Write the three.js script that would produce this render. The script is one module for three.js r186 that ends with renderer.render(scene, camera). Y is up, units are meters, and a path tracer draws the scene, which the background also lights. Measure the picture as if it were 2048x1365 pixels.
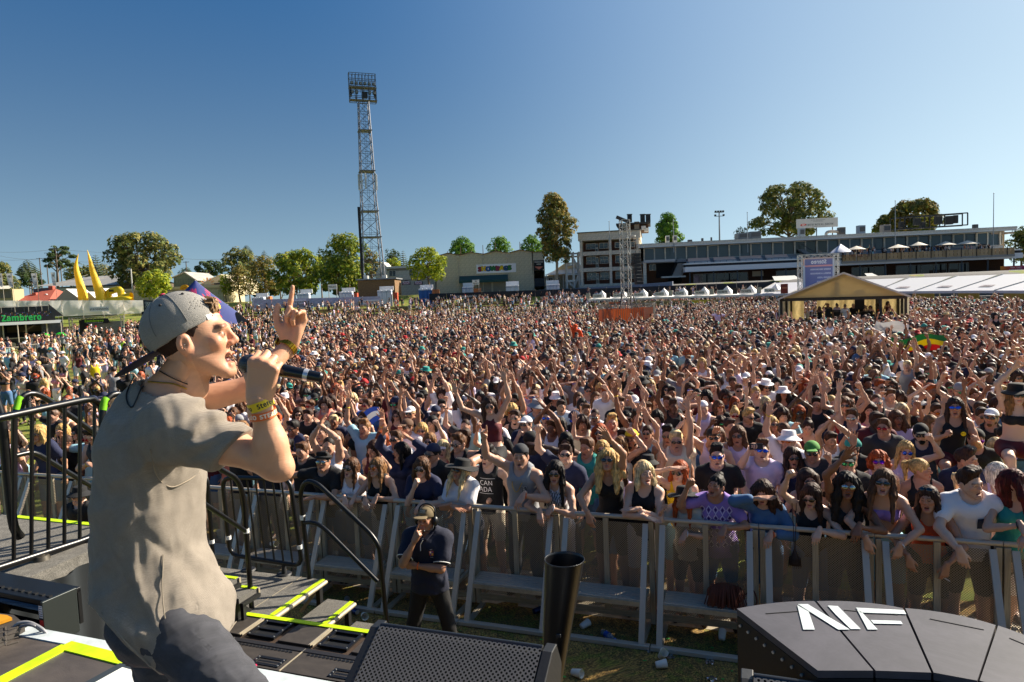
import*as THREE from 'three';
import{mergeGeometries,mergeVertices}from 'three/addons/utils/BufferGeometryUtils.js';
import{RoundedBoxGeometry}from 'three/addons/geometries/RoundedBoxGeometry.js';
import{TextGeometry}from 'three/addons/geometries/TextGeometry.js';
import{FontLoader}from 'three/addons/loaders/FontLoader.js';
import{ImprovedNoise}from 'three/addons/math/ImprovedNoise.js';
// ---------------------------------------------------------------- camera, sky, sun, exposure
const scene=new THREE.Scene();
const camera=new THREE.PerspectiveCamera(53.13,1024 / 682,0.1,1500);
camera.rotation.order='YXZ';
camera.position.set(0,3.7,0);
camera.rotation.set(-0.0717,0,-0.040);
camera.updateMatrixWorld(true);
const SUN=new THREE.Vector3(0.76,0.54,-0.37).normalize();
const sun=new THREE.DirectionalLight(new THREE.Color(1.0,0.89,0.73),4.1);
sun.position.copy(SUN).multiplyScalar(200);
sun.castShadow=true;
sun.shadow.mapSize.set(4096,4096);
Object.assign(sun.shadow.camera,{left:-120,right:120,top:120,bottom:-120,near:1,far:500});
scene.add(sun,sun.target);
{
const W=512,H=256,data=new Float32Array(W*H*4),v=new THREE.Vector3();
const mix=(a,b,t)=>a.map((x,i)=>x +(b[i]- x)*t),ss=(a,b,x)=>{const t=Math.min(1,Math.max(0,(x - a)/(b - a)));return t*t*(3 - 2*t);};
const deep=[0.002,0.062,0.195],top=[0.003,0.036,0.125],hor=[0.255,0.375,0.43],warm=[0.42,0.50,0.52];
for(let j=0;j<H;j++)for(let i=0;i<W;i++){
const up=((j + 0.5)/ H - 0.5)*Math.PI,az=((i + 0.5)/ W - 0.5)*2*Math.PI;
v.set(Math.cos(az)*Math.cos(up),Math.sin(up),Math.sin(az)*Math.cos(up));
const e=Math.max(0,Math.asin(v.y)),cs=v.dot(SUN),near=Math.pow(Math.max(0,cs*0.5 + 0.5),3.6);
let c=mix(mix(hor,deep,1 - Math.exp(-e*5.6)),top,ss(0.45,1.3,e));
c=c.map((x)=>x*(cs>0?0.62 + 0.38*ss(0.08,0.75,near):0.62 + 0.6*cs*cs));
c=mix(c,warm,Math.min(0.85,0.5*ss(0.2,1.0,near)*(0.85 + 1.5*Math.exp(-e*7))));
const glow=Math.pow(Math.max(0,cs),40)*3;
c=c.map((x,k)=>x + glow*[1,0.95,0.85][k]);
if(v.y<0)c=mix(c,[0.16,0.15,0.12],Math.min(1,-v.y*8));
c=c.map((x)=>x*0.92);data.set([...c,1],(j*W + i)*4);
}
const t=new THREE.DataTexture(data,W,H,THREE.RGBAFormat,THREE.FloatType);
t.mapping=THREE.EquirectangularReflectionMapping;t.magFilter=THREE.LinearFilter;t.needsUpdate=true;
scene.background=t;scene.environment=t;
}
const renderer=new THREE.WebGLRenderer({antialias:true});
renderer.toneMapping=THREE.LinearToneMapping;
renderer.toneMappingExposure=2.65;
renderer.shadowMap.enabled=true;
renderer.setSize(1024,682);
// ---------------------------------------------------------------- helpers
const V=(x,y,z)=>new THREE.Vector3(x,y,z);
function mulberry(a){return()=>{a|=0;a=(a + 0x6d2b79f5)|0;let t=Math.imul(a ^(a>>>15),1|a);t=(t + Math.imul(t ^(t>>>7),61|t))^ t;return((t ^(t>>>14))>>>0)/ 4294967296;};}
const rnd=mulberry(20151128),R=(a,b)=>a +(b - a)*rnd(),pick=(a,r=rnd)=>a[Math.floor(r()*a.length)% a.length];
const clamp=(x,a,b)=>Math.min(b,Math.max(a,x)),lerp=(a,b,t)=>a +(b - a)*t,sstep=(a,b,x)=>{const t=clamp((x - a)/(b - a),0,1);return t*t*(3 - 2*t);};
const perlin=new ImprovedNoise(),pn=(x,y,z=0)=>perlin.noise(x,y,z);
const fbm=(x,y,z,o=4)=>{let s=0,a=0.5,f=1;for(let i=0;i<o;i++){s +=a*pn(x*f,y*f,z*f + i*7.3);a*=0.5;f*=2.03;}return s;};
const TANV=Math.tan(THREE.MathUtils.degToRad(53.13 / 2));
function ray(px,py){return V((px / 1024 - 1)*TANV*1024 / 682.5,-(py / 682.5 - 1)*TANV,-1).applyQuaternion(camera.quaternion);}
function at(px,py,d){const r=ray(px,py);return r.multiplyScalar(d / -r.z).add(camera.position);}
function onLevel(px,py,h){const r=ray(px,py);return r.multiplyScalar((h - camera.position.y)/ r.y).add(camera.position);}
const UX=0.9433,UZ=0.3320,UANG=-Math.atan2(UZ,UX);
const un=(u,n,h=0)=>V(u*UX + n*UZ,h,u*UZ - n*UX);
const toUN=(p)=>[p.x*UX + p.z*UZ,p.x*UZ - p.z*UX];
const onPlane=(px,py,n)=>{const r=ray(px,py),k=n /(r.x*UZ - r.z*UX);return r.multiplyScalar(k).add(camera.position);};
const used=new Map();
function numbered(name){const k=used.get(name)??0;used.set(name,k + 1);return k?name + '_' + String(k).padStart(3,'0'):name;}
function tag(o,label,category,group,kind){
if(label)o.userData.label=label;if(category)o.userData.category=category;if(group)o.userData.group=group;if(kind)o.userData.kind=kind;
return o;
}
function thing(name,label,category,group,pos,turn=0){
const o=new THREE.Group();o.name=numbered(name);scene.add(o);
if(pos)o.position.copy(pos);o.rotation.y=turn;
return tag(o,label,category,group);
}
function put(name,geo,m,parent,label){
const o=new THREE.Mesh(geo,m);o.name=parent?name:numbered(name);o.castShadow=o.receiveShadow=true;(parent||scene).add(o);
if(label)o.userData.label=label;
return o;
}
function struct(name,geo,m){return tag(put(name,geo,m),null,null,null,'structure');}
function copyOf(src,pos,turn,label){const c=src.clone();c.name=numbered(src.name.replace(/_\d{3}$/,''));c.userData={...src.userData};if(label)c.userData.label=label;if(pos)c.position.copy(pos);if(turn !==undefined)c.rotation.y=turn;scene.add(c);return c;}
const mats=new Map();
function M(color,rough=0.7,metal=0,more={}){
const key=color + '|' + rough + '|' + metal + '|' + Object.entries(more).map(([k,v])=>k +(v?.uuid??v)).join();
if(!mats.has(key))mats.set(key,new THREE.MeshPhysicalMaterial({color:new THREE.Color(color),roughness:rough,metalness:metal,...more}));
return mats.get(key);
}
function tex(w,h,fn,srgb=true,rx=1,ry=1){
const d=new Uint8Array(w*h*4);
for(let j=0;j<h;j++)for(let i=0;i<w;i++){const c=fn(i / w,j / h),o=(j*w + i)*4;for(let k=0;k<3;k++)d[o + k]=clamp(Math.round((c.length?c[k]:c)*255),0,255);d[o + 3]=255;}
const t=new THREE.DataTexture(d,w,h);t.wrapS=t.wrapT=THREE.RepeatWrapping;t.magFilter=THREE.LinearFilter;t.repeat.set(rx,ry);if(srgb)t.colorSpace=THREE.SRGBColorSpace;t.needsUpdate=true;
return t;
}
function withRepeat(t,x,y){const c=t.clone();c.repeat.set(x,y);c.needsUpdate=true;return c;}
function canvasTex(w,h,draw){const c=document.createElement('canvas');c.width=w;c.height=h;const g=c.getContext('2d');draw(g,w,h);const t=new THREE.CanvasTexture(c);t.colorSpace=THREE.SRGBColorSpace;return t;}
const tn=(u,v,f,seed=0)=>{const a=u*Math.PI*2,b=v*Math.PI*2,r=f /(2*Math.PI);return 0.5 + 0.5*pn(Math.cos(a)*r + seed,Math.sin(a)*r + Math.cos(b)*r*1.01,Math.sin(b)*r + seed*1.7);};
class MB{
constructor(){this.g=[];}
add(geo,m){
let g=geo.clone();if(m)g.applyMatrix4(m);
for(const k of Object.keys(g.attributes))if(!['position','normal','uv'].includes(k))g.deleteAttribute(k);
if(!g.attributes.uv)g.setAttribute('uv',new THREE.BufferAttribute(new Float32Array(g.attributes.position.count*2),2));
if(!g.index)g.setIndex([...Array(g.attributes.position.count).keys()]);
g.clearGroups();this.g.push(g);return this;
}
box(x,y,z,sx,sy,sz,turn=0,bevel=0){
const g=bevel?new RoundedBoxGeometry(sx,sy,sz,2,bevel):new THREE.BoxGeometry(sx,sy,sz);
if(!bevel){const uv=g.attributes.uv,n=g.attributes.normal;for(let i=0;i<uv.count;i++){const ax=Math.abs(n.getX(i))>0.5,ay=Math.abs(n.getY(i))>0.5;uv.setXY(i,uv.getX(i)*(ax?sz:sx),uv.getY(i)*(ay?sz:sy));}}
return this.add(g,new THREE.Matrix4().makeRotationY(turn).setPosition(x,y,z));
}
bar(a,b,w,h=w,up=V(0,1,0)){
const d=b.clone().sub(a),L=d.length(),y=d.normalize();let x=up.clone().cross(y);if(x.lengthSq()<1e-4)x=V(1,0,0);x.normalize();const z=x.clone().cross(y);
return this.add(new THREE.BoxGeometry(w,L,h),new THREE.Matrix4().makeBasis(x,y,z).setPosition(a.clone().add(b).multiplyScalar(0.5)));
}
cyl(a,b,r1,r2=r1,n=10,open=false){
const d=b.clone().sub(a),L=d.length(),q=new THREE.Quaternion().setFromUnitVectors(V(0,1,0),d.normalize());
return this.add(new THREE.CylinderGeometry(r2,r1,L,n,1,open),new THREE.Matrix4().compose(a.clone().add(b).multiplyScalar(0.5),q,V(1,1,1)));
}
tube(pts,r,seg=24,rad=8,closed=false,tension=0.5){return this.add(new THREE.TubeGeometry(new THREE.CatmullRomCurve3(pts,closed,'catmullrom',tension),seg,r,rad,closed));}
ball(p,rx,ry=rx,rz=rx,n=10){return this.add(new THREE.SphereGeometry(1,n,Math.max(6,n*0.7|0)),new THREE.Matrix4().makeScale(rx,ry,rz).setPosition(p));}
poly(pts,quads){const g=new THREE.BufferGeometry();g.setAttribute('position',new THREE.Float32BufferAttribute(pts.flatMap((p)=>[p.x,p.y,p.z]),3));g.setIndex(quads.flatMap((q)=>q.length===4?[q[0],q[1],q[2],q[0],q[2],q[3]]:q));const f=g.toNonIndexed();f.computeVertexNormals();return this.add(f);}
prism(shape,depth,m,bevel=0){return this.add(new THREE.ExtrudeGeometry(shape,{depth,bevelEnabled:bevel>0,bevelSize:bevel,bevelThickness:bevel,bevelSegments:2,curveSegments:12}),m);}
geo(){return mergeGeometries(this.g,false);}
build(name,m,parent,label){return put(name,this.geo(),m,parent,label);}
}
function rounded(pts,r,n=5){
const out=[pts[0]];
for(let i=1;i<pts.length - 1;i++){const a=pts[i - 1],b=pts[i],c=pts[i + 1],ra=Math.min(r,a.distanceTo(b)*0.5,b.distanceTo(c)*0.5),p=b.clone().add(a.clone().sub(b).setLength(ra)),q=b.clone().add(c.clone().sub(b).setLength(ra));for(let k=0;k<=n;k++){const t=k / n;out.push(p.clone().multiplyScalar((1 - t)**2).addScaledVector(b,2*t*(1 - t)).addScaledVector(q,t*t));}}
out.push(pts[pts.length - 1]);return out;
}
class Poly3 extends THREE.Curve{
constructor(p){super();this.p=p;this.l=[0];for(let i=1;i<p.length;i++)this.l.push(this.l[i - 1]+ p[i].distanceTo(p[i - 1]));}
getPoint(t,o=V(0,0,0)){const s=t*this.l[this.l.length - 1];let i=1;while(i<this.l.length - 1&&this.l[i]<s)i++;return o.copy(this.p[i - 1]).lerp(this.p[i],clamp((s - this.l[i - 1])/(this.l[i]- this.l[i - 1]||1),0,1));}
}
const pipe=(pts,r,corner=0.08,rad=10)=>new THREE.TubeGeometry(new Poly3(rounded(pts,corner)),Math.max(12,pts.length*12),r,rad,false);
const shapeOf=(pts)=>{const s=new THREE.Shape();pts.forEach(([x,y],i)=>i?s.lineTo(x,y):s.moveTo(x,y));return s;};
const font=await new FontLoader().loadAsync('fonts/droid/droid_sans_bold.typeface.json');
function printed(parent,name,w,h,x,y,z,pw,ph,draw,opt={}){
const t=canvasTex(pw,ph,draw),g=new THREE.PlaneGeometry(w,h,1,1);const o=put(name,g,new THREE.MeshPhysicalMaterial({map:t,roughness:0.7,side:THREE.DoubleSide,...opt}),parent);o.position.set(x,y,z);return o;
}
const grit=tex(256,256,(u,v)=>0.55 + 0.45*(tn(u,v,60,1)*0.6 + tn(u,v,18,3)*0.4),false);
const wear=tex(512,512,(u,v)=>{const k=0.72 + 0.2*tn(u,v,6,5)+ 0.12*tn(u,v,26,2)+ 0.06*tn(u,v,90,8);return[k,k,k];});
const alu=M('#bdb2a2',0.45,0.3,{bumpMap:grit,bumpScale:0.0006,roughnessMap:grit});
const aluFlat=M('#b8ac94',0.55,0.25,{map:wear});
const blackSteel=M('#0b0b0d',0.42,0.1,{roughnessMap:grit,bumpMap:grit,bumpScale:0.0004});
const neonTape=M('#c5e800',0.55,0,{bumpMap:grit,bumpScale:0.0005,map:wear});
const greenTape=M('#3fae20',0.55,0,{map:wear});
const white=M('#d8d8d4',0.6),black=M('#0a0a0b',0.6),dark=M('#17181b',0.6),glassDark=M('#16202a',0.08,0,{specularIntensity:1});
// ---------------------------------------------------------------- the ground: flat field, bank with timber terraces, plateau behind it
const bankAt=(x)=>113 - clamp(x - 8,0,60)*0.78 - clamp(-x - 60,0,60)*0.25;
const rise=(x,d)=>{const b=bankAt(x);return 1.9*clamp((d - b)/ 11,0,1)+ 2.0*sstep(b + 17,b + 27,d);};
{
const xs=[],ds=[];
for(let i=0;i<=70;i++){const t=i / 35 - 1;xs.push(Math.sign(t)*(Math.abs(t)*90 + Math.pow(Math.abs(t),4)*900));}
for(let i=-6;i<=150;i++)ds.push(i<0?i*20:i<=100?i*1.75:175 + Math.pow((i - 100)/ 50,2)*1200);
const P=[],U=[],I=[];
for(const d of ds)for(const x of xs){P.push(x,rise(x,d)- 0.01,-d);U.push(x,d);}
for(let j=0;j<ds.length - 1;j++)for(let i=0;i<xs.length - 1;i++){const a=j*xs.length + i,b=a + xs.length;I.push(a,a + 1,b + 1,a,b + 1,b);}
const g=new THREE.BufferGeometry();g.setAttribute('position',new THREE.Float32BufferAttribute(P,3));g.setAttribute('uv',new THREE.Float32BufferAttribute(U,2));g.setIndex(I);g.computeVertexNormals();
const lawn=tex(1024,1024,(u,v)=>{const a=tn(u,v,7,2),b=tn(u,v,40,6),c=tn(u,v,160,4),k=0.5 + 0.9*(c - 0.5)+ 0.5*(b - 0.5),dry=sstep(0.48,0.72,a*0.6 + b*0.4);return[lerp(0.40,0.56,dry)*(0.75 + k*0.5),lerp(0.45,0.47,dry)*(0.75 + k*0.5),lerp(0.10,0.22,dry)*(0.75 + k*0.5)];},true,0.125,0.125);
struct('ground',g,new THREE.MeshPhysicalMaterial({map:lawn,roughness:0.95,bumpMap:withRepeat(grit,1.5,1.5),bumpScale:0.03}));
const pit=tex(1024,1024,(u,v)=>{const a=tn(u,v,5,12),b=tn(u,v,30,16),c=tn(u,v,170,14),k=0.62 + 0.9*(c - 0.5)+ 0.35*(b - 0.5),gr=sstep(0.5,0.66,a*0.55 + b*0.45);return[lerp(0.62,0.46,gr)*k*1.4,lerp(0.49,0.44,gr)*k*1.4,lerp(0.25,0.17,gr)*k*1.4];},true,0.4,0.4);
const q=new THREE.PlaneGeometry(24,8.6,160,60);q.rotateX(-Math.PI / 2);
const pp=q.attributes.position,uu=q.attributes.uv;
for(let i=0;i<pp.count;i++){const w=un(pp.getX(i),4.4 - pp.getZ(i));uu.setXY(i,pp.getX(i),pp.getZ(i));pp.setXYZ(i,w.x,0.006 + 0.012*(0.5 + fbm(w.x*3,w.z*3,1)),w.z);}
q.computeVertexNormals();
struct('trampled_pit_ground',q,new THREE.MeshPhysicalMaterial({map:pit,roughness:0.95,bumpMap:withRepeat(grit,3,3),bumpScale:0.025}));
const blades=new THREE.InstancedMesh(new THREE.ConeGeometry(0.0035,0.045,3,1),new THREE.MeshPhysicalMaterial({color:'#ffffff',roughness:0.9}),16000),m=new THREE.Matrix4(),c=new THREE.Color();
let k=0;
while(k<16000){
const u=R(-4.6,4.2),n=R(5.0,7.2),w=un(u,n);if(fbm(w.x*1.7,w.z*1.7,4)+ R(-0.35,0.35)<-0.06)continue;
m.compose(V(w.x,0.02,w.z),new THREE.Quaternion().setFromEuler(new THREE.Euler(R(-1,1),R(0,6),R(-1,1))),V(1,R(0.5,1.2),1));blades.setMatrixAt(k,m);
const g=fbm(w.x*1.1,w.z*1.1,9)>0.05;blades.setColorAt(k,g?c.setRGB(R(0.05,0.1),R(0.07,0.12),0.02):c.setRGB(R(0.16,0.28),R(0.11,0.18),R(0.03,0.06)));k++;
}
blades.name='pit_grass';blades.receiveShadow=true;scene.add(blades);tag(blades,'short dry grass blades on the trampled ground of the pit','grass',null,'stuff');
const timber=M('#8b7350',0.85,0,{map:withRepeat(wear,0.3,0.3),bumpMap:grit,bumpScale:0.004});
for(let s=0;s<4;s++){
const o=thing('timber_terrace',['lowest timber retaining step at the foot of the grass bank','second timber retaining step up the grass bank','third timber retaining step up the grass bank','topmost timber retaining step, just below the white banner fence'][s],'terrace','timber terraces of the grass bank');
const h0=s*0.46;
for(let x=-84;x<4;x +=4){
const a=V(x,0,-(bankAt(x)+ s*2.7)),b=V(x + 3.97,0,-(bankAt(x + 4)+ s*2.7));a.y=b.y=h0 + 0.32;
if(s>1&&x<-66)continue;
new MB().bar(a,b,0.5,0.3).build('sleeper',timber,o);
}
}
const con=M('#6a6764',0.9,0,{map:withRepeat(wear,0.3,0.3)});
for(let s=0;s<4;s++){const o=thing('concrete_terrace',['lowest','second','third','topmost'][s]+ ' grey concrete tier behind the white ticket tents','terrace','concrete tiers in front of the grandstand');for(let x=5;x<78;x +=4){const a=V(x,0,-(bankAt(x)+ 1.4 + s*2.75)),b=V(x + 3.96,0,-(bankAt(x + 4)+ 1.4 + s*2.75));a.y=b.y=s*0.47 + 0.34;new MB().bar(a,b,2.7,0.5).build('tier',con,o);}}
const pg=new THREE.BufferGeometry(),Q=[],J=[],nx=24,nd=14;for(let j=0;j<=nd;j++)for(let i=0;i<=nx;i++){const x=6 + i*5,d=bankAt(x)+ 11.5 + j*4.2;Q.push(x,rise(x,d)+ 0.05,-d);}for(let j=0;j<nd;j++)for(let i=0;i<nx;i++){const a=j*(nx + 1)+ i,b=a + nx + 1;J.push(a,a + 1,b + 1,a,b + 1,b);}pg.setAttribute('position',new THREE.Float32BufferAttribute(Q,3));pg.setAttribute('uv',new THREE.Float32BufferAttribute(Q.filter((_,i)=>i % 3 !==1),2));pg.setIndex(J);pg.computeVertexNormals();struct('concourse_pavement',pg,con);
}
// ---------------------------------------------------------------- trees
const leafMat=new THREE.MeshPhysicalMaterial({color:'#ffffff',vertexColors:true,roughness:0.9,side:THREE.DoubleSide,transmission:0.38,thickness:0,specularIntensity:0.4});
const barkMat=M('#6b5a48',0.95,0,{bumpMap:grit,bumpScale:0.03}),paleBark=M('#a3917a',0.9,0,{bumpMap:grit,bumpScale:0.02});
function crownGeo(lobes,count,size,hues,r,droop=0){
const P=[],N=[],C=[],vol=lobes.map((l)=>l.r*l.r),tot=vol.reduce((a,b)=>a + b,0),c=new THREE.Color(),n=V(0,0,0),t1=V(0,0,0),t2=V(0,0,0),p=V(0,0,0);
for(let i=0;i<count;i++){
let k=r()*tot,j=0;while((k -=vol[j])>0&&j<lobes.length - 1)j++;
const L=lobes[j];n.set(r()*2 - 1,r()*2 - 1,r()*2 - 1).normalize();
const rad=0.55 + 0.5*Math.sqrt(r());if(n.y<-0.5&&r()<0.6)continue;
p.set(L.x + n.x*L.r*rad,L.y + n.y*L.r*rad*(L.sq??0.8),L.z + n.z*L.r*rad);
if(pn(p.x*1.1 / size / 6,p.y*1.1 / size / 6,p.z*1.1 / size / 6)<-0.22)continue;
const nn=n.clone().add(V(r()- 0.5,r()*0.8 - 0.1,r()- 0.5)).normalize();
t1.set(r()- 0.5,r()- 0.5 - droop,r()- 0.5).cross(nn).normalize();t2.copy(nn).cross(t1);
c.set(pick(hues,r)).offsetHSL((r()- 0.5)*0.02,0,(r()- 0.5)*0.05);
for(let q=0;q<3;q++){
const s=size*(0.6 + r()*0.8),a=r()*6.28,dx=(r()- 0.5)*size*1.2,dy=(r()- 0.5)*size*1.2;
for(const[ang,w]of[[0,1],[2.2,0.8],[3.9,0.9]]){const ca=Math.cos(a + ang)*s*0.7*w + dx,sa=Math.sin(a + ang)*s*0.7*w + dy;P.push(p.x + t1.x*ca + t2.x*sa +(r()- 0.5)*size*0.3,p.y + t1.y*ca + t2.y*sa +(r()- 0.5)*size*0.3,p.z + t1.z*ca + t2.z*sa +(r()- 0.5)*size*0.3);N.push(nn.x,nn.y,nn.z);C.push(c.r,c.g,c.b);}
}
}
const g=new THREE.BufferGeometry();g.setAttribute('position',new THREE.Float32BufferAttribute(P,3));g.setAttribute('normal',new THREE.Float32BufferAttribute(N,3));g.setAttribute('color',new THREE.Float32BufferAttribute(C,3));
return g;
}
const HUES={fig:['#6e8420','#4f681c','#8a9626','#a09e2c'],gum:['#626e34','#7a7c3e','#4c5c32','#8e8644'],bright:['#a3aa24','#8a9a26','#b4b628','#748a24'],plane:['#5c8428','#70962e','#4c7424'],gold:['#6e7434','#8e7a36','#a08a3e','#586430'],dark:['#445a2c','#4e6030','#3a4c26']};
function tree(name,label,px,top,bottom,wide,d,hue,opt={}){
const r=mulberry(opt.seed??Math.round(px*7 + top)),s=1365 / d,base=at(px,bottom,d),gy=rise(base.x,d);
const o=thing(name,label,'tree',opt.group,V(base.x,gy,-d));
const H=at(px,top,d).y - gy,cb=Math.max(0.8,at(px,bottom,d).y - gy),W=wide / s / 2,ch=(H - cb)/ 2,lobes=[],n=opt.lobes??16;
for(let i=0;i<n;i++){
const a=i*2.39996 + r(),f=(i + 0.5)/ n,y=cb + ch*2*(0.18 + 0.74*f),sh=opt.shape?opt.shape(f):Math.sqrt(Math.max(0.05,1 - Math.pow((f - 0.42)/ 0.62,2))),lr=Math.min(W,ch)*(opt.lobe??0.42)*(0.75 + r()*0.55);
const rr=Math.max(0,W*sh - lr*0.8)*Math.sqrt(0.25 + 0.75*r());lobes.push({x:Math.cos(a)*rr,y,z:Math.sin(a)*rr*0.8,r:lr,sq:opt.sq??0.8});
}
const trunk=new MB(),top3=V((r()- 0.5)*W*0.2,cb + ch*(opt.trunkTo??0.9),0),tr=(opt.trunk??0.03)*H;
const mid=V(top3.x*0.3 +(r()- 0.5)*W*0.15,top3.y*0.5,0);
trunk.cyl(V(0,-0.4,0),mid,tr,tr*0.75,8).cyl(mid,top3,tr*0.75,tr*0.35,8);
for(const l of lobes){const from=mid.clone().lerp(top3,clamp((l.y - mid.y)/(top3.y - mid.y + 0.01)- 0.25,0,1));trunk.cyl(from,V(l.x*0.85,l.y,l.z*0.85),tr*0.36,tr*0.12,5);}
trunk.build('trunk',opt.bark??barkMat,o);
const g=crownGeo(lobes,opt.count??2600,(opt.leaf??0.04)*Math.max(W,ch)*2,HUES[hue],r,opt.droop);
put('crown',g,leafMat,o);
return o;
}
function pine(label,px,top,bottom,wide,d){
const s=1365 / d,b=at(px,bottom,d),gy=rise(b.x,d),H=at(px,top,d).y - gy,low=b.y - gy,r=mulberry(px*13),o=thing('pine_tree',label,'tree','Norfolk pines on the skyline',V(b.x,gy,-d));
new MB().cyl(V(0,-0.3,0),V(0,H,0),0.25,0.03,6).build('trunk',barkMat,o);
const P=[],N=[],C=[],c=new THREE.Color();
for(let y=low,k=0;y<H - 0.15;y +=Math.max(0.35,(H - low)/ 11),k++){
const L=wide / s / 2*Math.pow(1 -(y - low)/(H - low),0.75)+ 0.15;
for(let i=0;i<7;i++){
const a=i / 7*6.283 + k + r()*0.3,ca=Math.cos(a),sa=Math.sin(a);
for(let t=0.12;t<1;t +=0.11)for(let q=0;q<2;q++){const x=L*t,w=L*0.17,yy=y + L*(0.28*t*t + 0.05);c.set(pick(HUES.dark,r));const pts=[[x - w,yy,-w*0.5],[x + w,yy + w*0.3,(r()- 0.5)*w],[x - w*0.2,yy + w*0.5*(q?-1:1),w*0.9*(q?1:-1)]];for(const[X,Y,Z]of pts){P.push(X*ca - Z*sa,Y,X*sa + Z*ca);N.push(ca*0.3,0.9,sa*0.3);C.push(c.r,c.g,c.b);}}
}
}
const g=new THREE.BufferGeometry();g.setAttribute('position',new THREE.Float32BufferAttribute(P,3));g.setAttribute('normal',new THREE.Float32BufferAttribute(N,3));g.setAttribute('color',new THREE.Float32BufferAttribute(C,3));
put('crown',g,leafMat,o);
}
pine('Norfolk pine with fanned boughs, left of the far power poles',57,519,556,40,230);
pine('Norfolk pine behind the shed, right of the taller yellow horn',194,508,560,36,220);
pine('small Norfolk pine top above the dark tree left of the fig trees',494,490,512,22,230);
pine('Norfolk pine top rising between the gum and the fig tree',530,500,535,22,230);
pine('faint Norfolk pine, third of the four above the fig trees',557,505,530,18,235);
pine('Norfolk pine tip above the widest fig tree',585,498,520,16,235);
pine('thin Norfolk pine left of the floodlight tower trees',641,492,545,22,220);
pine('Norfolk pine right of the floodlight tower, behind the small white building',808,500,545,24,215);
tree('gum_tree','spreading gum tree with layered crown behind the two yellow horns',116,489,545,78,205,'dark',{lobes:20,lobe:0.26,sq:0.45,count:2600,leaf:0.032});
tree('tree','olive tree at the far left edge behind the red hall roof',8,524,585,44,190,'gum',{});
tree('tree','round dark tree left of the pale shed',22,553,592,52,185,'gum',{count:1600});
tree('tree','low dark scrub tree between the left power poles',62,545,580,60,225,'dark',{count:1600});
tree('tree','dark tree behind the shed ridge below the horns',160,528,575,70,225,'gum',{count:1600});
tree('tree','bushy dark tree right of the taller yellow horn, behind the shed',208,532,575,46,225,'gold',{count:1400});
tree('gum_tree','big broad gum tree above the yellow-green sapling on the left',288,464,590,158,165,'gum',{lobes:26,lobe:0.34,count:6500,leaf:0.026,trunkTo:0.7});
tree('sapling','bright yellow-green tree in front of the big gum on the left',310,541,600,88,140,'bright',{lobes:14,count:2600,leaf:0.035,trunk:0.02});
tree('tree','round dark tree far behind the green gabled shed',420,523,556,62,210,'dark',{count:1800});
tree('tree','small dark tree left of the power pole behind the star tent',372,536,560,30,215,'dark',{count:900});
tree('tree','dark leafy tree behind the grey drooping tree',484,497,585,86,185,'gum',{lobes:18,count:2800});
tree('sapling','thin yellow-green tree in front of the cream gable',452,547,596,34,150,'bright',{count:900,trunk:0.018});
tree('peppermint_tree','grey-brown drooping tree beside the cream gable',481,532,604,54,150,'gold',{lobes:14,count:2600,leaf:0.03,droop:1.5});
tree('tree','dark dome-shaped tree left of the widest fig tree',530,512,604,82,155,'gold',{lobes:18,lobe:0.42,count:3600,leaf:0.03});
tree('fig_tree','widest fig tree with sunlit crown above the portable toilets',600,502,606,128,150,'fig',{lobes:24,lobe:0.4,count:6000,leaf:0.026,trunkTo:0.5});
tree('fig_tree','tall fig tree standing behind the left leg of the floodlight tower',694,470,575,116,178,'fig',{lobes:24,lobe:0.36,count:5200,leaf:0.026});
tree('fig_tree','dark round fig tree in front of the floodlight tower base',682,515,606,108,148,'fig',{lobes:20,lobe:0.44,count:4600,leaf:0.028,trunkTo:0.5});
tree('tree','thin golden-green tree seen through the floodlight tower legs',742,500,565,46,185,'gold',{lobes:12,count:1500});
tree('tree','dark tree behind the small white building',786,499,545,44,205,'dark',{count:1500});
tree('tree','low bright tree left of the small white building roof',786,517,545,42,190,'bright',{count:1300});
tree('fig_tree','bright spreading tree in front of the left end of the big hall',857,496,566,90,140,'bright',{lobes:22,lobe:0.36,count:4600,leaf:0.028,trunk:0.025,trunkTo:0.7});
tree('plane_tree','round green tree behind the left part of the hall roof',925,478,535,66,185,'plane',{lobes:14,lobe:0.45,count:2600});
tree('plane_tree','round green tree behind the middle of the hall roof',1001,475,535,58,185,'plane',{lobes:14,lobe:0.45,count:2600});
tree('plane_tree','green tree behind the right end of the hall roof',1064,470,540,56,180,'plane',{lobes:14,lobe:0.45,count:2400});
tree('gum_tree','tall slender gum tree between the hall and the three-storey building',1113,383,545,92,138,'gold',{lobes:34,lobe:0.34,count:7600,leaf:0.022,trunk:0.016,bark:paleBark,trunkTo:1.5,shape:(f)=>0.45 + 0.6*Math.sin(Math.PI*Math.min(1,f*0.85 + 0.12))*(f>0.85?0.55:1)*(f<0.25?0.6:1)});
tree('plane_tree','green tree behind the three-storey building and the grandstand',1338,428,510,62,175,'plane',{lobes:18,lobe:0.4,count:3400});
tree('gum_tree','huge dark gum tree spreading behind the grandstand roof',1580,364,490,172,190,'gum',{lobes:40,lobe:0.27,count:9000,leaf:0.02,sq:0.6,trunkTo:0.7});
tree('tree','small dark shrub tree on the skyline left of the huge gum',1484,452,490,34,185,'dark',{count:700,lobe:0.3});
tree('gum_tree','dark round-topped gum tree behind the speaker cage on the roof',1830,404,480,120,175,'gold',{lobes:22,lobe:0.42,count:4200});
tree('gum_tree','low gum tree left of the roof flagpole',1780,428,475,78,180,'gum',{lobes:14,lobe:0.4,count:2400});
tree('gum_tree','tree at the right edge beyond the end of the grandstand',2044,456,545,60,150,'gum',{lobes:16,count:2400});
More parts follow.
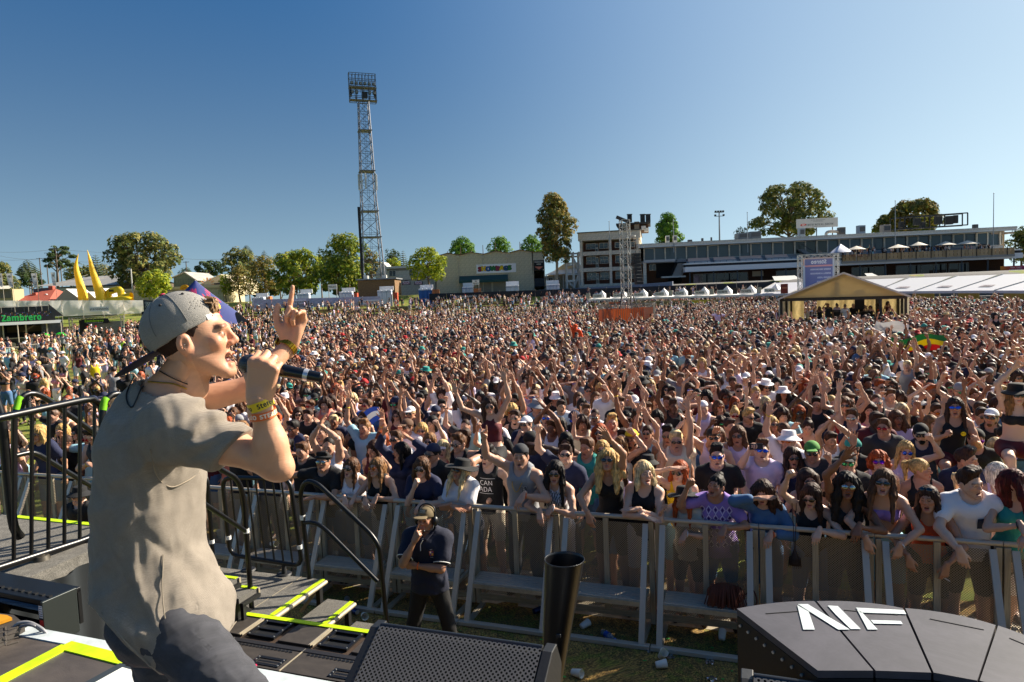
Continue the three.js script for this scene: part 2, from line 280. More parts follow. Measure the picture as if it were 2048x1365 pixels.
for(const[i,[px,top,w]]of[[250,556,120],[395,560,110],[560,562,160],[700,560,110],[950,545,130],[1200,540,140]].entries())tree('tree',['dark tree row far behind the sheds on the left','dark trees far behind the green gabled shed','dark trees filling the gaps under the fig trees','dark trees far behind the floodlight tower','dark trees far behind the big hall','dark trees far behind the three-storey building'][i],px,top,600,w,240,'dark',{lobes:14,count:1200,leaf:0.05});
// ---------------------------------------------------------------- buildings and structures round the field
function front(name,label,category,...rest){
const group=typeof rest[0]==='string'?rest.shift():undefined,[pa,da,pb,db,base]=rest;
const A=at(pa,580,da),B=at(pb,580,db);A.y=B.y=0;
const e=B.clone().sub(A),L=e.length();e.normalize();
const o=thing(name,label,category,group,V(A.x,base,A.z),Math.atan2(-e.z,e.x)),nx=-e.z,nz=e.x;
return{o,L,to(px,py){const r=ray(px,py),k=((A.x - 0)*nx + A.z*nz)/(r.x*nx + r.z*nz),p=r.multiplyScalar(k).add(V(0,3.7,0));return[p.x*e.x + p.z*e.z -(A.x*e.x + A.z*e.z),p.y - base];},x(px){return this.to(px,580)[0];},y(px,py){return this.to(px,py)[1];}};
}
const back=(z)=>new THREE.Matrix4().makeTranslation(0,0,z);
const stucco=M('#d6cab2',0.9,0,{map:wear,bumpMap:grit,bumpScale:0.01}),cream=M('#e0d0a6',0.9,0,{map:wear}),offwhite=M('#dedad0',0.85,0,{map:wear}),metalRoof=M('#c2bdb2',0.5,0.3,{map:wear}),concrete=M('#d2c8b8',0.9,0,{map:wear}),concreteBand=M('#ddd2c0',0.9,0,{map:wear});
const brickTex=tex(256,256,(u,v)=>{const row=Math.floor(v*16),x=(u*8 +(row % 2)*0.5)% 1,y=(v*16)% 1,m=x<0.05||y<0.12,k=0.85 + 0.3*(((Math.floor(u*8 +(row % 2)*0.5)*37 + row*91)% 17)/ 17 - 0.5);return m?[0.55,0.5,0.44]:[0.60*k,0.46*k,0.32*k];});
const brickBuff=M('#f0e6d6',0.9,0,{map:withRepeat(brickTex,0.5,0.7)}),brickBrown=M('#b08c78',0.9,0,{map:withRepeat(brickTex,0.5,0.7)});
const pane=M('#10181f',0.05,0,{specularIntensity:1}),paneBlue=M('#3a4b58',0.06,0,{specularIntensity:1});
function windowIn(o,x0,y0,x1,y1,z,cols,fm=offwhite,pm=pane,rows=1,fw=0.09){
const f=new MB(),w=x1 - x0,h=y1 - y0;
for(const x of[x0,x1])f.box(x,(y0 + y1)/ 2,z,fw,h + fw,fw*1.4);for(const y of[y0,y1])f.box((x0 + x1)/ 2,y,z,w - fw,fw,fw*1.3);
for(let i=1;i<cols;i++)f.box(x0 + w*i / cols,(y0 + y1)/ 2,z,fw*0.8,h - fw,fw*1.2);
for(let i=1;i<rows;i++)f.box((x0 + x1)/ 2,y0 + h*i / rows,z,w - fw,fw*0.7,fw);
const win=f.build('window',fm,o);
for(let i=0;i<cols;i++){const g=new MB().box(x0 + w*(i + 0.5)/ cols,(y0 + y1)/ 2,z - 0.02,w / cols - fw*0.9,h - fw,0.02);g.build('pane',pm,win);}
return win;
}
// --- the big hall
{
const f=front('show_hall','long beige hall with scalloped roof and a colourful lettered sign','hall',871,150,1066,150,0.6),o=f.o;
const pts=[[873,590],[873,513],[878,512],[895,507],[919,511],[942,505.5],[967,509],[991,503],[1017,506.5],[1040,500.5],[1066,504.6],[1066,590]].map(([a,b])=>f.to(a,b));
new MB().prism(shapeOf(pts),26,back(-26)).build('wall',stucco,o);
const rim=new MB();for(let i=1;i<10;i++){const a=pts[i],b=pts[i + 1];if(i<10)rim.bar(V(a[0],a[1]+ 0.06,-0.1),V(b[0],b[1]+ 0.06,-0.1),0.9,0.14);}rim.build('roof_edge',M('#6e4a40',0.8),o);
for(const px of[919,967,1017]){const p=new MB(),x=f.x(px),y=f.y(px,512);p.cyl(V(x,0.5,0.12),V(x,y - 0.3,0.12),0.07).box(x,y - 0.2,0.2,0.6,0.45,0.3);p.build('downpipe',concrete,o);}
for(const[px,py,h]of[[895,507,1.2],[921,511,4.2],[942,505,1.2],[966,508,4.4],[991,503,5.2],[1040,500,4]]){const[x,y]=f.to(px,py);new MB().cyl(V(x,y,-0.5),V(x,y + h*0.45,-0.5),0.09,0.06,6).build('roof_pole',M('#5a4038',0.8),o);}
{const[x0,y0]=f.to(953,548),[x1,y1]=f.to(1032,526.5),w=x1 - x0,h=y1 - y0,cx=(x0 + x1)/ 2,cy=(y0 + y1)/ 2;
const bd=new MB().box(cx,cy,0.12,w,h,0.16).build('sign_board',white,o);
const cols=['#8e1f38','#e2b500','#1d4f8e','#1f6b35','#8e2c4a','#d9b400','#1c4a78','#2c7a2e'];
printed(bd,'sign_print',w*0.98,h*0.94,cx,cy,0.206,1024,280,(g,W,H)=>{g.fillStyle='#e6e4ee';g.fillRect(0,0,W,H);g.font='900 190px sans-serif';g.lineJoin='round';let x=34;[...'SHOWBAGS'].forEach((c,i)=>{const y=206 +(i % 2?-6:6);g.lineWidth=26;g.strokeStyle='#1a1720';g.strokeText(c,x,y);g.lineWidth=12;g.strokeStyle=cols[i];g.strokeText(c,x,y);g.fillStyle=cols[i];g.fillText(c,x,y);x +=g.measureText(c).width*(c==='W'?0.86:0.93)- 12;});g.font='700 26px sans-serif';g.fillStyle='#c0392b';g.fillText('The',40,36);g.fillStyle='#2a8a8a';g.fillText('MEGA',86,38);});}
{const x0=f.x(920),x1=f.x(1017),y0=f.y(968,565.5),y1=f.y(968,551),aw=new MB();
aw.poly([V(x0,y1,0.1),V(x1,y1,0.1),V(x1,y0 + 0.5,1.9),V(x0,y0 + 0.5,1.9),V(x0,y0,1.9),V(x1,y0,1.9)],[[3,2,1,0],[4,5,2,3]]);aw.poly([V(x0,y1,0.1),V(x0,y0 + 0.5,1.9),V(x0,y0,1.9)],[[0,1,2]]).poly([V(x1,y1,0.1),V(x1,y0,1.9),V(x1,y0 + 0.5,1.9)],[[0,1,2]]);aw.build('awning',M('#24484a',0.85),o);
for(let i=0;i<3;i++){const a=lerp(x0,x1,i / 3)+ 0.2,b=lerp(x0,x1,(i + 1)/ 3)- 0.2,d=new MB();for(let y=0.8;y<y0;y +=0.28)d.box((a + b)/ 2,y,0.1,b - a,0.26,0.05 +(Math.round(y / 0.28)% 2)*0.02);d.build('roller_door',M('#8d8578',0.6,0.2),o);}}
}
{const f=front('gateway_building','narrow beige block with the dark THROUGH HERE arrow sign','building',1066.5,150,1091,150,0.6),o=f.o,y=(a)=>f.y(1078,a),L=f.x(1091),t=y(504.6),a=f.x(1069),b=f.x(1090);
const w=new MB();w.box(a / 2,t / 2,-8,a,t,16).box((b + L)/ 2,t / 2,-8,L - b,t,16).box((a + b)/ 2,(t + y(541))/ 2,-8,b - a,t - y(541),16).box((a + b)/ 2,t / 2,-15,b - a,t,1);w.build('wall',stucco,o);
new MB().box(L / 2,t + 0.05,-8,L + 0.3,0.14,16.3).build('roof_edge',M('#6e4a40',0.8),o);
const sy0=y(541),sy1=y(521),bd=new MB().box((a + b)/ 2,(sy0 + sy1)/ 2,0.12,b - a,sy1 - sy0,0.14).build('sign_board',dark,o);
printed(bd,'sign_print',(b - a)*0.98,sy1 - sy0,(a + b)/ 2,(sy0 + sy1)/ 2,0.2,256,256,(g)=>{g.fillStyle='#17191d';g.fillRect(0,0,256,256);g.fillStyle='#e0dcd2';g.font='700 46px sans-serif';g.textAlign='center';g.fillText('THROUGH',128,60);g.fillText('HERE',128,116);g.fillStyle='#cf7a68';g.beginPath();g.moveTo(20,160);g.lineTo(236,160);g.lineTo(128,240);g.fill();});
new MB().box((a + b)/ 2,(y(573)+ y(557))/ 2,-0.2,b - a,y(557)- y(573),0.1).build('gate',M('#1e2833',0.6),o);
new MB().ball(V(L - 0.4,y(543),0.3),0.28,0.4,0.28).build('wall_lamp',dark,o);}
// --- small white building and neighbours
{const f=front('small_building','small off-white building with a dark window and two pink gabled signs','building',774,158,871,158,1.0),o=f.o,y=(a)=>f.y(820,a),L=f.L;
new MB().box(L / 2,y(541)/ 2,-6,L,y(541),12).build('wall',offwhite,o);new MB().box(L / 2,y(534),-6,L + 0.6,0.5,13).build('roof',M('#c9c9c4',0.5,0.2),o);
new MB().box(L / 2,(y(536)+ y(541))/ 2,-5.9,L - 0.3,y(536)- y(541)+ 0.02,11.6).build('roof_band',M('#8f8b84',0.8),o);
new MB().box(L / 2,y(560),0.1,L,0.12,0.2).build('ledge',M('#8a857c',0.8),o);
windowIn(o,f.x(780),f.y(786,553),f.x(793),f.y(786,541),0.08,2,offwhite,pane);
windowIn(o,f.x(820),f.y(825,552),f.x(832),f.y(825,540),0.08,2,offwhite,pane);
for(const px of[804.5,829]){const x0=f.x(px),x1=f.x(px + 17),y0=f.y(px,570.5),y1=f.y(px,564),y2=f.y(px,560.5);const s=new MB().prism(shapeOf([[x0,y0],[x1,y0],[x1,y1],[(x0 + x1)/ 2,y2],[x0,y1]]),0.1,back(0.05)).build('gabled_sign',M('#54324e',0.7),o);
printed(s,'sign_print',(x1 - x0)*0.82,(y1 - y0)*1.0,(x0 + x1)/ 2,(y0 + y1)/ 2 + 0.12,0.17,128,64,(g)=>{g.fillStyle='#e8d8e0';g.fillRect(0,0,128,64);g.strokeStyle='#c0487a';g.lineWidth=10;g.beginPath();g.moveTo(6,60);g.lineTo(40,24);g.lineTo(64,44);g.lineTo(90,24);g.lineTo(122,60);g.stroke();});}}
{const f=front('brick_kiosk','buff brick block under the floodlight tower','building',716,140,790,140,0.4),o=f.o,y=(a)=>f.y(753,a),L=f.L;
new MB().box(L / 2,y(560.5)/ 2,-4,L,y(560.5),8).build('wall',brickBuff,o);new MB().box(L / 2,y(559.5)+ 0.12,-4,L + 0.7,0.24,8.7).build('roof',M('#8b8e92',0.5,0.3),o);
for(const px of[727,765])new MB().box(f.x(px),y(554.5),-3,0.9,0.9,0.8,0,0.05).build('air_conditioner',offwhite,o);}
{const f=front('white_gable_house','white gabled house end seen through the tower legs','building',752,170,776,170,2),o=f.o;new MB().prism(shapeOf([[752,575],[752,545],[765,524],[776,536],[776,575]].map(([a,b])=>f.to(a,b))),8,back(-8)).build('wall',M('#d6cfc4',0.9),o);}
{const f=front('low_building','low cream building with a shaded veranda beside the gum tree trunk','building',1092,150,1165,150,1.2),o=f.o,y=(a)=>f.y(1128,a),L=f.L;
new MB().box(L / 2,y(551)/ 2,-5,L,y(551),10).build('wall',M('#a99f8a',0.9,0,{map:wear}),o);new MB().poly([V(-0.4,y(550),2.2),V(L,y(548),2.2),V(L,y(534),-4),V(3,y(537),-4)],[[0,1,2,3]]).build('roof',metalRoof,o);
new MB().prism(shapeOf([[0.5,y(551)],[L,y(551)],[L,y(530)],[L*0.55,y(527)]]),5,back(-8)).build('upper_wall',cream,o);
windowIn(o,f.x(1097),y(568),f.x(1107),y(555),0.06,2);windowIn(o,f.x(1112),y(568),f.x(1120),y(555),0.06,1);for(const px of[1093,1110,1126])new MB().box(f.x(px),y(550)/ 2,2,0.15,y(550),0.15).build('post',offwhite,o);}
{const f=front('scaffold_stair','white steel scaffold stair tower against the three-storey building','stair tower',1133,139,1163,139,1.2),o=f.o,y=(a)=>f.y(1148,a),xs=[1135,1149,1160].map((p)=>f.x(p)),top=y(504);
const wh=M('#c2bfb8',0.55);for(const x of xs)for(const z of[0,-2.4])new MB().box(x,top / 2,z,0.28,top,0.28).build('post',wh,o);
for(const py of[507,513,526,549,561])for(const z of[0,-2.4])new MB().box((xs[0]+ xs[2])/ 2,y(py),z,xs[2]- xs[0],0.22,0.16).build('rail',wh,o);
for(const py of[530,563])new MB().box((xs[0]+ xs[1])/ 2,y(py),-1.2,xs[1]- xs[0],0.25,2.6).build('landing',wh,o);
for(const[a,b]of[[[1149,575],[1160,545]],[[1160,545],[1148,518]],[[1149,575],[1135,562]]]){const p=f.to(...a),q=f.to(...b),n=new MB();for(const z of[-0.3,-1.6])n.bar(V(p[0],p[1],z),V(q[0],q[1],z),0.1,0.35);for(let i=1;i<8;i++)n.box(lerp(p[0],q[0],i / 8),lerp(p[1],q[1],i / 8),-0.95,0.3,0.06,1.2);n.build('stair_flight',wh,o);}}
// --- three-storey building
{
const f=front('three_storey_building','three-storey concrete and brick building with open balconies','building',1162,138.4,1281,136,2.5),o=f.o,L=f.L,y=(a,px=1165)=>f.y(px,a),D=22;
const yb=[573.5,541,508.5,482].map((v)=>y(v)),top=y(467);
for(let k=0;k<4;k++){const t=k===3?top - yb[3]:0.75;new MB().box(L / 2,yb[k]+ t / 2 -(k===3?0:0.35),-D / 2 + 0.2,L + 0.5,t,D).build(k===3?'parapet':'floor_slab',k===3?concreteBand:concrete,o);}
new MB().box(L / 2,top + 0.1,-D / 2 + 0.2,L + 0.8,0.2,D + 0.4).build('roof_edge',M('#5d564e',0.8),o);
new MB().box(L / 2,yb[0]/ 2,-D / 2,L,yb[0],D - 0.4).build('base_wall',concrete,o);
new MB().box(L - 0.2,(top + yb[0])/ 2,-D / 2 - 1.2,0.5,top - yb[0]- 0.3,D - 3).build('side_wall',M('#d2c6ae',0.9,0,{map:wear}),o);
new MB().box(0.25,(top + yb[0])/ 2,-D / 2 - 1.2,0.5,top - yb[0]- 0.3,D - 3).build('side_wall',concrete,o);
const split=f.x(1223);
for(const x of[0.3,split,L - 0.35])new MB().box(x,(yb[3]+ yb[0])/ 2,0.05,0.5,yb[3]- yb[0]- 0.05,0.5).build('column',concreteBand,o);
for(let k=0;k<3;k++){
const y0=yb[k]+ 0.4,y1=yb[k + 1]- 0.36,h=y1 - y0;
new MB().box(L / 2,(y0 + y1)/ 2,-2.6,L - 1,h,0.3).build('recessed_wall',M('#a67c70',0.9,0,{map:withRepeat(brickTex,0.5,0.7)}),o);
for(const[a,b]of[[0.6,split - 0.4],[split + 0.4,L - 0.7]]){
const w=b - a,dx=a + w*0.52;windowIn(o,a + w*0.1,y0 + h*0.35,a + w*0.47,y1 - 0.15,-2.38,2,offwhite,paneBlue,2);windowIn(o,a + w*0.63,y0 + h*0.35,a + w*0.97,y1 - 0.15,-2.38,2,offwhite,paneBlue,2);
const dr=new MB().box(dx,y0 + h*0.45,-2.4,w*0.12,h*0.88,0.1).build('door',offwhite,o);new MB().box(dx,y0 + h*0.66,-2.33,w*0.09,h*0.34,0.04).build('pane',paneBlue,dr);new MB().box(dx,y0 + h*0.2,-2.33,w*0.09,h*0.26,0.04).build('pane',pane,dr);
}
const bal=new MB();for(let x=0.7;x<L - 0.6;x +=0.45)bal.box(x,y0 + 0.5,0.1,0.035,1,0.035);bal.box(L / 2,y0 + 1.02,0.1,L - 1,0.06,0.06);bal.build('balcony_rail',dark,o);
}
const px0=f.x(1238),px1=f.x(1300),ph0=top,ph1=y(443,1260);new MB().box((px0 + px1)/ 2,(ph0 + ph1)/ 2,-9,px1 - px0,ph1 - ph0 - 0.5,7).build('rooftop_room',M('#9c8470',0.9,0,{map:withRepeat(brickTex,0.5,0.7)}),o);
new MB().box((px0 + px1)/ 2,ph1,-9,px1 - px0 + 0.9,0.4,8).build('rooftop_slab',M('#3a3733',0.8),o);
new MB().box(f.x(1276),lerp(ph0,ph1,0.55),-5.4,1.0,2.4,0.12).build('rooftop_door',M('#b79c7e',0.8),o);
for(const px of[1290,1296])new MB().box(f.x(px),lerp(ph0,ph1,px<1293?0.45:0.2),-5.0,0.9,0.8,0.5,0,0.04).build('air_conditioner',offwhite,o);
}
for(const[i,px]of[1259.5,1285.5,1296.5].entries()){
const p=at(px,443,147),o=thing('roof_vent',['leftmost dark roof cowl on the rooftop room, beside the mast top','dark roof cowl, left one of the close pair on the rooftop room','dark roof cowl, right one of the close pair on the rooftop room'][i],'roof vent','cowls on the rooftop room',V(p.x,at(px,441,147).y,p.z));
new MB().box(0,0.6,0,0.9,1.2,0.8,0,0.05).build('body',M('#1d2126',0.5,0.3),o);new MB().box(0,1.24,0,1.1,0.16,1.0,0,0.04).build('cap',M('#4b4f52',0.5,0.3),o);new MB().box(0,-0.2,0,0.9,0.4,0.7).build('base',M('#2c2c2c',0.6),o);}
// --- low bluish wall in front of the buildings on the right
{const f=front('low_wall','long blue-grey concrete wall in front of the three-storey building','wall',1150,134,1345,122,1.2),o=f.o;const pts=[[1150,590],[1150,577],[1200,574],[1330,565],[1345,563],[1345,590]].map(([a,b])=>f.to(a,b));new MB().prism(shapeOf(pts),0.4,back(-0.4)).build('wall',M('#8a90a0',0.9,0,{map:wear}),o);}
// --- grandstand
{
const f=front('grandstand','long low grandstand with a glazed upper floor and rows of pale seats','grandstand',1284,138,2004,130,2.5),o=f.o,L=f.L,X=(p)=>f.x(p);
const yr=(py,px=1300)=>f.y(px,py),roofY=f.y(1300,492),winT=f.y(1300,497),winB=f.y(1300,521.5),D=24;
const rf=new MB();rf.box(L / 2,roofY + 0.05,-D / 2 + 1.6,L + 1.6,0.45,D + 3.2);rf.build('roof',M('#d9d3c6',0.6,0,{map:wear}),o);new MB().box(L / 2,roofY - 0.32,3.1,L + 1.4,0.35,0.14).build('fascia',M('#c9c9c8',0.6),o);
new MB().box(L / 2,roofY / 2,-D / 2 - 4,L,roofY - 0.4,D - 8).build('back_block',M('#54504c',0.9),o);
const n=32;
for(let i=0;i<n;i++){const a=lerp(0.6,L - 0.5,i / n),b=lerp(0.6,L - 0.5,(i + 1)/ n);windowIn(o,a + 0.06,winB,b - 0.06,winT,0,1,i % 2?M('#9aa3aa',0.5):offwhite,i>12&&i<17?M('#2f3733',0.06):paneBlue,1,0.13);}
for(let i=0;i<=n;i +=2)new MB().box(lerp(0.6,L - 0.5,i / n),(winB + winT)/ 2,0.2,0.26,winT - winB,0.3).build('mullion_post',offwhite,o);
new MB().box(L / 2,winB - 0.35,0,L,0.5,0.6).build('upper_sill',M('#8b9097',0.7),o);
const pL=X(1287),pR=X(1348),pT=yr(526),pB=yr(570);
new MB().box((pL + pR)/ 2,pT + 0.2,1,pR - pL,0.5,4).build('porch_slab',M('#aaaaac',0.8),o);new MB().box(pL + 0.2,(pT + pB)/ 2,2.2,0.6,pT - pB,0.6).build('porch_column',concreteBand,o);new MB().box((pL + pR)/ 2 - 1,(pT + pB)/ 2,-1.6,pR - pL,pT - pB,0.3).build('porch_wall',brickBrown,o);
new MB().box(X(1333),(pT + pB)/ 2 + 0.6,-1.38,3.6,pT - pB - 1.4,0.1).build('dark_doorway',M('#14161b',0.9),o);windowIn(o,X(1301),yr(541),X(1314),yr(529),-1.36,2);
{const st=new MB(),a=V(X(1350),yr(557),3.2),b=V(X(1366),yr(529),0.8);for(let i=0;i<14;i++)st.box(lerp(a.x,b.x,i / 14),lerp(a.y,b.y,i / 14),lerp(a.z,b.z,i / 14),1.9,0.2,0.4);st.build('stair',M('#8f8a84',0.9),o);const rl=new MB();for(const dx of[-1,1]){rl.bar(a.clone().add(V(dx,1,0)),b.clone().add(V(dx,1,0)),0.06);for(let i=0;i<9;i++){const p=a.clone().lerp(b,i / 9).add(V(dx,0,0));rl.bar(p,p.clone().add(V(0,1,0)),0.04);}}rl.build('stair_rail',dark,o);new MB().box(X(1343),yr(556.5),3.5,4.5,0.3,2).build('stair_landing',M('#b9b4aa',0.8),o);}
const sL=X(1372),sR=X(1598),sB=yr(535.5),sT=yr(523);
for(let k=0;k<4;k++)new MB().box((sL + sR)/ 2,sB +(sT - sB)*k / 4 - 0.3,3.6 - k*0.85,sR - sL,0.6,0.9).build('seating_step',M('#9a9da4',0.9),o);
const seat=new RoundedBoxGeometry(0.62,0.62,0.1,1,0.04),sm=M('#dcb8aa',0.7),sm2=M('#b9b2ae',0.7);
for(let k=0;k<3;k++)for(let i=0;i<40;i++){if(i % 10>7)continue;const s=put('seat',seat,k?sm:sm2,o);s.position.set(lerp(sL + 0.6,sR - 1.5,i / 40),sB +(sT - sB)*(k + 0.25)/ 4 + 0.42,3.4 - k*0.85);s.rotation.x=-0.2;}
{const rl=new MB();rl.box((sL + sR)/ 2,sB + 0.7,4.3,sR - sL,0.07,0.07);for(let x=sL;x<sR;x +=1.2)rl.box(x,sB + 0.3,4.3,0.06,0.8,0.06);rl.build('terrace_rail',M('#3a4654',0.6),o);}
{const st=new MB(),a=V(sR + 0.3,sT + 1.1,0),b=V(X(1622),sB + 0.1,3.6);for(let i=0;i<12;i++)st.box(lerp(a.x,b.x,i / 12),lerp(a.y,b.y,i / 12)- 0.2,lerp(a.z,b.z,i / 12),0.9,0.22,2.2);st.build('terrace_stair',M('#777b80',0.9),o);const r2=new MB();r2.bar(a.clone().add(V(0,0.9,1)),b.clone().add(V(0,0.9,1)),0.1);r2.build('stair_rail',M('#2a3644',0.6),o);}
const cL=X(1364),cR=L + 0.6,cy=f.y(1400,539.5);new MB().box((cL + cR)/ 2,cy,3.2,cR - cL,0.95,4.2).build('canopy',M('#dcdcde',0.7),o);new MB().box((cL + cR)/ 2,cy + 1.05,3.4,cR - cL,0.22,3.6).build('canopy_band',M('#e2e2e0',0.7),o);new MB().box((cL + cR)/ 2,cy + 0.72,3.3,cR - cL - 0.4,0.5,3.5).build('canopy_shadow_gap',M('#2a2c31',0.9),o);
new MB().box((cL + L)/ 2,cy / 2 - 0.3,0.3,L - cL,cy,0.4).build('ground_floor_wall',M('#8a6e60',0.9,0,{map:withRepeat(brickTex,0.5,0.7)}),o);
for(const[a,b,c]of[[1387,1495,7],[1552,1592,2],[1702,1770,3],[1790,1890,4],[1895,1934,2]])windowIn(o,X(a),cy - 3.6,X(b),cy - 0.9,0.56,c,M('#8a8580',0.6),pane,1,0.12);
new MB().box(X(1515),cy - 1.3,0.6,2.1,1.0,0.1).build('notice_board',M('#b9a890',0.8),o);
for(let i=0;i<14;i++)new MB().box(lerp(cL + 1,cR - 1,i / 13),cy / 2 - 0.4,4.4,0.22,cy,0.22).build('canopy_post',M('#4a4d52',0.6),o);
const bL=X(1664),bR=X(1993),b0=f.y(1700,524),b1=f.y(1700,511.5);new MB().box((bL + bR)/ 2,b0 - 0.2,3.2,bR - bL,0.4,5).build('balcony_floor',M('#8d8a86',0.8),o);
for(let i=0;i<46;i++){const w=(bR - bL)/ 46;new MB().box(bL + w*(i + 0.5),(b0 + b1)/ 2,5.6,w - 0.07,b1 - b0,0.08).build('balcony_panel',M(i % 3?'#b09470':'#a08662',0.85),o);if(i % 4===0)new MB().box(bL + w*i,(b0 + b1)/ 2 + 0.1,5.72,0.1,b1 - b0 + 0.4,0.1).build('balcony_post',dark,o);}
const eL=X(1990),eR=X(2018);new MB().box((eL + eR)/ 2,roofY / 2 + 1,-4,eR - eL,roofY - 1.6,5).build('end_block',M('#b8a488',0.9,0,{map:wear}),o);new MB().box((eL + eR)/ 2,roofY - 0.7,-3.4,eR - eL + 1.6,0.3,7).build('end_roof',M('#8a8078',0.7),o);windowIn(o,X(2006),f.y(2010,487),X(2013),f.y(2010,470),-1.44,1);
new MB().box(X(2030),f.y(2030,513),2,9,0.4,6).build('side_roof',M('#c9bea6',0.7),o);
}
{const f=front('bar_balcony_sign','orange and purple banner at the right edge above the white bar tents','sign',2000,118,2075,117,2.5),[x0,y0]=f.to(2001,545),[x1,y1]=f.to(2075,530);const b=new MB().box((x0 + x1)/ 2,(y0 + y1)/ 2,0,x1 - x0,y1 - y0,0.1).build('board',dark,f.o);
printed(b,'sign_print',x1 - x0,y1 - y0,(x0 + x1)/ 2,(y0 + y1)/ 2,0.06,512,110,(g)=>{const gr=g.createLinearGradient(0,0,512,0);gr.addColorStop(0,'#d9902c');gr.addColorStop(0.25,'#c0452c');gr.addColorStop(1,'#7a1f7a');g.fillStyle=gr;g.fillRect(0,0,512,110);g.fillStyle='#f0d8d0';g.font='700 26px monospace';g.fillText('GOOD TIMES',140,40);g.font='700 44px monospace';g.fillText('EMBASSY',118,90);});
for(const x of[x0 + 0.3,x1 - 0.3])new MB().box(x,y0 / 2,0,0.12,y0,0.12).build('post',dark,f.o);}
for(const[i,[px,py,w,kind]]of[[1682,500,36,1],[1713,499,30,0],[1796,496,34,0],[1837,491,28,0],[1892,490,32,0],[1935,488,36,0]].entries()){
const p=at(px,py,127),r=w / 2*127 / 1365,o=thing(kind?'balcony_marquee':'parasol',['pale blue-white peaked marquee at the left end of the balcony','cream parasol directly right of the balcony marquee','cream parasol in front of the flagpole on the balcony','cream parasol right of the balcony flagpole','wide cream parasol left of the last one on the balcony','rightmost and largest cream parasol on the balcony'][i],'parasol','sunshades on the grandstand balcony',V(p.x,p.y - 2.2,p.z));
new MB().add(new THREE.ConeGeometry(r*1.25,kind?1.6:0.7,kind?4:8,1,true).rotateY(Math.PI / 4),new THREE.Matrix4().makeTranslation(0,2.5,0)).build('canopy',M(kind?'#bcc2d4':'#d8cfbc',0.8,0,{side:THREE.DoubleSide,transmission:0.25}),o);new MB().cyl(V(0,0,0),V(0,2.7,0),0.04).build('pole',offwhite,o);}
for(const[i,[px,top,bot]]of[[1220,443,500],[1348,440,505],[1496,425,505],[1791,402,492],[1987,387,505]].entries()){
const d=[136,134,133,128,126][i],a=at(px,bot,d),b=at(px,top,d),o=thing('flagpole',['bare flagpole on the front of the three-storey building','bare flagpole at the left end of the grandstand','bare flagpole on the grandstand in front of the huge gum','tall bare flagpole rising from the balcony','tallest bare flagpole at the right end of the grandstand'][i],'flagpole','flagpoles of the grandstand',V(a.x,a.y,a.z));new MB().cyl(V(0,0,0),V(0,b.y - a.y,0),0.09,0.05,8).build('pole',M('#8f9499',0.5,0.4),o);new MB().ball(V(0,b.y - a.y,0),0.1).build('finial',M('#8f9499',0.5,0.4),o);}
{const a=at(1440,505,165),b=at(1438,425,165),o=thing('light_mast','slim floodlight mast far behind the grandstand roof','light mast',null,V(a.x,3,a.z)),h=b.y - 3;new MB().cyl(V(0,0,0),V(0,h,0),0.3,0.14,8).build('pole',M('#7a8087',0.5,0.4),o);new MB().box(0,h,0,2.2,0.14,0.2).box(0,h - 0.9,0,2.2,0.12,0.2).build('crossbar',dark,o);for(const x of[-0.9,-0.3,0.3,0.9])new MB().box(x,h + 0.2,0.2,0.45,0.4,0.3,0,0.04).build('floodlight',dark,o);for(const x of[-1,1])new MB().box(x,h - 0.7,0.2,0.45,0.4,0.3,0,0.04).build('floodlight',dark,o);}
{const f=front('roof_sign','weathered white billboard with curved lettering on the grandstand roof','sign',1593,150,1676,149,0),[x0,y0]=f.to(1593,457.5),[x1]=f.to(1676,455),y1=f.y(1593,439);const b=new MB().box((x0 + x1)/ 2,(y0 + y1)/ 2,0,x1 - x0,y1 - y0,0.2).build('board',M('#8f9290',0.8),f.o);
printed(b,'sign_print',x1 - x0,y1 - y0,(x0 + x1)/ 2,(y0 + y1)/ 2,0.11,1024,232,(g,W,H)=>{g.fillStyle='#b9bab6';g.fillRect(0,0,W,H);g.fillStyle='#5c605f';g.textAlign='center';g.font='700 30px serif';g.fillText('ROYAL AGRICULTURAL',540,50);g.fillText('SOCIETY OF WA',540,84);g.font='900 66px serif';g.fillText('PERTH ROYAL SHOW',560,178);g.font='400 24px serif';g.fillText('CLAREMONT SHOWGROUND',560,212);g.fillStyle='#b8463c';g.beginPath();g.ellipse(170,150,74,30,-0.1,0,7);g.fill();g.fillStyle='#e8e0d8';g.font='italic 900 40px sans-serif';g.fillText('IGA',170,164);});
for(const x of[x0 + 1,(x0 + x1)/ 2,x1 - 1])new MB().box(x,y0 - 1.4,-0.3,0.16,3.4,0.16).build('post',dark,f.o);}
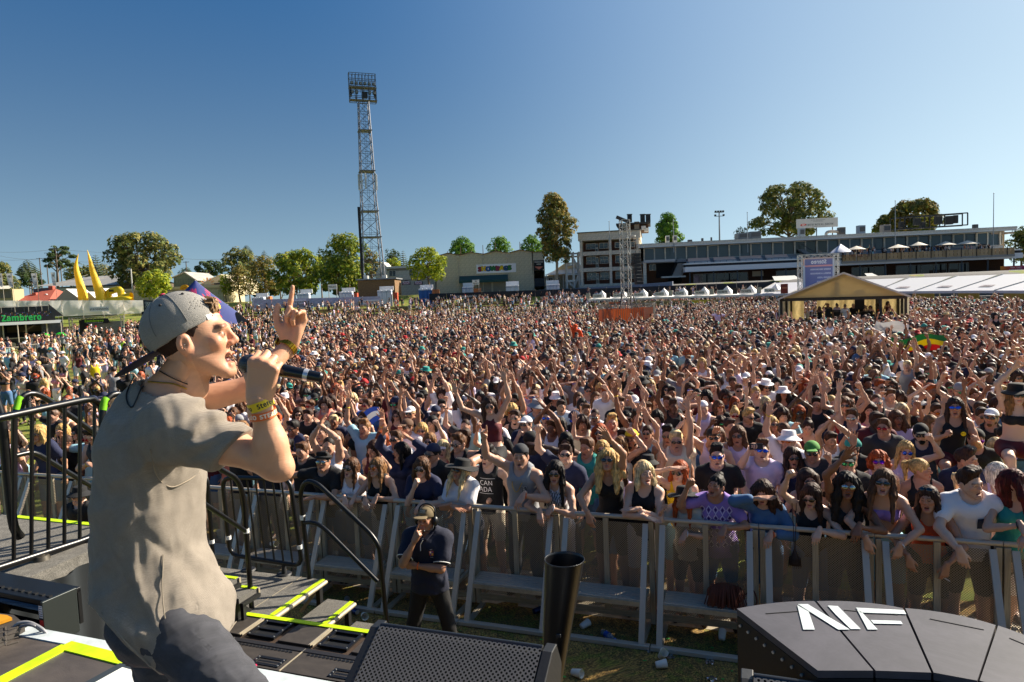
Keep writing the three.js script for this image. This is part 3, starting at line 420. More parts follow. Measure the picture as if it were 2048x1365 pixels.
for(const[i,[px,py,w,h,c]]of[[1335,480,7,14,'#b9bab4'],[1350,479,7,14,'#b9bab4'],[1603,470,11,17,'#8794a0'],[1683,463,12,15,'#5f5a55'],[1722,463,13,17,'#6d7f94'],[1771,459,15,16,'#86807a'],[1485,473,24,12,'#5d6870'],[1508,470,22,14,'#55606a'],[1951,450,8,9,'#33383d'],[1405,484,4,6,'#2c3136'],[1423,484,3,7,'#2c3136'],[1380,486,8,4,'#2c3136']].entries()){
const p=at(px,py,139),s=139 / 1365,o=thing('roof_unit',['white split air conditioner, left of the pair above the grandstand end','white split air conditioner, right of the pair above the grandstand end','blue-fronted cooler under the left side of the roof billboard','brown duct cooler right of the roof billboard','blue-fronted cooler standing alone on the roof','boxy grey cooler left of the roof flagpole','long grey plant box under the huge gum','taller grey plant box beside the long one','black flared chimney near the right end of the roof','short black vent right of the flagpole','thin black vent pipe on the left of the roof','flat black roof box on the left end'][i],'roof unit','machines on the grandstand roof',V(p.x,f0(px),p.z));
const W=w*s,H=h*s;new MB().box(0,H / 2,0,W,H,W,0,Math.min(0.06,W*0.1)).build('housing',M(c,0.5,0.3),o);new MB().box(0,H*0.55,W / 2 + 0.02,W*0.78,H*0.55,0.03).build('grille',M('#3a4148',0.6),o);new MB().box(0,-0.15,0,W*1.1,0.3,W*0.9).build('stand',dark,o);if(i===3)new MB().tube([V(-0.6,0.7,0),V(-2.2,0.8,0),V(-3,0.5,0),V(-3.1,-0.3,0)],0.3,16,8).build('duct',alu,o);}
function f0(px){return at(px,lerp(488,456,(px - 1290)/ 710),139).y;}
{const o=thing('speaker_cage','black steel frame on the roof holding several dark loudspeakers','loudspeaker cage',null,V(0,0,0));const A=(px,py)=>at(px,py,137),m=M('#23272b',0.5,0.4),fr=new MB();
for(const dz of[0,-1.6]){const o2=V(0,0,dz);fr.bar(A(1790,436).add(o2),A(1936,426).add(o2),0.22).bar(A(1790,459).add(o2),A(1936,450).add(o2),0.22);for(const px of[1790,1810,1860,1890,1936]){const t=(px - 1790)/ 146;fr.bar(A(px,lerp(436,426,t)).add(o2),A(px,lerp(459,450,t)).add(o2),0.18);}}fr.build('frame',m,o);
for(const[px,py,w,h,r]of[[1807,449,7,12,0],[1839,443,12,14,0],[1882,440,13,16,0.1],[1904,440,13,17,-0.3],[1917,438,9,16,-0.5],[1850,450,8,12,0]]){const p=A(px,py),s=0.1;new MB().box(p.x,p.y,p.z - 0.8,w*s,h*s,0.8,r,0.04).build('loudspeaker',M('#191c20',0.6),o);}}
// --- floodlight tower
{
const d=150,b=at(746,570,d),H=at(732,205,d).y - 2.6,o=thing('floodlight_tower','tall steel lattice floodlight tower on the skyline','tower',null,V(b.x,2.6,b.z),0.35),steel=M('#6d7078',0.5,0.5),rust=M('#585a60',0.5,0.5);
const half=(y)=>{const t=y / H;return t<0.5?lerp(2.55,1.55,t / 0.5):lerp(1.55,1.02,(t - 0.5)/ 0.5);},cor=[[-1,-1],[1,-1],[1,1],[-1,1]],P=(k,y)=>V(cor[k][0]*half(y),y,cor[k][1]*half(y));
for(let k=0;k<4;k++)new MB().bar(P(k,0),P(k,H*0.5),0.19).bar(P(k,H*0.5),P(k,H),0.15).build('leg',steel,o);
const lv=[];for(let y=0,i=0;y<H - 0.5;i++){lv.push(y);y +=y<H*0.5?3.0:2.1;}lv.push(H);
for(let i=0;i<lv.length - 1;i++){const m=new MB();for(let k=0;k<4;k++){const q=(k + 1)% 4;m.bar(P(k,lv[i]),P(q,lv[i + 1]),0.065).bar(P(q,lv[i]),P(k,lv[i + 1]),0.065).bar(P(k,lv[i + 1]),P(q,lv[i + 1]),0.075);}m.build('lattice_bay',rust,o);}
for(const y of[H*0.33,H*0.46,H*0.66,H*0.86]){const h=half(y);new MB().box(0,y,0,h*2 + 0.5,0.14,h*2 + 0.5).build('platform',steel,o);}
const ld=new MB();for(const x of[-0.2,0.2])ld.box(x,H / 2,0.4,0.05,H,0.05);for(let y=0.5;y<H;y +=0.8)ld.box(0,y,0.4,0.4,0.04,0.04);ld.build('ladder',steel,o);
const cb=new MB();cb.box(-half(0)+ 0.2,H*0.24,1.0,0.5,H*0.48,0.22);cb.build('cable_tray',dark,o);
for(const[x,z]of[[-1.9,1.3],[-1.5,1.8],[-0.7,1.9],[1.5,1.7],[-1.9,0.2],[1.9,0.4]]){const a=new MB().box(x,H*0.605,z,0.3,3.4,0.2,0,0.06).build('phone_antenna',M('#aeb2b4',0.5),o);new MB().box(x*0.85,H*0.605,z*0.85,0.12,0.2,0.5).build('bracket',steel,a);}
const hw=2.8,f0=H,f1=H + 6.0,fr=new MB();for(const z of[-0.6,0.6]){for(const x of[-hw,-hw / 2,0,hw / 2,hw])fr.bar(V(x,f0,z),V(x,f1,z),0.11);for(let y=0;y<=5;y++)fr.bar(V(-hw,lerp(f0,f1,y / 5),z),V(hw,lerp(f0,f1,y / 5),z),0.1);for(let i=0;i<8;i++)fr.bar(V(lerp(-hw,hw,i / 8),f0 +(i % 2)*6,z),V(lerp(-hw,hw,(i + 1)/ 8),f0 +((i + 1)% 2)*6,z),0.06);}for(const x of[-hw,hw])for(let y=0;y<=5;y++)fr.bar(V(x,lerp(f0,f1,y / 5),-0.6),V(x,lerp(f0,f1,y / 5),0.6),0.09);fr.build('lamp_frame',rust,o);
for(const y of[f0 + 0.35,f0 + 3.0])new MB().box(0,y,0.1,hw*2 + 0.2,0.16,1.6).build('lamp_platform',M('#6a6660',0.7),o);
for(let r=0;r<2;r++)for(let i=0;i<6;i++){if(r===0&&(i===2||i===3))continue;const x=lerp(-2.3,2.3,i / 5),y=f0 + 1.9 + r*1.9,L=new MB().box(x,y,0.7,0.62,0.62,0.5,0,0.08).build('floodlight',M('#2a2d30',0.5,0.3),o);new MB().cyl(V(x,y,0.95),V(x,y,0.98),0.25).build('lens',M('#6f746f',0.2),L);}
new MB().box(-2.6,f0 + 1.9,0.2,0.5,1.5,0.6).box(2.6,f0 + 1.9,0.2,0.5,1.5,0.6).box(0.35,f0 + 1.5,0.3,1.1,1.3,0.8).build('control_box',dark,o);
}
// ---------------------------------------------------------------- left side: sheds, tents, horns, banners, food truck
{const f=front('pale_shed','big pale shed with a long grey metal roof behind the horns','shed',66,175,240,165,2.5),o=f.o;const q=(px,py,z)=>{const[x,y]=f.to(px,py);return V(x,y,z);};
new MB().poly([q(68,573,0),q(240,570,0),q(228,547,-9),q(113,553,-9)],[[0,1,2,3]]).poly([q(113,553,-9),q(228,547,-9),q(240,570,-18),q(68,573,-18)],[[0,1,2,3]]).build('roof',metalRoof,o);
new MB().box(f.L / 2,f.y(150,572)/ 2,-9,f.L - 0.6,f.y(150,573),17).build('wall',M('#7c6e60',0.9,0,{map:wear}),o);
for(const px of[143,130]){const[x,y]=f.to(px,px===143?552:570);new MB().cyl(V(x,y - 0.6,-6),V(x,y + 0.5,-6),0.4,0.4,10).ball(V(x,y + 0.6,-6),0.55,0.4,0.55).build('roof_ventilator',alu,o);}
for(const px of[100,160,200]){const a=q(px - 4,572,0.02),b=q(px +(px<140?12:4),549,-8.6);new MB().bar(a,b,0.12,0.1).build('roof_seam',M('#8f8a82',0.5),o);}}
{const f=front('beige_hall','long cream wall with flat parapet behind the star tent','building',244,152,445,150,1.5),o=f.o;new MB().box(f.L / 2,f.y(330,577)/ 2,-5,f.L,f.y(330,577),10).build('wall',cream,o);new MB().box(f.L / 2,f.y(330,577),-5,f.L + 0.4,0.4,10.4).build('parapet',M('#d8c8a0',0.9),o);new MB().box(f.L / 2,f.y(330,582),0.06,f.L,0.1,0.14).build('ledge',M('#8f7f60',0.9),o);}
{const f=front('low_cream_wall','low cream wall in front of the pale shed','wall',66,158,238,158,1.5),o=f.o;new MB().box(f.L / 2,f.y(150,576)/ 2,-0.2,f.L,f.y(150,576),0.4).build('wall',M('#c2bda6',0.9,0,{map:wear}),o);new MB().box(f.L*0.13,f.y(88,580)- 0.3,0.3,f.L*0.24,1.2,0.1).build('purple_board',M('#5e4a5a',0.8),o);}
{const f=front('green_gable_shed','shed with a dull green corrugated gable','shed',344,165,395,165,2),o=f.o;const g=[[347,590],[347,556],[370,546],[392,562],[392,590]].map(([a,b])=>f.to(a,b));new MB().prism(shapeOf(g),14,back(-14)).build('wall',M('#66786a',0.8,0,{map:wear}),o);for(let i=1;i<9;i++){const x=lerp(g[0][0],g[3][0],i / 9);new MB().box(x,g[1][1]*0.72,0.04,0.08,g[1][1]*0.5,0.06).build('corrugation',M('#5a6b5e',0.8),o);}new MB().bar(V(g[1][0]- 0.4,g[1][1],-6),V(g[2][0],g[2][1]+ 0.15,-6),13,0.2).bar(V(g[2][0],g[2][1]+ 0.15,-6),V(g[3][0]+ 0.4,g[3][1],-6),13,0.2).build('roof',metalRoof,o);}
{const f=front('cream_gable_hall','cream gabled hall with a small sun emblem','hall',385,160,466,160,2),o=f.o;const g=[[392,590],[392,573],[440,549],[466,563],[466,590]].map(([a,b])=>f.to(a,b));new MB().prism(shapeOf(g),16,back(-16)).build('wall',M('#d3c6a8',0.9,0,{map:wear}),o);const p=f.to(386,554),q=f.to(440,548);new MB().poly([V(g[1][0],g[1][1],0.15),V(g[2][0],g[2][1],0.15),V(q[0]- 1.5,q[1],-9),V(p[0],p[1],-9)],[[0,1,2,3]]).build('roof',metalRoof,o);
const[ex,ey]=f.to(415,570),s=new MB();for(let i=0;i<7;i++){const a=Math.PI*i / 6;s.bar(V(ex + Math.cos(a)*1,ey + Math.sin(a)*1,0.1),V(ex + Math.cos(a)*1.7,ey + Math.sin(a)*1.7,0.1),0.3,0.05);}s.build('sun_emblem',M('#d9861f',0.7),o);new MB().box(f.x(438),f.y(438,568),0.05,2.2,0.35,0.06).build('lettering',dark,o);}
{const p=at(369,574,149),o=thing('sun_sign','yellow half-round sign on top of the cream wall','sign',null,V(p.x,p.y - 0.6,p.z));new MB().prism((()=>{const s=new THREE.Shape();s.absarc(0,0,1.05,0,Math.PI);return s;})(),0.15,back(0)).build('disc',M('#f0a800',0.6),o);new MB().add(new THREE.TorusGeometry(0.45,0.07,6,14,Math.PI),back(0.17)).build('ring',M('#d97c00',0.6),o);}
{const f=front('red_roof_hall','low hall with a hipped red roof behind the food truck','hall',17,130,102,130,1.6),o=f.o;const q=(px,py,z)=>{const[x,y]=f.to(px,py);return V(x,y,z);};
new MB().poly([q(18,603,1),q(103,603,1),q(76,578,-5),q(64,578,-5),q(103,603,-11),q(18,603,-11)],[[0,1,2,3],[1,4,2],[0,3,5],[5,3,2,4]]).build('roof',M('#a9543f',0.7,0,{map:wear}),o);new MB().box(f.x(68),f.y(68,577),-5,0.9,1,0.9,0,0.1).box(f.x(53),f.y(53,590),-2.2,0.7,0.8,0.7,0,0.1).build('chimney',M('#a04c3a',0.7),o);new MB().box(f.L / 2,f.y(60,606)/ 2,-5,f.L - 1,f.y(60,603),9).build('wall',M('#5d5148',0.9),o);}
{const f=front('kiosk','kiosk with a pale awning roof at the left edge','kiosk',-25,128,26,128,1.6),o=f.o;new MB().poly([V(-1,f.y(0,578),1),V(f.L,f.y(20,578),1),V(f.L - 2,f.y(0,571),-3),V(-1,f.y(0,571),-3)],[[0,1,2,3]]).build('roof',M('#c9c4b0',0.7),o);new MB().box(f.L / 2,f.y(0,580)/ 2,-1.5,f.L - 0.4,f.y(0,579),3).build('wall',M('#a89c78',0.9),o);new MB().box(f.x(10),f.y(10,588),0.1,2,1.6,0.08).build('poster',M('#6a6660',0.8),o);}
{
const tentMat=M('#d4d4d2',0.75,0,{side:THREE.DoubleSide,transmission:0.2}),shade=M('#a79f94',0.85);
for(const[i,[l,pk,r,ty,by]]of[[74,90,120,588,604],[106,131,166,578,604],[162,176,196,584,604],[186,205,232,577,604]].entries()){
const f=front('peaked_tent',['small white peaked tent right of the red roof','larger white peaked tent left of the first yellow horn','white peaked tent between the two yellow horns','white peaked tent behind the taller yellow horn'][i],'tent','white peaked tents behind the banner fence',l,132 - i,r,132 - i,1.9),o=f.o,q=(px,py,z)=>{const[x,y]=f.to(px,py);return V(x,y,z);};
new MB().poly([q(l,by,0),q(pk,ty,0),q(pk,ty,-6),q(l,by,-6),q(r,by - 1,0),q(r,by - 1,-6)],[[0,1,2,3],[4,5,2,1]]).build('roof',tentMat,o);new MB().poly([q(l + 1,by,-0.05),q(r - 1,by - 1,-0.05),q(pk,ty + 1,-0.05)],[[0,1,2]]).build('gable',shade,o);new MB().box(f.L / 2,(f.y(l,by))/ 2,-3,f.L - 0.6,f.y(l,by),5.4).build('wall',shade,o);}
}
{
const y=M('#f7d400',0.6,0,{transmission:0.4,side:THREE.DoubleSide});
for(const[i,pts]of[[[168,612,9.2],[164,588,8.6],[157,560,6.5],[152,540,4.6],[152,525,2.6],[156,508,0.3]],[[204,612,9.6],[200,590,9],[192,565,7.2],[184,540,5],[179,520,2.8],[174,500,0.3]]].entries()){
const d=128,c=new THREE.CatmullRomCurve3(pts.map(([px,py])=>at(px,py,d))),rr=pts.map((p)=>p[2]*d / 1365),N=40,S=16,P=[],I=[],fr=c.computeFrenetFrames(N);const o=thing('inflatable_horn',i?'taller yellow inflatable horn with straight tip, right one of the pair':'shorter yellow inflatable horn with curved tip, left one of the pair','inflatable','yellow inflatable horns',at(...pts[0].slice(0,2),d)),b=o.position;
for(let k=0;k<=N;k++){const t=k / N,p=c.getPoint(t),j=Math.min(rr.length - 2,Math.floor(t*(rr.length - 1))),r=lerp(rr[j],rr[j + 1],t*(rr.length - 1)- j);for(let s=0;s<S;s++){const a=s / S*6.2832,w=r*(1 + 0.02*Math.cos(k*3.14));P.push(p.x - b.x +(fr.normals[k].x*Math.cos(a)+ fr.binormals[k].x*Math.sin(a))*w,p.y - b.y +(fr.normals[k].y*Math.cos(a)+ fr.binormals[k].y*Math.sin(a))*w,p.z - b.z +(fr.normals[k].z*Math.cos(a)+ fr.binormals[k].z*Math.sin(a))*w);}}
for(let k=0;k<N;k++)for(let s=0;s<S;s++){const a=k*S + s,e=k*S +(s + 1)% S;I.push(a,e,a + S,e,e + S,a + S);}
const g=new THREE.BufferGeometry();g.setAttribute('position',new THREE.Float32BufferAttribute(P,3));g.setIndex(I);g.computeVertexNormals();put('horn',g,y,o);}
}
{const p=at(240,600,129),o=thing('inflatable_arch','yellow inflatable arch lying behind the white banner fence','inflatable',null,V(p.x,p.y,p.z)),y=M('#e3bd00',0.5,0,{clearcoat:0.3});new MB().tube([V(-2.4,0.2,0),V(-1.9,1.5,0),V(0,1.9,0),V(0.4,0.6,0),V(2.3,0.7,0.2)],0.62,30,12).build('tube',y,o);new MB().tube([V(-2.4,-0.3,0.8),V(-0.6,0,0.8),V(1.4,0.1,0.8),V(2.6,-0.3,0.8)],0.6,24,12).build('tube',y,o);new MB().box(-1.2,1.75,0.62,0.9,0.4,0.05).build('lettering',M('#3a3200',0.6),o);}
for(const[i,[px,top,bot,w]]of[[2,547,574,8],[20,547,574,13],[69.5,547,575,12],[107.5,545,572,9]].entries()){
const d=125,s=d / 1365,b=at(px + w / 2 + 2,604,d),t=at(px,top,d),o=thing('feather_flag',['white feather flag cut by the left edge of the picture','white feather flag left of the Norfolk pine','white feather flag above the red hall roof','white feather flag in front of the pale shed, rightmost of four'][i],'flag','black and white feather flags',V(b.x,1.9,b.z)),H=t.y - 1.9,W=w*s,h=(bot - top)*s;
new MB().cyl(V(0,0,0),V(0,H,0),0.05,0.03,6).build('pole',alu,o);
const g=new THREE.PlaneGeometry(W,h,6,10),pa=g.attributes.position;for(let k=0;k<pa.count;k++){const u=pa.getX(k)/ W + 0.5,v=pa.getY(k)/ h + 0.5;pa.setXYZ(k,-W + u*W*(0.55 + 0.45*v)+ W*0.45*(1 - v),H - h + v*h,Math.sin(u*4 + v*5)*0.08);}g.computeVertexNormals();
put('cloth',g,new THREE.MeshPhysicalMaterial({side:THREE.DoubleSide,roughness:0.8,transmission:0.2,map:canvasTex(64,128,(c)=>{c.fillStyle='#dcd8e0';c.fillRect(0,0,64,128);c.fillStyle='#22222a';c.beginPath();c.ellipse(32,30,20,10,0,0,7);c.fill();c.strokeStyle='#dcd8e0';c.lineWidth=3;c.beginPath();c.moveTo(14,30);c.lineTo(50,30);c.stroke();c.fillStyle='#33333c';for(let k=0;k<9;k++)c.fillRect(6 +(k % 3)*20,84 + Math.floor(k / 3)*14,10,7);})}),o);}
for(const[i,[px,top,bot,lean]]of[[78,516,560,4],[110,496,553,5],[95,530,575,2],[123,532,575,1],[374,523,560,0],[264,538,600,2]].entries()){const d=i===5?138:195,a=at(px + lean,bot,d),b=at(px,top,d),gy=rise(a.x,d),o=thing(i===5?'lamp_post':'power_pole',['short wooden power pole left of the layered gum','tallest wooden power pole in front of the layered gum','thin pole left of the pale shed roof','thin pole behind the first yellow horn','power pole behind the green gabled shed','pale lamp post in front of the big gum'][i],i===5?'lamp post':'power pole',i===5?null:'power poles on the left skyline',V(a.x,gy,a.z));const H=b.y - gy;new MB().cyl(V(0,0,0),V(0,H,0),i===5?0.14:0.2,0.12,8).build('pole',i===5?M('#b9b9b6',0.5):M('#5c5148',0.9),o);new MB().box(i===5?-0.5:0,H - 0.2,0,i===5?1.2:1.8,0.14,0.14).build(i===5?'lamp_arm':'crossarm',i===5?M('#b9b9b6',0.5):M('#4a4038',0.9),o);}
for(const[i,[x0,y0,x1,y1]]of[[-20,504,110,499],[110,499,350,508],[-20,520,110,514],[-20,508,78,520],[110,520,345,529],[345,516,470,517]].entries()){const pts=[];for(let k=0;k<=10;k++){const t=k / 10;pts.push(at(lerp(x0,x1,t),lerp(y0,y1,t)+ 3*Math.sin(Math.PI*t),194));}const o=thing('power_wire',['upper wire from the left edge to the tallest pole','upper wire from the tallest pole over the big gum','second wire from the left edge to the tallest pole','wire from the left edge to the short pole','lower wire behind the two horns','wire right of the big gum crown'][i],'wire','overhead wires on the left',V(0,0,0));new MB().tube(pts,0.035,20,5).build('wire',M('#8f979c',0.6),o);}
// --- banner fences
function bannerFence(name,label,p0,p1,top,bot,d0,d1,m,opt={}){
const f=front(name,label,'banner fence',p0,d0,p1,d1,0),n=Math.max(1,Math.round(f.L /(opt.step??3.2))),o=f.o;
for(let i=0;i<n;i++){const a=f.L*i / n,b=f.L*(i + 1)/ n - 0.03,ya=lerp(f.y(p0,bot[0]),f.y(p1,bot[1]),i / n),yb=lerp(f.y(p0,bot[0]),f.y(p1,bot[1]),(i + 1)/ n),ta=lerp(f.y(p0,top[0]),f.y(p1,top[1]),i / n),tb=lerp(f.y(p0,top[0]),f.y(p1,top[1]),(i + 1)/ n);
const g=new THREE.PlaneGeometry(1,1,8,5),q=g.attributes.position;for(let k=0;k<q.count;k++){const u=q.getX(k)+ 0.5,v=q.getY(k)+ 0.5,x=lerp(a,b,u);q.setXYZ(k,x,lerp(lerp(ya,yb,u),lerp(ta,tb,u),v),(opt.billow??0.12)*(Math.sin(v*3.14)*Math.sin(u*3.14)+ 0.8*fbm(x*0.9,v*2,i))+ 0.06);}g.computeVertexNormals();put('banner',g,m,o);
new MB().cyl(V(a,0,-0.05),V(a,ta + 0.15,-0.05),0.04,0.04,6).build('post',alu,o);}
return f;
}
const bannerWhite=M('#f2f0ec',0.8,0,{side:THREE.DoubleSide,transmission:0.62}),bannerBlack=M('#191d24',0.7,0,{side:THREE.DoubleSide});
{const f=bannerFence('white_banner_fence','long white wind-filled banner fence on the bank left of the performer',-60,284,[602,601],[640,627],112,122,bannerWhite,{billow:0.5});const[x0,y0]=f.to(180,624),[x1,y1]=f.to(218,613);printed(f.o,'lettering',x1 - x0,y1 - y0,(x0 + x1)/ 2,(y0 + y1)/ 2,0.75,512,128,(g)=>{g.fillStyle='#cfd1d4';g.fillRect(0,0,512,128);g.fillStyle='#24242a';g.font='700 92px sans-serif';g.fillText('stereosonic',4,92,504);});}
bannerFence('dark_banner_fence','short dark banner with white hexagon cluster beside the white banner',284,312,[600,602],[627,626],122,123,new THREE.MeshPhysicalMaterial({side:THREE.DoubleSide,roughness:0.7,map:canvasTex(256,256,(g)=>{g.fillStyle='#14232c';g.fillRect(0,0,256,256);g.strokeStyle='#b9c4c8';g.lineWidth=5;for(let i=0;i<19;i++){const q=i % 5,r=Math.floor(i / 5),x=50 + q*40 +(r % 2)*20,y=60 + r*36;g.beginPath();for(let k=0;k<=6;k++){const a=k*Math.PI / 3 + Math.PI / 6;g[k?'lineTo':'moveTo'](x + Math.cos(a)*21,y + Math.sin(a)*21);}g.stroke();}})}),{billow:0.05,step:4});
{const f=bannerFence('lilac_banner_fence','long lilac-white banner fence below the toilets, left of the brick block',505,760,[600,593],[618,611],124,126,M('#b9b9d2',0.7,0,{side:THREE.DoubleSide,map:wear}),{billow:0.06});for(const[a,b]of[[716,757],[578,612]]){const[x0,y0]=f.to(a,611),[x1,y1]=f.to(b,598);printed(f.o,'lettering',x1 - x0,(y1 - y0)*0.8,(x0 + x1)/ 2,(y0 + y1)/ 2,0.25,512,128,(g)=>{g.fillStyle='#cfcfe0';g.fillRect(0,0,512,128);g.fillStyle='#20202a';g.font='700 92px sans-serif';g.fillText('stereosonic',4,92,504);});}}
{const f=bannerFence('black_banner_fence','long black banner fence in front of the big hall',858,1178,[588,577],[601,590],126,124,bannerBlack,{billow:0.05});bannerFence('tent_back_fence','dark fence running behind the white ticket tents',1180,1560,[578,563],[596,583],118,101,bannerBlack,{billow:0.03});const[x0,y0]=f.to(908,598),[x1,y1]=f.to(960,588);printed(f.o,'lettering',x1 - x0,y1 - y0,(x0 + x1)/ 2,(y0 + y1)/ 2,0.25,512,100,(g)=>{g.fillStyle='#191d24';g.fillRect(0,0,512,100);g.fillStyle='#b9bcc0';g.font='700 80px sans-serif';g.fillText('Stereosonic',4,76,500);});}
// --- portable toilets behind the fences
{const wb=M('#d6d8dc',0.6),bl=M('#c3c9d4',0.6),og=M('#c8703c',0.6),rd=M('#b8482c',0.6);
for(const[i,[px,py,n,w,kind]]of[[506,599,3,24,0],[538,594,2,5,2],[596,591,3,24,0],[680,588,4,26,0],[709,587,1,7,2],[756,585,3,28,0],[788,586,1,8,2],[838,582,3,26,1],[865,580,2,14,2],[925,578,3,22,0],[948,578,2,14,2],[1012,575,3,26,0],[1093,573,4,26,0]].entries()){
const d=129,s=d / 1365,o=thing('portable_toilets',['white toilet block at the left end of the lilac banner','small orange unit beside the leftmost toilet block','white and blue toilet block just right of the raised finger','white and blue toilet block right of the TOILETS sign','red-brown cabin left of the brick block','white and blue toilet block in front of the brick block','bright red cabin at the end of the brick block','white and blue toilet block in front of the bright tree','orange cabin right of the bright tree','white toilet block left of the small white sign','orange cabin under the small white sign','white and blue toilet block in front of the hall, right of the awning','white and blue toilet block under the gum tree'][i],'toilet block','portable toilets on the bank',V(0,0,0)),b=at(px,py + 10,d);o.position.set(b.x,1.9,b.z);
const W=w*s / n,top=at(px,py - 8,d).y - 1.9;
for(let k=0;k<n;k++){const x=W*(k + 0.5);new MB().box(x,(top - 0.7)/ 2,0,W - 0.05,top - 0.7,1.2,0,0.03).build('cabin',kind===2?(px===788||px===709?rd:og):kind?M('#2a5fa0',0.6):bl,o);if(kind !==2){new MB().box(x,top - 0.55,0.05,W - 0.02,0.32,1.3,0,0.08).build('cabin_roof',wb,o);new MB().box(x,top - 0.74,0.05,W - 0.02,0.08,1.28).build('blue_trim',M('#2f6fae',0.6),o);}}
if(kind !==2)new MB().box(W*n*0.52,top - 0.05,-1.6,W*n,0.8,0.2).build('rear_panel',wb,o);}}
for(const[i,[px,py,w,t]]of[[665,573,18,['TOILETS']],[952,564,14,['TO','TOILETS']]].entries()){const f=front('toilet_sign',i?'small white sign on posts in front of the hall awning':'white TOILETS sign on two posts above the lilac banner','sign',px - w / 2,127,px + w / 2,127,1.9),y0=f.y(px,py + 6),y1=f.y(px,py - 4);const b=new MB().box(f.L / 2,(y0 + y1)/ 2,0,f.L,y1 - y0,0.08).build('board',white,f.o);printed(b,'sign_print',f.L*0.96,(y1 - y0)*0.94,f.L / 2,(y0 + y1)/ 2,0.05,256,140,(g)=>{g.fillStyle='#dedcd4';g.fillRect(0,0,256,140);g.fillStyle='#1c1c1c';g.textAlign='center';t.forEach((s,k)=>{g.font='900 ' +(t.length>1?58:64)+ 'px sans-serif';g.fillText(s,128,t.length>1?60 + k*62:94,240);});});for(const x of[0.1,f.L - 0.1])new MB().box(x,y0 / 2,0,0.1,y0,0.1).build('post',alu,f.o);}
// --- food truck
{
const A=at(-60,650,66),B=at(128,650,70),o=(()=>{const e=B.clone().sub(A);return thing('food_truck','double-deck black food truck with green lettering at the left edge','food truck',null,V(A.x,0,A.z),Math.atan2(-e.z,e.x));})(),L=Math.hypot(B.x - A.x,B.z - A.z),k=M('#14181a',0.35,0.1,{clearcoat:0.6}),S=68.5 / 1365,xx=(px)=>(px + 60)/ 188*L,yy=(px,py)=>at(px,py,68.5).y;
new MB().box(L / 2,0.65,-1.3,L,0.9,2.5,0,0.08).build('chassis',k,o);new MB().box(L / 2 - 1,2.95,-1.3,L - 2,0.55,2.5,0,0.06).build('body',k,o);new MB().box(L*0.16,1.75,-1.3,L*0.3,1.8,2.5).build('body',k,o);new MB().box(L*0.86,1.75,-1.3,L*0.24,1.8,2.5,0,0.05).build('body',M('#232c36',0.25,0.1,{clearcoat:0.6}),o);new MB().box(L / 2,1.75,-2.4,L - 1,1.8,0.2).build('back_wall',M('#2a2a2a',0.8),o);
const hx0=xx(0),hx1=xx(92);new MB().box((hx0 + hx1)/ 2,1.1,0.05,hx1 - hx0,0.08,0.5).build('counter',alu,o);const fr=new MB();for(const px of[2,48,91])fr.box(xx(px),1.85,0,0.12,1.5,0.12);fr.box((hx0 + hx1)/ 2,2.58,0,hx1 - hx0,0.12,0.12);fr.build('hatch_frame',alu,o);
new MB().box((hx0 + hx1)/ 2,1.9,-2.2,hx1 - hx0 - 0.4,0.6,0.1).build('menu_board',M('#6a5a40',0.8),o);
new MB().poly([V(xx(-58),2.72,0.05),V(xx(122),2.72,0.05),V(xx(122),2.45,2.2),V(xx(-58),2.45,2.2)],[[3,2,1,0]]).build('awning',M('#9fa3a0',0.5,0.2,{side:THREE.DoubleSide}),o);for(const px of[35,122])new MB().cyl(V(xx(px),0,2.15),V(xx(px),2.47,2.15),0.05).build('awning_post',alu,o);
const sy0=yy(50,645),sy1=yy(50,627);const bd=new MB().box(xx(30),(sy0 + sy1)/ 2,0.06,xx(105)- xx(-55),sy1 - sy0 + 0.3,0.1).build('name_board',k,o);
printed(bd,'lettering',xx(105)- xx(-55),sy1 - sy0 + 0.26,xx(25),(sy0 + sy1)/ 2,0.13,1024,150,(g)=>{g.fillStyle='#101416';g.fillRect(0,0,1024,150);g.fillStyle='#1fae4a';g.font='900 110px sans-serif';g.fillText('Zambrero',360,108,520);for(let i=0;i<60;i++){g.fillStyle=['#d8d8d8','#e0402c','#e8b800','#8a3ab0','#2c8ad0'][i % 5];g.fillRect(340 +(i*97)% 660,(i*41)% 60,8,5);}});
new MB().box(L / 2 - 1,3.26,-1.3,L - 2,0.08,2.5).build('upper_deck',k,o);const rl=new MB();for(let x=0.3;x<xx(100);x +=1.1){rl.box(x,3.75,0,0.05,1,0.05).box(x,3.75,-2.5,0.05,1,0.05);}rl.box(xx(20),4.25,0,xx(100),0.05,0.05).build('deck_rail',alu,o);for(let i=0;i<6;i++)new MB().box(xx(-40 + i*25),3.75,-0.06,1.0,0.85,0.04).build('deck_panel',M('#1b1d20',0.4),o);
new MB().poly([V(xx(98),4.4,-0.1),V(xx(128),3.1,-0.1),V(xx(98),3.1,-0.1)],[[0,2,1]]).build('stair_cover',M('#222428',0.5),o);
for(const px of[83,118]){const t=new MB().add(new THREE.TorusGeometry(0.55,0.16,6,18,Math.PI),new THREE.Matrix4().makeTranslation(xx(px),0.72,0.1)).build('green_lettering',M('#25b02c',0.5),o);}new MB().box(xx(74),0.95,0.06,0.25,0.5,0.08).build('green_lettering',M('#25b02c',0.5),o);
for(const px of[-30,20,100]){const w=new MB().cyl(V(xx(px),0.45,-0.2),V(xx(px),0.45,0.08),0.45,0.45,18).build('wheel',black,o);new MB().cyl(V(xx(px),0.45,0.08),V(xx(px),0.45,0.11),0.22,0.2,12).build('rim',alu,w);}
}
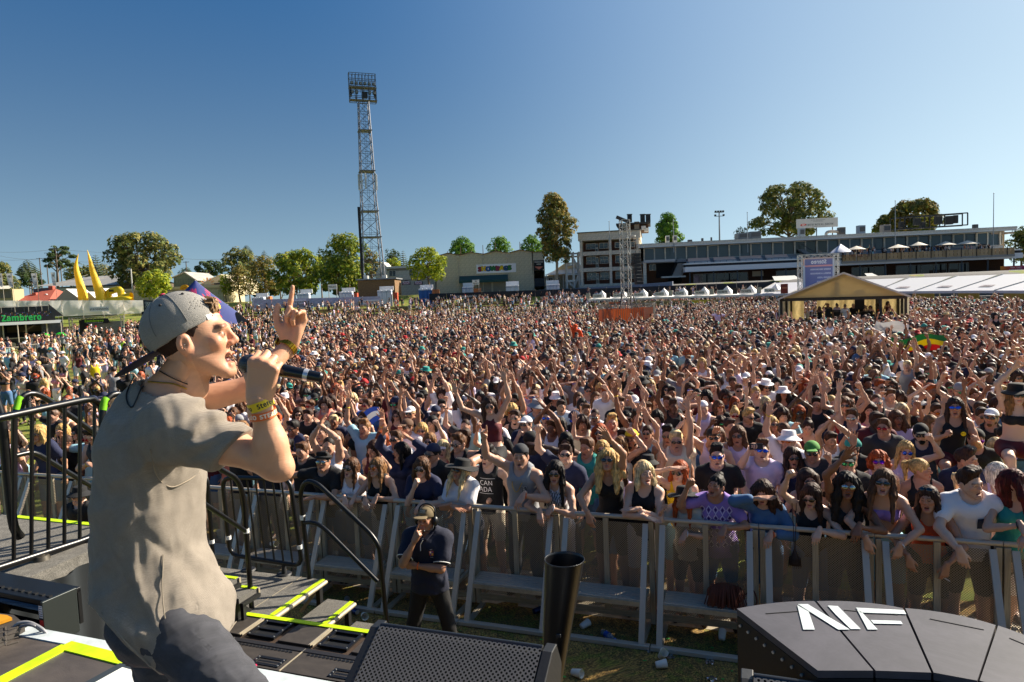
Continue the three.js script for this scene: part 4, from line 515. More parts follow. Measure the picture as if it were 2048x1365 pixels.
{const f=front('entrance_arch','aluminium truss arch with a black lettered sign beside the food truck','arch',131,78,243,80,0),o=f.o,s=79 / 1365,top=f.y(180,634);
const truss=(a,b,w=0.3)=>{const m=new MB(),dir=b.clone().sub(a).normalize(),sd=Math.abs(dir.y)>0.5?V(1,0,0):V(0,1,0),c=[[-w / 2,-w / 2],[w / 2,-w / 2],[w / 2,w / 2],[-w / 2,w / 2]].map(([p,q])=>sd.clone().multiplyScalar(p).add(V(0,0,q)));c.forEach((v)=>m.bar(a.clone().add(v),b.clone().add(v),0.05));const n=Math.round(a.distanceTo(b)/ w / 1.2);for(let i=0;i<n;i++)for(let k=0;k<4;k++)m.bar(a.clone().lerp(b,i / n).add(c[k]),a.clone().lerp(b,(i + 1)/ n).add(c[(k + 1)% 4]),0.03);return m;};
truss(V(0.2,0,0),V(0.2,top,0)).build('truss_leg',alu,o);truss(V(f.L - 0.2,0,0),V(f.L - 0.2,top,0)).build('truss_leg',alu,o);truss(V(0,top - 0.15,0),V(f.L,top - 0.15,0)).build('truss_beam',alu,o);
const[x0,y0]=f.to(163,650),[x1,y1]=f.to(220,636.5),b=new MB().prism(shapeOf([[x0,y1],[x1 - 0.2,y1],[x1,y0 + 0.1],[x0 + 0.2,y0]]),0.12,back(0.2)).build('sign_board',black,o);printed(b,'lettering',(x1 - x0)*0.86,(y1 - y0)*0.86,(x0 + x1)/ 2,(y0 + y1)/ 2,0.33,512,130,(g)=>{g.fillStyle='#0b0d10';g.fillRect(0,0,512,130);g.fillStyle='#a4d81c';g.font='900 84px sans-serif';g.fillText('Zambrero',30,74,460);g.fillStyle='#d0d0d0';g.font='700 26px sans-serif';g.fillText('MEXICAN WITH A MISSION',70,112,380);});
new MB().box(f.x(160),top*0.45,-0.5,1.0,top*0.85,0.1).build('black_panel',black,o);new MB().box(f.x(207),top*0.42,-0.6,3.2,top*0.72,0.06).build('silver_backdrop',M('#8d8d8a',0.35,0.6,{map:wear}),o);new MB().box(f.x(172),top*0.35,0.2,0.1,top*0.7,0.1).build('yellow_post',M('#b98a2a',0.7),o);}
// --- dark blue star tent
{
const d=78,top=at(390,560,d),G=(px,py,dd)=>{const p=at(px,py,dd);p.y=0;return p;},feet=[G(258,680,72),G(468,668,74),G(508,650,84),G(330,640,90)],o=thing('star_tent','dark blue star-shaped tent behind the performer cap','tent',null,V(top.x,0,top.z)),P=[],I=[],C=[],U=[],c0=V(top.x,0,top.z);
const N=24,S=64,dirs=feet.map((p)=>p.clone().sub(c0)).map((v)=>({a:Math.atan2(v.z,v.x),L:v.length()})).sort((x,y)=>x.a - y.a);
for(let j=0;j<=N;j++)for(let i=0;i<=S;i++){const a=-Math.PI + i / S*2*Math.PI;let best=9,L=5,L0;for(const q of dirs){let da=Math.abs(((a - q.a + 9.4248)% 6.2832)- 3.1416);if(da<best){best=da;L0=q.L;}}const wt=Math.exp(-best*best*9),reach=lerp(4.2,L0,wt),edge=lerp(2.7,0,wt),t=j / N,r=reach*t,y=lerp(top.y,edge,Math.pow(t,0.92));P.push(Math.cos(a)*r,y,Math.sin(a)*r);U.push(-i / S*5 + 0.25,1 - t);}
for(let j=0;j<N;j++)for(let i=0;i<S;i++){const a=j*(S + 1)+ i,b=a + S + 1;I.push(a,a + 1,b,a + 1,b + 1,b);}
const g=new THREE.BufferGeometry();g.setAttribute('position',new THREE.Float32BufferAttribute(P,3));g.setAttribute('uv',new THREE.Float32BufferAttribute(U,2));g.setIndex(I);g.computeVertexNormals();
const ct=canvasTex(512,512,(c)=>{c.fillStyle='#1d2c70';c.fillRect(0,0,512,512);c.fillStyle='#c01a3c';c.font='900 96px sans-serif';c.textAlign='center';c.fillText('Red Bull',256,190,470);c.fillStyle='#f0b800';c.beginPath();c.arc(256,262,50,0,7);c.fill();c.fillStyle='#c01a3c';for(const k of[-1,1]){c.beginPath();c.ellipse(256 + k*88,270,66,30,k*0.3,0,7);c.fill();c.beginPath();c.ellipse(256 + k*116,305,14,34,k*0.5,0,7);c.fill();}});ct.wrapS=THREE.RepeatWrapping;
put('canopy',g,new THREE.MeshPhysicalMaterial({map:ct,roughness:0.6,side:THREE.DoubleSide,transmission:0.12}),o);new MB().cyl(V(0,0,0),V(0,top.y,0),0.08).build('centre_pole',alu,o);
}
// ---------------------------------------------------------------- on the field: ticket tents, bars, delay tower, sound tent, screen
const tentWhite=M('#e2e0dc',0.7,0,{side:THREE.DoubleSide,transmission:0.22}),boardBuff=M('#b99a5e',0.8),boardOrange=M('#c1532a',0.8);
const line=(px)=>px<1540?lerp(103,87,(px - 1175)/ 365):lerp(87,56,(px - 1540)/ 508);
{
const xs=[1193,1233,1275,1317,1358,1397,1440,1487,1535],words=['vodka','beer','vodka','vodka','vodka','cider','vodka','beer'];
for(let i=0;i<9;i++){
const px=xs[i]- 18,w=i<8?xs[Math.min(8,i + 1)]- xs[i]:46,d=line(px),f=front('ticket_tent',['leftmost white peaked ticket tent beside the black banner fence','second white peaked ticket tent from the left','third white peaked ticket tent, left of the lattice mast','white peaked ticket tent behind the foot of the lattice mast','white peaked ticket tent directly right of the lattice mast','sixth white peaked ticket tent from the left','seventh white peaked ticket tent from the left','eighth white peaked ticket tent, wide yellow board below','rightmost white peaked ticket tent, beside the long white marquee'][i],'ticket tent','white ticket tents along the far bank',px,d,px + w,line(px + w),0),o=f.o,L=f.L,e=2.15,P=[];
const N=8,G=[],I=[];for(let s=0;s<=N;s++)for(let k=0;k<32;k++){const a=k / 32*6.2832,sq=1 / Math.max(Math.abs(Math.cos(a)),Math.abs(Math.sin(a))),t=s / N;G.push(L / 2 + Math.cos(a)*sq*L / 2*t,e + 1.25*Math.pow(1 - t,1.9),-L / 2 + Math.sin(a)*sq*L / 2*t);}for(let s=0;s<N;s++)for(let k=0;k<32;k++){const a=s*32 + k,b=s*32 +(k + 1)% 32;I.push(a,b,a + 32,b,b + 32,a + 32);}
const g=new THREE.BufferGeometry();g.setAttribute('position',new THREE.Float32BufferAttribute(G,3));g.setIndex(I);g.computeVertexNormals();put('canopy',g,tentWhite,o);const val=new MB();val.box(L / 2,e - 0.13,0,L,0.26,0.04).box(0,e - 0.13,-L / 2,0.04,0.26,L - 0.05).box(L,e - 0.13,-L / 2,0.04,0.26,L - 0.05);val.build('valance',tentWhite,o);
for(const x of[0.08,L - 0.08])for(const z of[-0.08,-L + 0.08])new MB().cyl(V(x,0,z),V(x,e,z),0.04,0.04,6).build('pole',alu,o);
const sb=new MB().box(L*0.5,e + 0.45,0.02,L*0.46,0.5,0.05).build('ticket_sign',offwhite,o);printed(sb,'sign_print',L*0.45,0.48,L*0.5,e + 0.45,0.05,128,48,(c)=>{c.fillStyle='#d9d5c6';c.fillRect(0,0,128,48);c.fillStyle='#26262a';c.font='900 30px sans-serif';c.textAlign='center';c.fillText('TICKETS',64,36,118);});
new MB().box(L*0.03,e + 0.5,0.02,L*0.2,0.8,0.06).build('menu_board',i % 2?M('#3a352e',0.8):M('#b3ab98',0.8),o);
if(i<8){const bd=new MB().box(L / 2,1.3,-0.05,L - 0.2,0.6,0.05).build('bar_banner',[boardBuff,boardOrange,boardBuff,M('#2a2420',0.8)][[1,0,3,2,0,0,0,1][i]],o);printed(bd,'banner_print',L - 0.22,0.58,L / 2,1.3,-0.015,256,56,(c)=>{const v=words[i]==='vodka';c.fillStyle=v?'#b39862':i===1?'#c2592c':i===5?'#c9ad2c':'#a5502a';c.fillRect(0,0,256,56);c.fillStyle='#1e1a14';c.font='900 46px sans-serif';if(v)c.fillText('VODKA O',20,45,220);});new MB().box(L / 2,0.5,-0.1,L - 0.2,0.95,0.5).build('bar_counter',M('#4a3a28',0.8),o);}
}
const ps=[1512,1585,1668,1752,1836,1914,1999,2094];
for(let i=0;i<7;i++){
const f=front('bar_marquee',['white marquee bay with stitched-look sign, left end of the bar row','white marquee bay with red menu board behind the sound tent','white marquee bay half hidden by the sound tent roof','white bar marquee bay just right of the sound tent','white bar marquee bay, fourth from the right edge','white bar marquee bay, second from the right edge','white bar marquee bay cut by the right edge'][i],'marquee','white marquees of the long bar',ps[i],line(ps[i]),ps[i + 1],line(ps[i + 1]),0),o=f.o,L=f.L,e=2.15,r=3.5,D=4.5;
new MB().poly([V(0.04,e,0.4),V(L - 0.04,e,0.4),V(L - 0.04,r,-D),V(0.04,r,-D)],[[0,1,2,3]]).poly([V(0.04,r,-D),V(L - 0.04,r,-D),V(L - 0.04,e,-2*D),V(0.04,e,-2*D)],[[0,1,2,3]]).build('roof',M('#dcdadc',0.6,0,{side:THREE.DoubleSide,transmission:0.25}),o);
new MB().box(L / 2,e - 0.1,0.42,L - 0.08,0.24,0.05).build('valance',M('#b4b6c4',0.7,0,{side:THREE.DoubleSide}),o);new MB().bar(V(0,e + 0.03,0.42),V(0,r + 0.03,-D),0.06,0.1).bar(V(0,r + 0.03,-D),V(0,e,-2*D),0.06,0.1).build('roof_seam',offwhite,o);for(const z of[0.3,-2*D + 0.2])new MB().cyl(V(0.05,0,z),V(0.05,e,z),0.06).build('pole',alu,o);
new MB().box(L / 2,0.6,-2,L - 0.6,1.1,0.6).build('bar_counter',M('#5a4a30',0.8),o);new MB().box(L*0.5,1.55,-3.6,L*0.5,0.9,0.1).build('menu_board',M('#9a8a50',0.8),o);
const t=i===0?'stitch':i===1?'TICKETS':'BAR',g=new THREE.PlaneGeometry(i<2?1.3:1.5,0.55),mm=put('roof_sign',g,new THREE.MeshPhysicalMaterial({roughness:0.7,map:canvasTex(256,96,(c)=>{c.fillStyle=i<2?'#b9b2a2':'#a79d9f';c.fillRect(0,0,256,96);c.fillStyle='#33292e';c.font=(i?'900':'italic 900')+ ' 74px sans-serif';c.textAlign='center';c.fillText(t,128,76,240);})}),o);const sl=Math.atan2(r - e,D + 0.4);mm.position.set(L*0.5,e + 0.42 + 0.04,0.4 - 1.5*0.9 + 0.02);mm.position.y=e +(0.4 - mm.position.z)*Math.tan(sl)+ 0.05;mm.rotation.x=-Math.PI / 2 + sl;
}
{const p=at(1569,575,82),o=thing('menu_sign','red-brown menu board standing on the white marquee roof edge','sign',null,V(p.x,2.1,p.z));new MB().box(0,0.7,0,0.85,1.15,0.08).build('board',M('#7e2f22',0.7),o);new MB().box(0,0.8,0.05,0.6,0.2,0.03).build('print',M('#b06a50',0.7),o);new MB().box(0,-0.9,0,0.08,2.1,0.08).build('post',alu,o);}
}
for(const[i,[a,b,t,u]]of[[1545,1600,553,562],[1731,1756,547,556],[1756,1801,552,560]].entries()){const f=front('white_awning',['long white awning behind the left marquee','white awning behind the sound tent ridge','lower white awning right of the sound tent ridge'][i],'awning','white awnings in front of the grandstand',a,112,b,112,1.2),y0=f.y(a,u),y1=f.y(a,t);new MB().poly([V(0,y0,1),V(f.L,y0,1),V(f.L - 0.4,y1,-1),V(0.4,y1,-1)],[[0,1,2,3]]).build('canopy',M('#c6c5be',0.8,0,{side:THREE.DoubleSide}),f.o);for(const x of[0.1,f.L - 0.1])new MB().box(x,y0 / 2,1,0.08,y0,0.08).build('post',alu,f.o);}
function latticeTower(o,x,z,w,H,n,m,r=0.03){const mb=new MB(),c=[[-1,-1],[1,-1],[1,1],[-1,1]].map(([a,b])=>V(x + a*w / 2,0,z + b*w / 2));c.forEach((v)=>mb.cyl(v,v.clone().setY(H),r,r,6));for(let i=0;i<n;i++)for(let k=0;k<4;k++){const a=c[k].clone().setY(H*i / n),b=c[(k + 1)% 4].clone().setY(H*(i + 1)/ n),a2=c[(k + 1)% 4].clone().setY(H*i / n);mb.bar(i % 2?a:a2,i % 2?b:c[k].clone().setY(H*(i + 1)/ n),r*1.1);mb.bar(b,c[k].clone().setY(H*(i + 1)/ n),r*1.1);}return mb.build('lattice_column',m,o);}
// --- delay tower inside an orange fence
{
const d=46,b=at(1254,628,d),o=thing('delay_tower','slender silver lattice mast rising from the crowd with hanging loudspeakers','mast',null,V(b.x,0,b.z),0.2),H=at(1250,440,d).y,w=0.53,sil=M('#b5b3ac',0.45,0.6);
latticeTower(o,0,0,w,H,17,sil,0.027);new MB().bar(V(-0.55,H + 0.2,0),V(0.32,H - 0.18,0.1),0.16,0.2).build('top_sleeve',M('#3b3a38',0.6),o);new MB().bar(V(0,H - 0.2,0),V(0.66,H - 1.5,0.3),0.035).build('hoist_arm',sil,o);
for(let i=0;i<9;i++){const y=5.85 - i*0.235,z=0.35 + 0.006*i*i;new MB().box(0.62,y,z,0.5,0.215,0.35,0.1,0.02).build('line_array_box',M('#15171b',0.6),o);}new MB().cyl(V(0.62,5.95,0.35),V(0.3,H - 0.4,0.1),0.02).build('chain',dark,o);
for(const[x,z]of[[1.5,0.8],[-1.3,0.9],[1.0,-1.4]])new MB().bar(V(0.25*Math.sign(x),3.6,0),V(x,0,z),0.06).build('outrigger',dark,o);
new MB().add(new THREE.CylinderGeometry(0.2,0.2,0.08,14),new THREE.Matrix4().makeTranslation(0.48,7.1,0.2)).build('street_light',M('#c9c9c0',0.5),o);
const e=thing('fence_ring','orange cloth fence round the foot of the lattice mast','fence',null,V(b.x,0,b.z)),R0=1.95;for(let k=0;k<12;k++){const a0=k / 12*6.283,a1=(k + 1)/ 12*6.283,A=V(Math.cos(a0)*R0*0.98,0,Math.sin(a0)*R0*0.6),B=V(Math.cos(a1)*R0*0.98,0,Math.sin(a1)*R0*0.6);new MB().poly([A,B,B.clone().setY(2.3),A.clone().setY(2.3)],[[0,1,2,3]]).build('cloth_panel',M('#d9641c',0.7,0,{side:THREE.DoubleSide,transmission:0.3}),e);const bars=new MB();for(let j=0;j<8;j++){const p=A.clone().lerp(B,j / 8);bars.cyl(p,p.clone().setY(2.6),0.013,0.018,5);}bars.bar(A.clone().setY(2.6),B.clone().setY(2.6),0.03).build('fence_bars',M('#6d6a64',0.5,0.4),e);}
}
// --- screen with the mirrored schedule
{
const f=front('schedule_screen','truss-framed banner with a mirrored lilac schedule behind the sound tent','banner',1598,84,1676,83.5,0),o=f.o,x=(p)=>f.x(p),y=(p)=>f.y(1637,p),T=y(509),w=0.5,sil=M('#c4c2bc',0.45,0.5);
for(const p of[1601,1673])latticeTower(o,x(p),0,w,T,14,sil,0.04);const m=new MB(),a=x(1601),c=x(1673);for(const[dy,dz]of[[0,-w / 2],[0,w / 2],[-w,-w / 2],[-w,w / 2]])m.bar(V(a,T + dy,dz),V(c,T + dy,dz),0.07);for(let i=0;i<10;i++)for(const z of[-w / 2,w / 2])m.bar(V(lerp(a,c,i / 10),T -(i % 2)*w,z),V(lerp(a,c,(i + 1)/ 10),T -((i + 1)% 2)*w,z),0.045);m.build('truss_beam',sil,o);
const x0=x(1606),x1=x(1670),y1=y(515.5),y0=y(640),g=new MB().box((x0 + x1)/ 2,(y0 + y1)/ 2,0,x1 - x0,y1 - y0,0.06).build('banner',M('#8f90b8',0.8),o);
printed(g,'banner_print',x1 - x0,y1 - y0,(x0 + x1)/ 2,(y0 + y1)/ 2,0.04,512,1000,(k)=>{k.fillStyle='#c5cfe0';k.fillRect(0,0,512,1000);k.fillStyle='#e0b0a8';k.fillRect(0,0,512,20);k.fillRect(0,0,30,120);k.fillStyle='#7a7fae';k.fillRect(38,20,440,480);k.fillStyle='#e9a5a5';k.fillRect(38,118,440,26);k.save();k.translate(512,0);k.scale(-1,1);k.fillStyle='#eceaf2';k.font='900 84px sans-serif';k.fillText('Stereo',130,96,250);k.font='700 34px sans-serif';['ARMIN VAN BUUREN','AXWELL A INGROSSO','MAJOR LAZER','WHAT SO NOT','CLEAN BANDIT'].forEach((t,i)=>k.fillText(t,60,200 + i*66,330));k.restore();});
}
// --- sound tent (gabled marquee)
{
const d=39,f=front('sound_tent','gabled marquee with glowing cream lining standing in the crowd','marquee',1558,d + 1.6,1817,d - 1.4,0),o=f.o,L=f.L,D=7.5,e=f.y(1558,598),er=f.y(1814,592),pk=f.y(1688,545.5),xp=f.x(1688),lin=M('#e6cd92',0.75,0,{side:THREE.DoubleSide,transmission:0.45,map:wear}),outer=M('#d6d0c6',0.6,0,{side:THREE.DoubleSide,transmission:0.2}),fr=M('#3c3834',0.6,0.3);
new MB().poly([V(-0.1,e,0.2),V(xp,pk,0.2),V(xp,pk,-D),V(-0.1,e,-D)],[[0,1,2,3]]).poly([V(xp,pk,0.2),V(L + 0.1,er,0.2),V(L + 0.1,er,-D),V(xp,pk,-D)],[[0,1,2,3]]).build('roof',outer,o);
const edge=new MB();edge.bar(V(-0.1,e - 0.05,0.22),V(xp,pk - 0.02,0.22),0.22,0.1).build('roof_edge',outer,o);new MB().bar(V(xp,pk - 0.02,0.22),V(L + 0.1,er - 0.05,0.22),0.14,0.1).build('roof_edge',outer,o);
new MB().poly([V(0.1,e,-D + 0.05),V(xp,pk,-D + 0.05),V(L - 0.1,er,-D + 0.05)],[[0,2,1]]).build('rear_gable',lin,o);new MB().poly([V(0.15,e + 0.02,-0.12),V(xp,pk - 0.08,-0.12),V(L - 0.15,er + 0.02,-0.12)],[[0,2,1]]).build('front_gable',lin,o);for(let i=0;i<8;i++){const a=lerp(0.1,L - 0.1,i / 8),b=lerp(0.1,L - 0.1,(i + 1)/ 8);if(i===1)continue;const g=new THREE.PlaneGeometry(b - a,e,14,1),p=g.attributes.position;for(let k=0;k<p.count;k++)p.setZ(k,0.06*Math.sin(p.getX(k)*11));g.computeVertexNormals();const c=put('rear_curtain',g,lin,o);c.position.set((a + b)/ 2,e / 2,-D);}
for(const x of[0,L]){for(let i=0;i<4;i++){const g=new THREE.PlaneGeometry(D / 4,e,14,1),p=g.attributes.position;for(let k=0;k<p.count;k++)p.setZ(k,0.05*Math.sin(p.getX(k)*12));g.computeVertexNormals();const c=put('side_curtain',g,M('#c9bfa4',0.75,0,{side:THREE.DoubleSide,transmission:0.4}),o);c.rotation.y=Math.PI / 2;c.position.set(x,e / 2,-D / 4*(i + 0.5));}}
for(const z of[-0.3,-D / 2,-D]){new MB().bar(V(0,e - 0.06,z),V(xp,pk - 0.1,z),0.12).bar(V(xp,pk - 0.1,z),V(L,er - 0.06,z),0.12).bar(V(0,e - 0.1,z),V(L,er - 0.1,z),0.13).build('rafter',fr,o);new MB().bar(V(xp - 0.4,e,z),V(xp - 0.4,pk - 0.1,z),0.14).build('king_post',fr,o);for(const x of[0.1,L - 0.1,L*0.8])new MB().box(x,e / 2,z,0.14,e,0.14).build('post',fr,o);}
const g=new MB();for(let i=0;i<7;i++)g.box(L*(0.3 + 0.08*i),1.25 +(i % 3)*0.1,-3,L*0.07,0.5,0.6,0.1*i,0.03);g.build('mixing_desks',M('#121316',0.5),o);new MB().box(L*0.5,0.5,-3,L*0.62,1.0,1.4).build('desk_riser',M('#191817',0.8),o);new MB().box(L*0.645,2.35,-4,0.55,1.2,0.5,0,0.05).build('hanging_rack',M('#0f1012',0.6),o);new MB().box(L*0.46,1.65,-3.2,0.5,0.3,0.04).build('monitor',M('#3a3a40',0.3),o);
const cf=thing('crowd_fence','grey steel crowd fence round the sound tent','fence',null,o.position.clone(),o.rotation.y);for(let i=0;i<11;i++){const m=new MB(),x0=-1.2 + i*(L + 2.4)/ 11,x1=x0 +(L + 2.4)/ 11 - 0.05;m.bar(V(x0,1.12,1.2),V(x1,1.12,1.2),0.04).bar(V(x0,0.15,1.2),V(x1,0.15,1.2),0.04);for(let k=0;k<=8;k++)m.cyl(V(lerp(x0,x1,k / 8),0.15,1.2),V(lerp(x0,x1,k / 8),1.12,1.2),0.012,0.012,5);m.build('fence_panel',alu,cf);}
{const m=new MB();for(const[x0,x1,z]of[[L + 0.4,L + 2.6,-1],[L + 0.5,L + 2.7,-4],[-2.6,-0.6,-2]]){m.bar(V(x0,1.15,z),V(x1,1.15,z),0.05).bar(V(x0,0.1,z),V(x1,0.1,z),0.05);for(let k=0;k<=10;k++)m.cyl(V(lerp(x0,x1,k / 10),0.1,z),V(lerp(x0,x1,k / 10),1.15,z),0.012,0.012,5);}m.build('fence_panel',alu,cf);}
}
// --- steel crowd fences on the left lawn
for(let i=0;i<5;i++){const p=onLevel(-40 + i*44,735 - i*8,0.0),q=onLevel(2 + i*44,735 - i*8 - 4,0.0),o=thing('steel_barricade',['leftmost grey steel barricade on the lawn below the food truck','second grey steel barricade from the left below the truck','grey steel barricade under the truck awning post','fourth grey steel barricade from the left on the lawn','rightmost grey steel barricade on the lawn near the arch'][i],'barricade','steel barricades by the food truck',p),L=p.distanceTo(q);o.rotation.y=Math.atan2(-(q.z - p.z),q.x - p.x);put('frame',pipe([V(0.1,0,0),V(0.1,1.1,0),V(L - 0.1,1.1,0),V(L - 0.1,0,0)],0.022,0.15,6),alu,o);const m=new MB();for(let k=1;k<12;k++)m.cyl(V(lerp(0.1,L - 0.1,k / 12),0.2,0),V(lerp(0.1,L - 0.1,k / 12),1.1,0),0.009,0.009,5);m.bar(V(0.1,0.2,0),V(L - 0.1,0.2,0),0.03);m.build('bars',alu,o);}
// ---------------------------------------------------------------- stage, side deck, stairs
const ORD=['first','second','third','fourth','fifth','sixth','seventh','eighth','ninth','tenth','eleventh','twelfth','thirteenth','fourteenth'];
const us=(u,n,h=0)=>un(u - 0.04,n - 0.18,h),onU=(px,py,u)=>{const r=ray(px,py),k=u /(r.x*UX + r.z*UZ);return r.multiplyScalar(k).add(camera.position);};
const UNM=(u,n,h=0)=>new THREE.Matrix4().makeRotationY(UANG).setPosition(us(u,n,h));
const slab=(pts,h0,h1)=>{const s=new THREE.Shape();pts.forEach((p,i)=>i?s.lineTo(p.x,-p.z):s.moveTo(p.x,-p.z));const g=new THREE.ExtrudeGeometry(s,{depth:h1 - h0,bevelEnabled:false});g.rotateX(-Math.PI / 2);g.translate(0,h0,0);return g;};
const vinyl=new THREE.MeshPhysicalMaterial({roughness:0.5,map:tex(1024,1024,(u,v)=>{const a=tn(u,v,6,3),b=tn(u,v,34,5),sc=Math.max(0,tn(u*1,v*4 % 1,12,9)- 0.62)*0.5,s2=tn(u,v,150,6)>0.9?0.12:0,k=0.20 + 0.08*a + 0.05*b + sc*0.3 + s2;return[k*1.1,k*1.0,k*0.92];},true,0.55,0.55),bumpMap:withRepeat(grit,3,3),bumpScale:0.0015,roughnessMap:withRepeat(wear,1,1)});
const carpet=new THREE.MeshPhysicalMaterial({roughness:0.95,map:tex(512,512,(u,v)=>{const c=tn(u,v,190,3),b=tn(u,v,12,5),k=0.36 +(c - 0.5)*0.55 +(b - 0.5)*0.12;return[k*1.03,k,k*0.94];},true,1.6,1.6),bumpMap:withRepeat(grit,6,6),bumpScale:0.004});
const drapeMat=M('#10161a',0.9,0,{side:THREE.DoubleSide,sheen:0.6,sheenColor:new THREE.Color('#3a4a50'),bumpMap:grit,bumpScale:0.001});
{
const o=thing('stage_floor','dark scuffed stage floor under the performer with white and neon tape','stage',null,V(0,0,0));
put('deck',slab([us(-7,2.61),us(5,2.61),us(5,-3),us(-7,-3)],1.9,2.0),vinyl,o);
put('skirt',new THREE.PlaneGeometry(12,1.9).applyMatrix4(UNM(-1,2.55,0.95)),drapeMat,o);
const strip=(a,b,w,h,m,nm)=>{const d=b.clone().sub(a),L=d.length();const g=new MB().box(0,0,0,L,h,w).geo();const p=put(nm,g,m,o);p.position.copy(a).add(b).multiplyScalar(0.5);p.rotation.y=-Math.atan2(d.z,d.x);return p;};
const A=(x,y)=>onLevel(x,y,2.003);
strip(A(40,1262),us(5,2.555,2.003),0.085,0.006,M('#c9d2d4',0.5,0,{map:wear}),'white_strip');
strip(A(128,1291),A(560,1400),0.075,0.007,neonTape,'tape');strip(A(132,1293),A(-40,1384),0.07,0.009,neonTape,'tape');
const c0=A(248,1332),c1=A(190,1366),ax=c1.clone().sub(c0).setLength(1),pa=us(1,0).setY(0),g=new THREE.BufferGeometry(),q=[c0,c0.clone().addScaledVector(pa,1.5),c0.clone().addScaledVector(pa,1.5).addScaledVector(ax,0.7),c0.clone().addScaledVector(ax,0.7)];g.setAttribute('position',new THREE.Float32BufferAttribute(q.flatMap((p)=>[p.x,2.006,p.z]),3));g.setAttribute('uv',new THREE.Float32BufferAttribute([0,1,1,1,1,0,0,0],2));g.setIndex([0,3,2,0,2,1]);g.computeVertexNormals();
put('floor_sign',g,new THREE.MeshPhysicalMaterial({roughness:0.5,map:canvasTex(768,360,(k)=>{k.fillStyle='#d9dcd6';k.fillRect(0,0,768,360);k.fillStyle='#e03a22';k.save();k.transform(1,0,-0.18,1,60,0);k.font='900 330px sans-serif';k.fillText('PE',24,290);k.restore();})}),o);
strip(A(244,1328),A(330,1352),0.05,0.007,M('#2d343a',0.6),'grey_tape');strip(A(246,1330),A(170,1372),0.045,0.0075,M('#2d343a',0.6),'grey_tape');
}
const tubeR=0.024;
{
const o=thing('side_deck','grey carpeted side deck behind the black guard rail on the left','deck',null,V(0,0,0));
put('deck',slab([us(-4.42,4.06),us(-8.2,4.06),V(-7.5,0,-3.3),V(-3.42,0,-3.3)],1.86,2.0),carpet,o);
new MB().bar(us(-4.42,4.04,2.004),us(-5.75,4.04,2.004),0.05,0.006).build('tape',neonTape,o);
const edge=new MB();edge.bar(us(-4.42,4.075,1.93),us(-8.2,4.075,1.93),0.02,0.12);edge.build('edge_trim',alu,o);
const a=V(-3.41,0,-3.3),b=us(-4.4,4.06),g=new THREE.PlaneGeometry(1,1,120,10),p=g.attributes.position;for(let i=0;i<p.count;i++){const u=p.getX(i)+ 0.5,v=p.getY(i)+ 0.5,w=a.clone().lerp(b,u),f=(Math.sin(u*52 + 2*pn(u*6,0))+ 0.5*Math.sin(u*23))*0.035*(1.1 - v*0.6)+ fbm(u*5,v*3,4)*0.06;p.setXYZ(i,w.x + f + 0.03,v*1.93,w.z + f*0.3);}g.computeVertexNormals();put('drape',g,drapeMat,o);
}
{
const o=thing('guard_rail','black tubular guard rail with upright bars at the left edge','guard rail',null,V(0,0,0)),T=(x,y,d)=>at(x,y,d);
const dn=3.25,tl=T(0,836,4.32),tr=T(205,792,5.12),br=T(208,1068,5.02),bl=T(0,1135,4.32),ext=(p,q)=>p.clone().add(p.clone().sub(q).multiplyScalar(1.3));
put('frame',pipe([ext(tl,tr),tr,br,ext(bl,br)],0.026,0.16,12),blackSteel,o);
for(let i=-7;i<6;i++){const t=0.115 + i*0.158,a=tl.clone().lerp(tr,t),b=bl.clone().lerp(br,t*0.985);new MB().cyl(b,a,0.013,0.013,10).build('bar',blackSteel,o);}
for(const t of[0.35,0.85]){const p=bl.clone().lerp(br,t);new MB().cyl(V(p.x,2.0,p.z),p,0.03,0.03,10).cyl(V(p.x,2.0,p.z),V(p.x,2.03,p.z),0.06,0.05,12).build('socket',M('#4a453c',0.5,0.5),o);}
const big=[T(10,880,4.6),T(28,1000,4.6)];new MB().tube([T(-12,790,4.55),T(4,850,4.55),T(15,960,4.55),T(26,1050,4.55),T(40,1075,4.6)],0.03,20,10).build('post_bend',blackSteel,o);
}
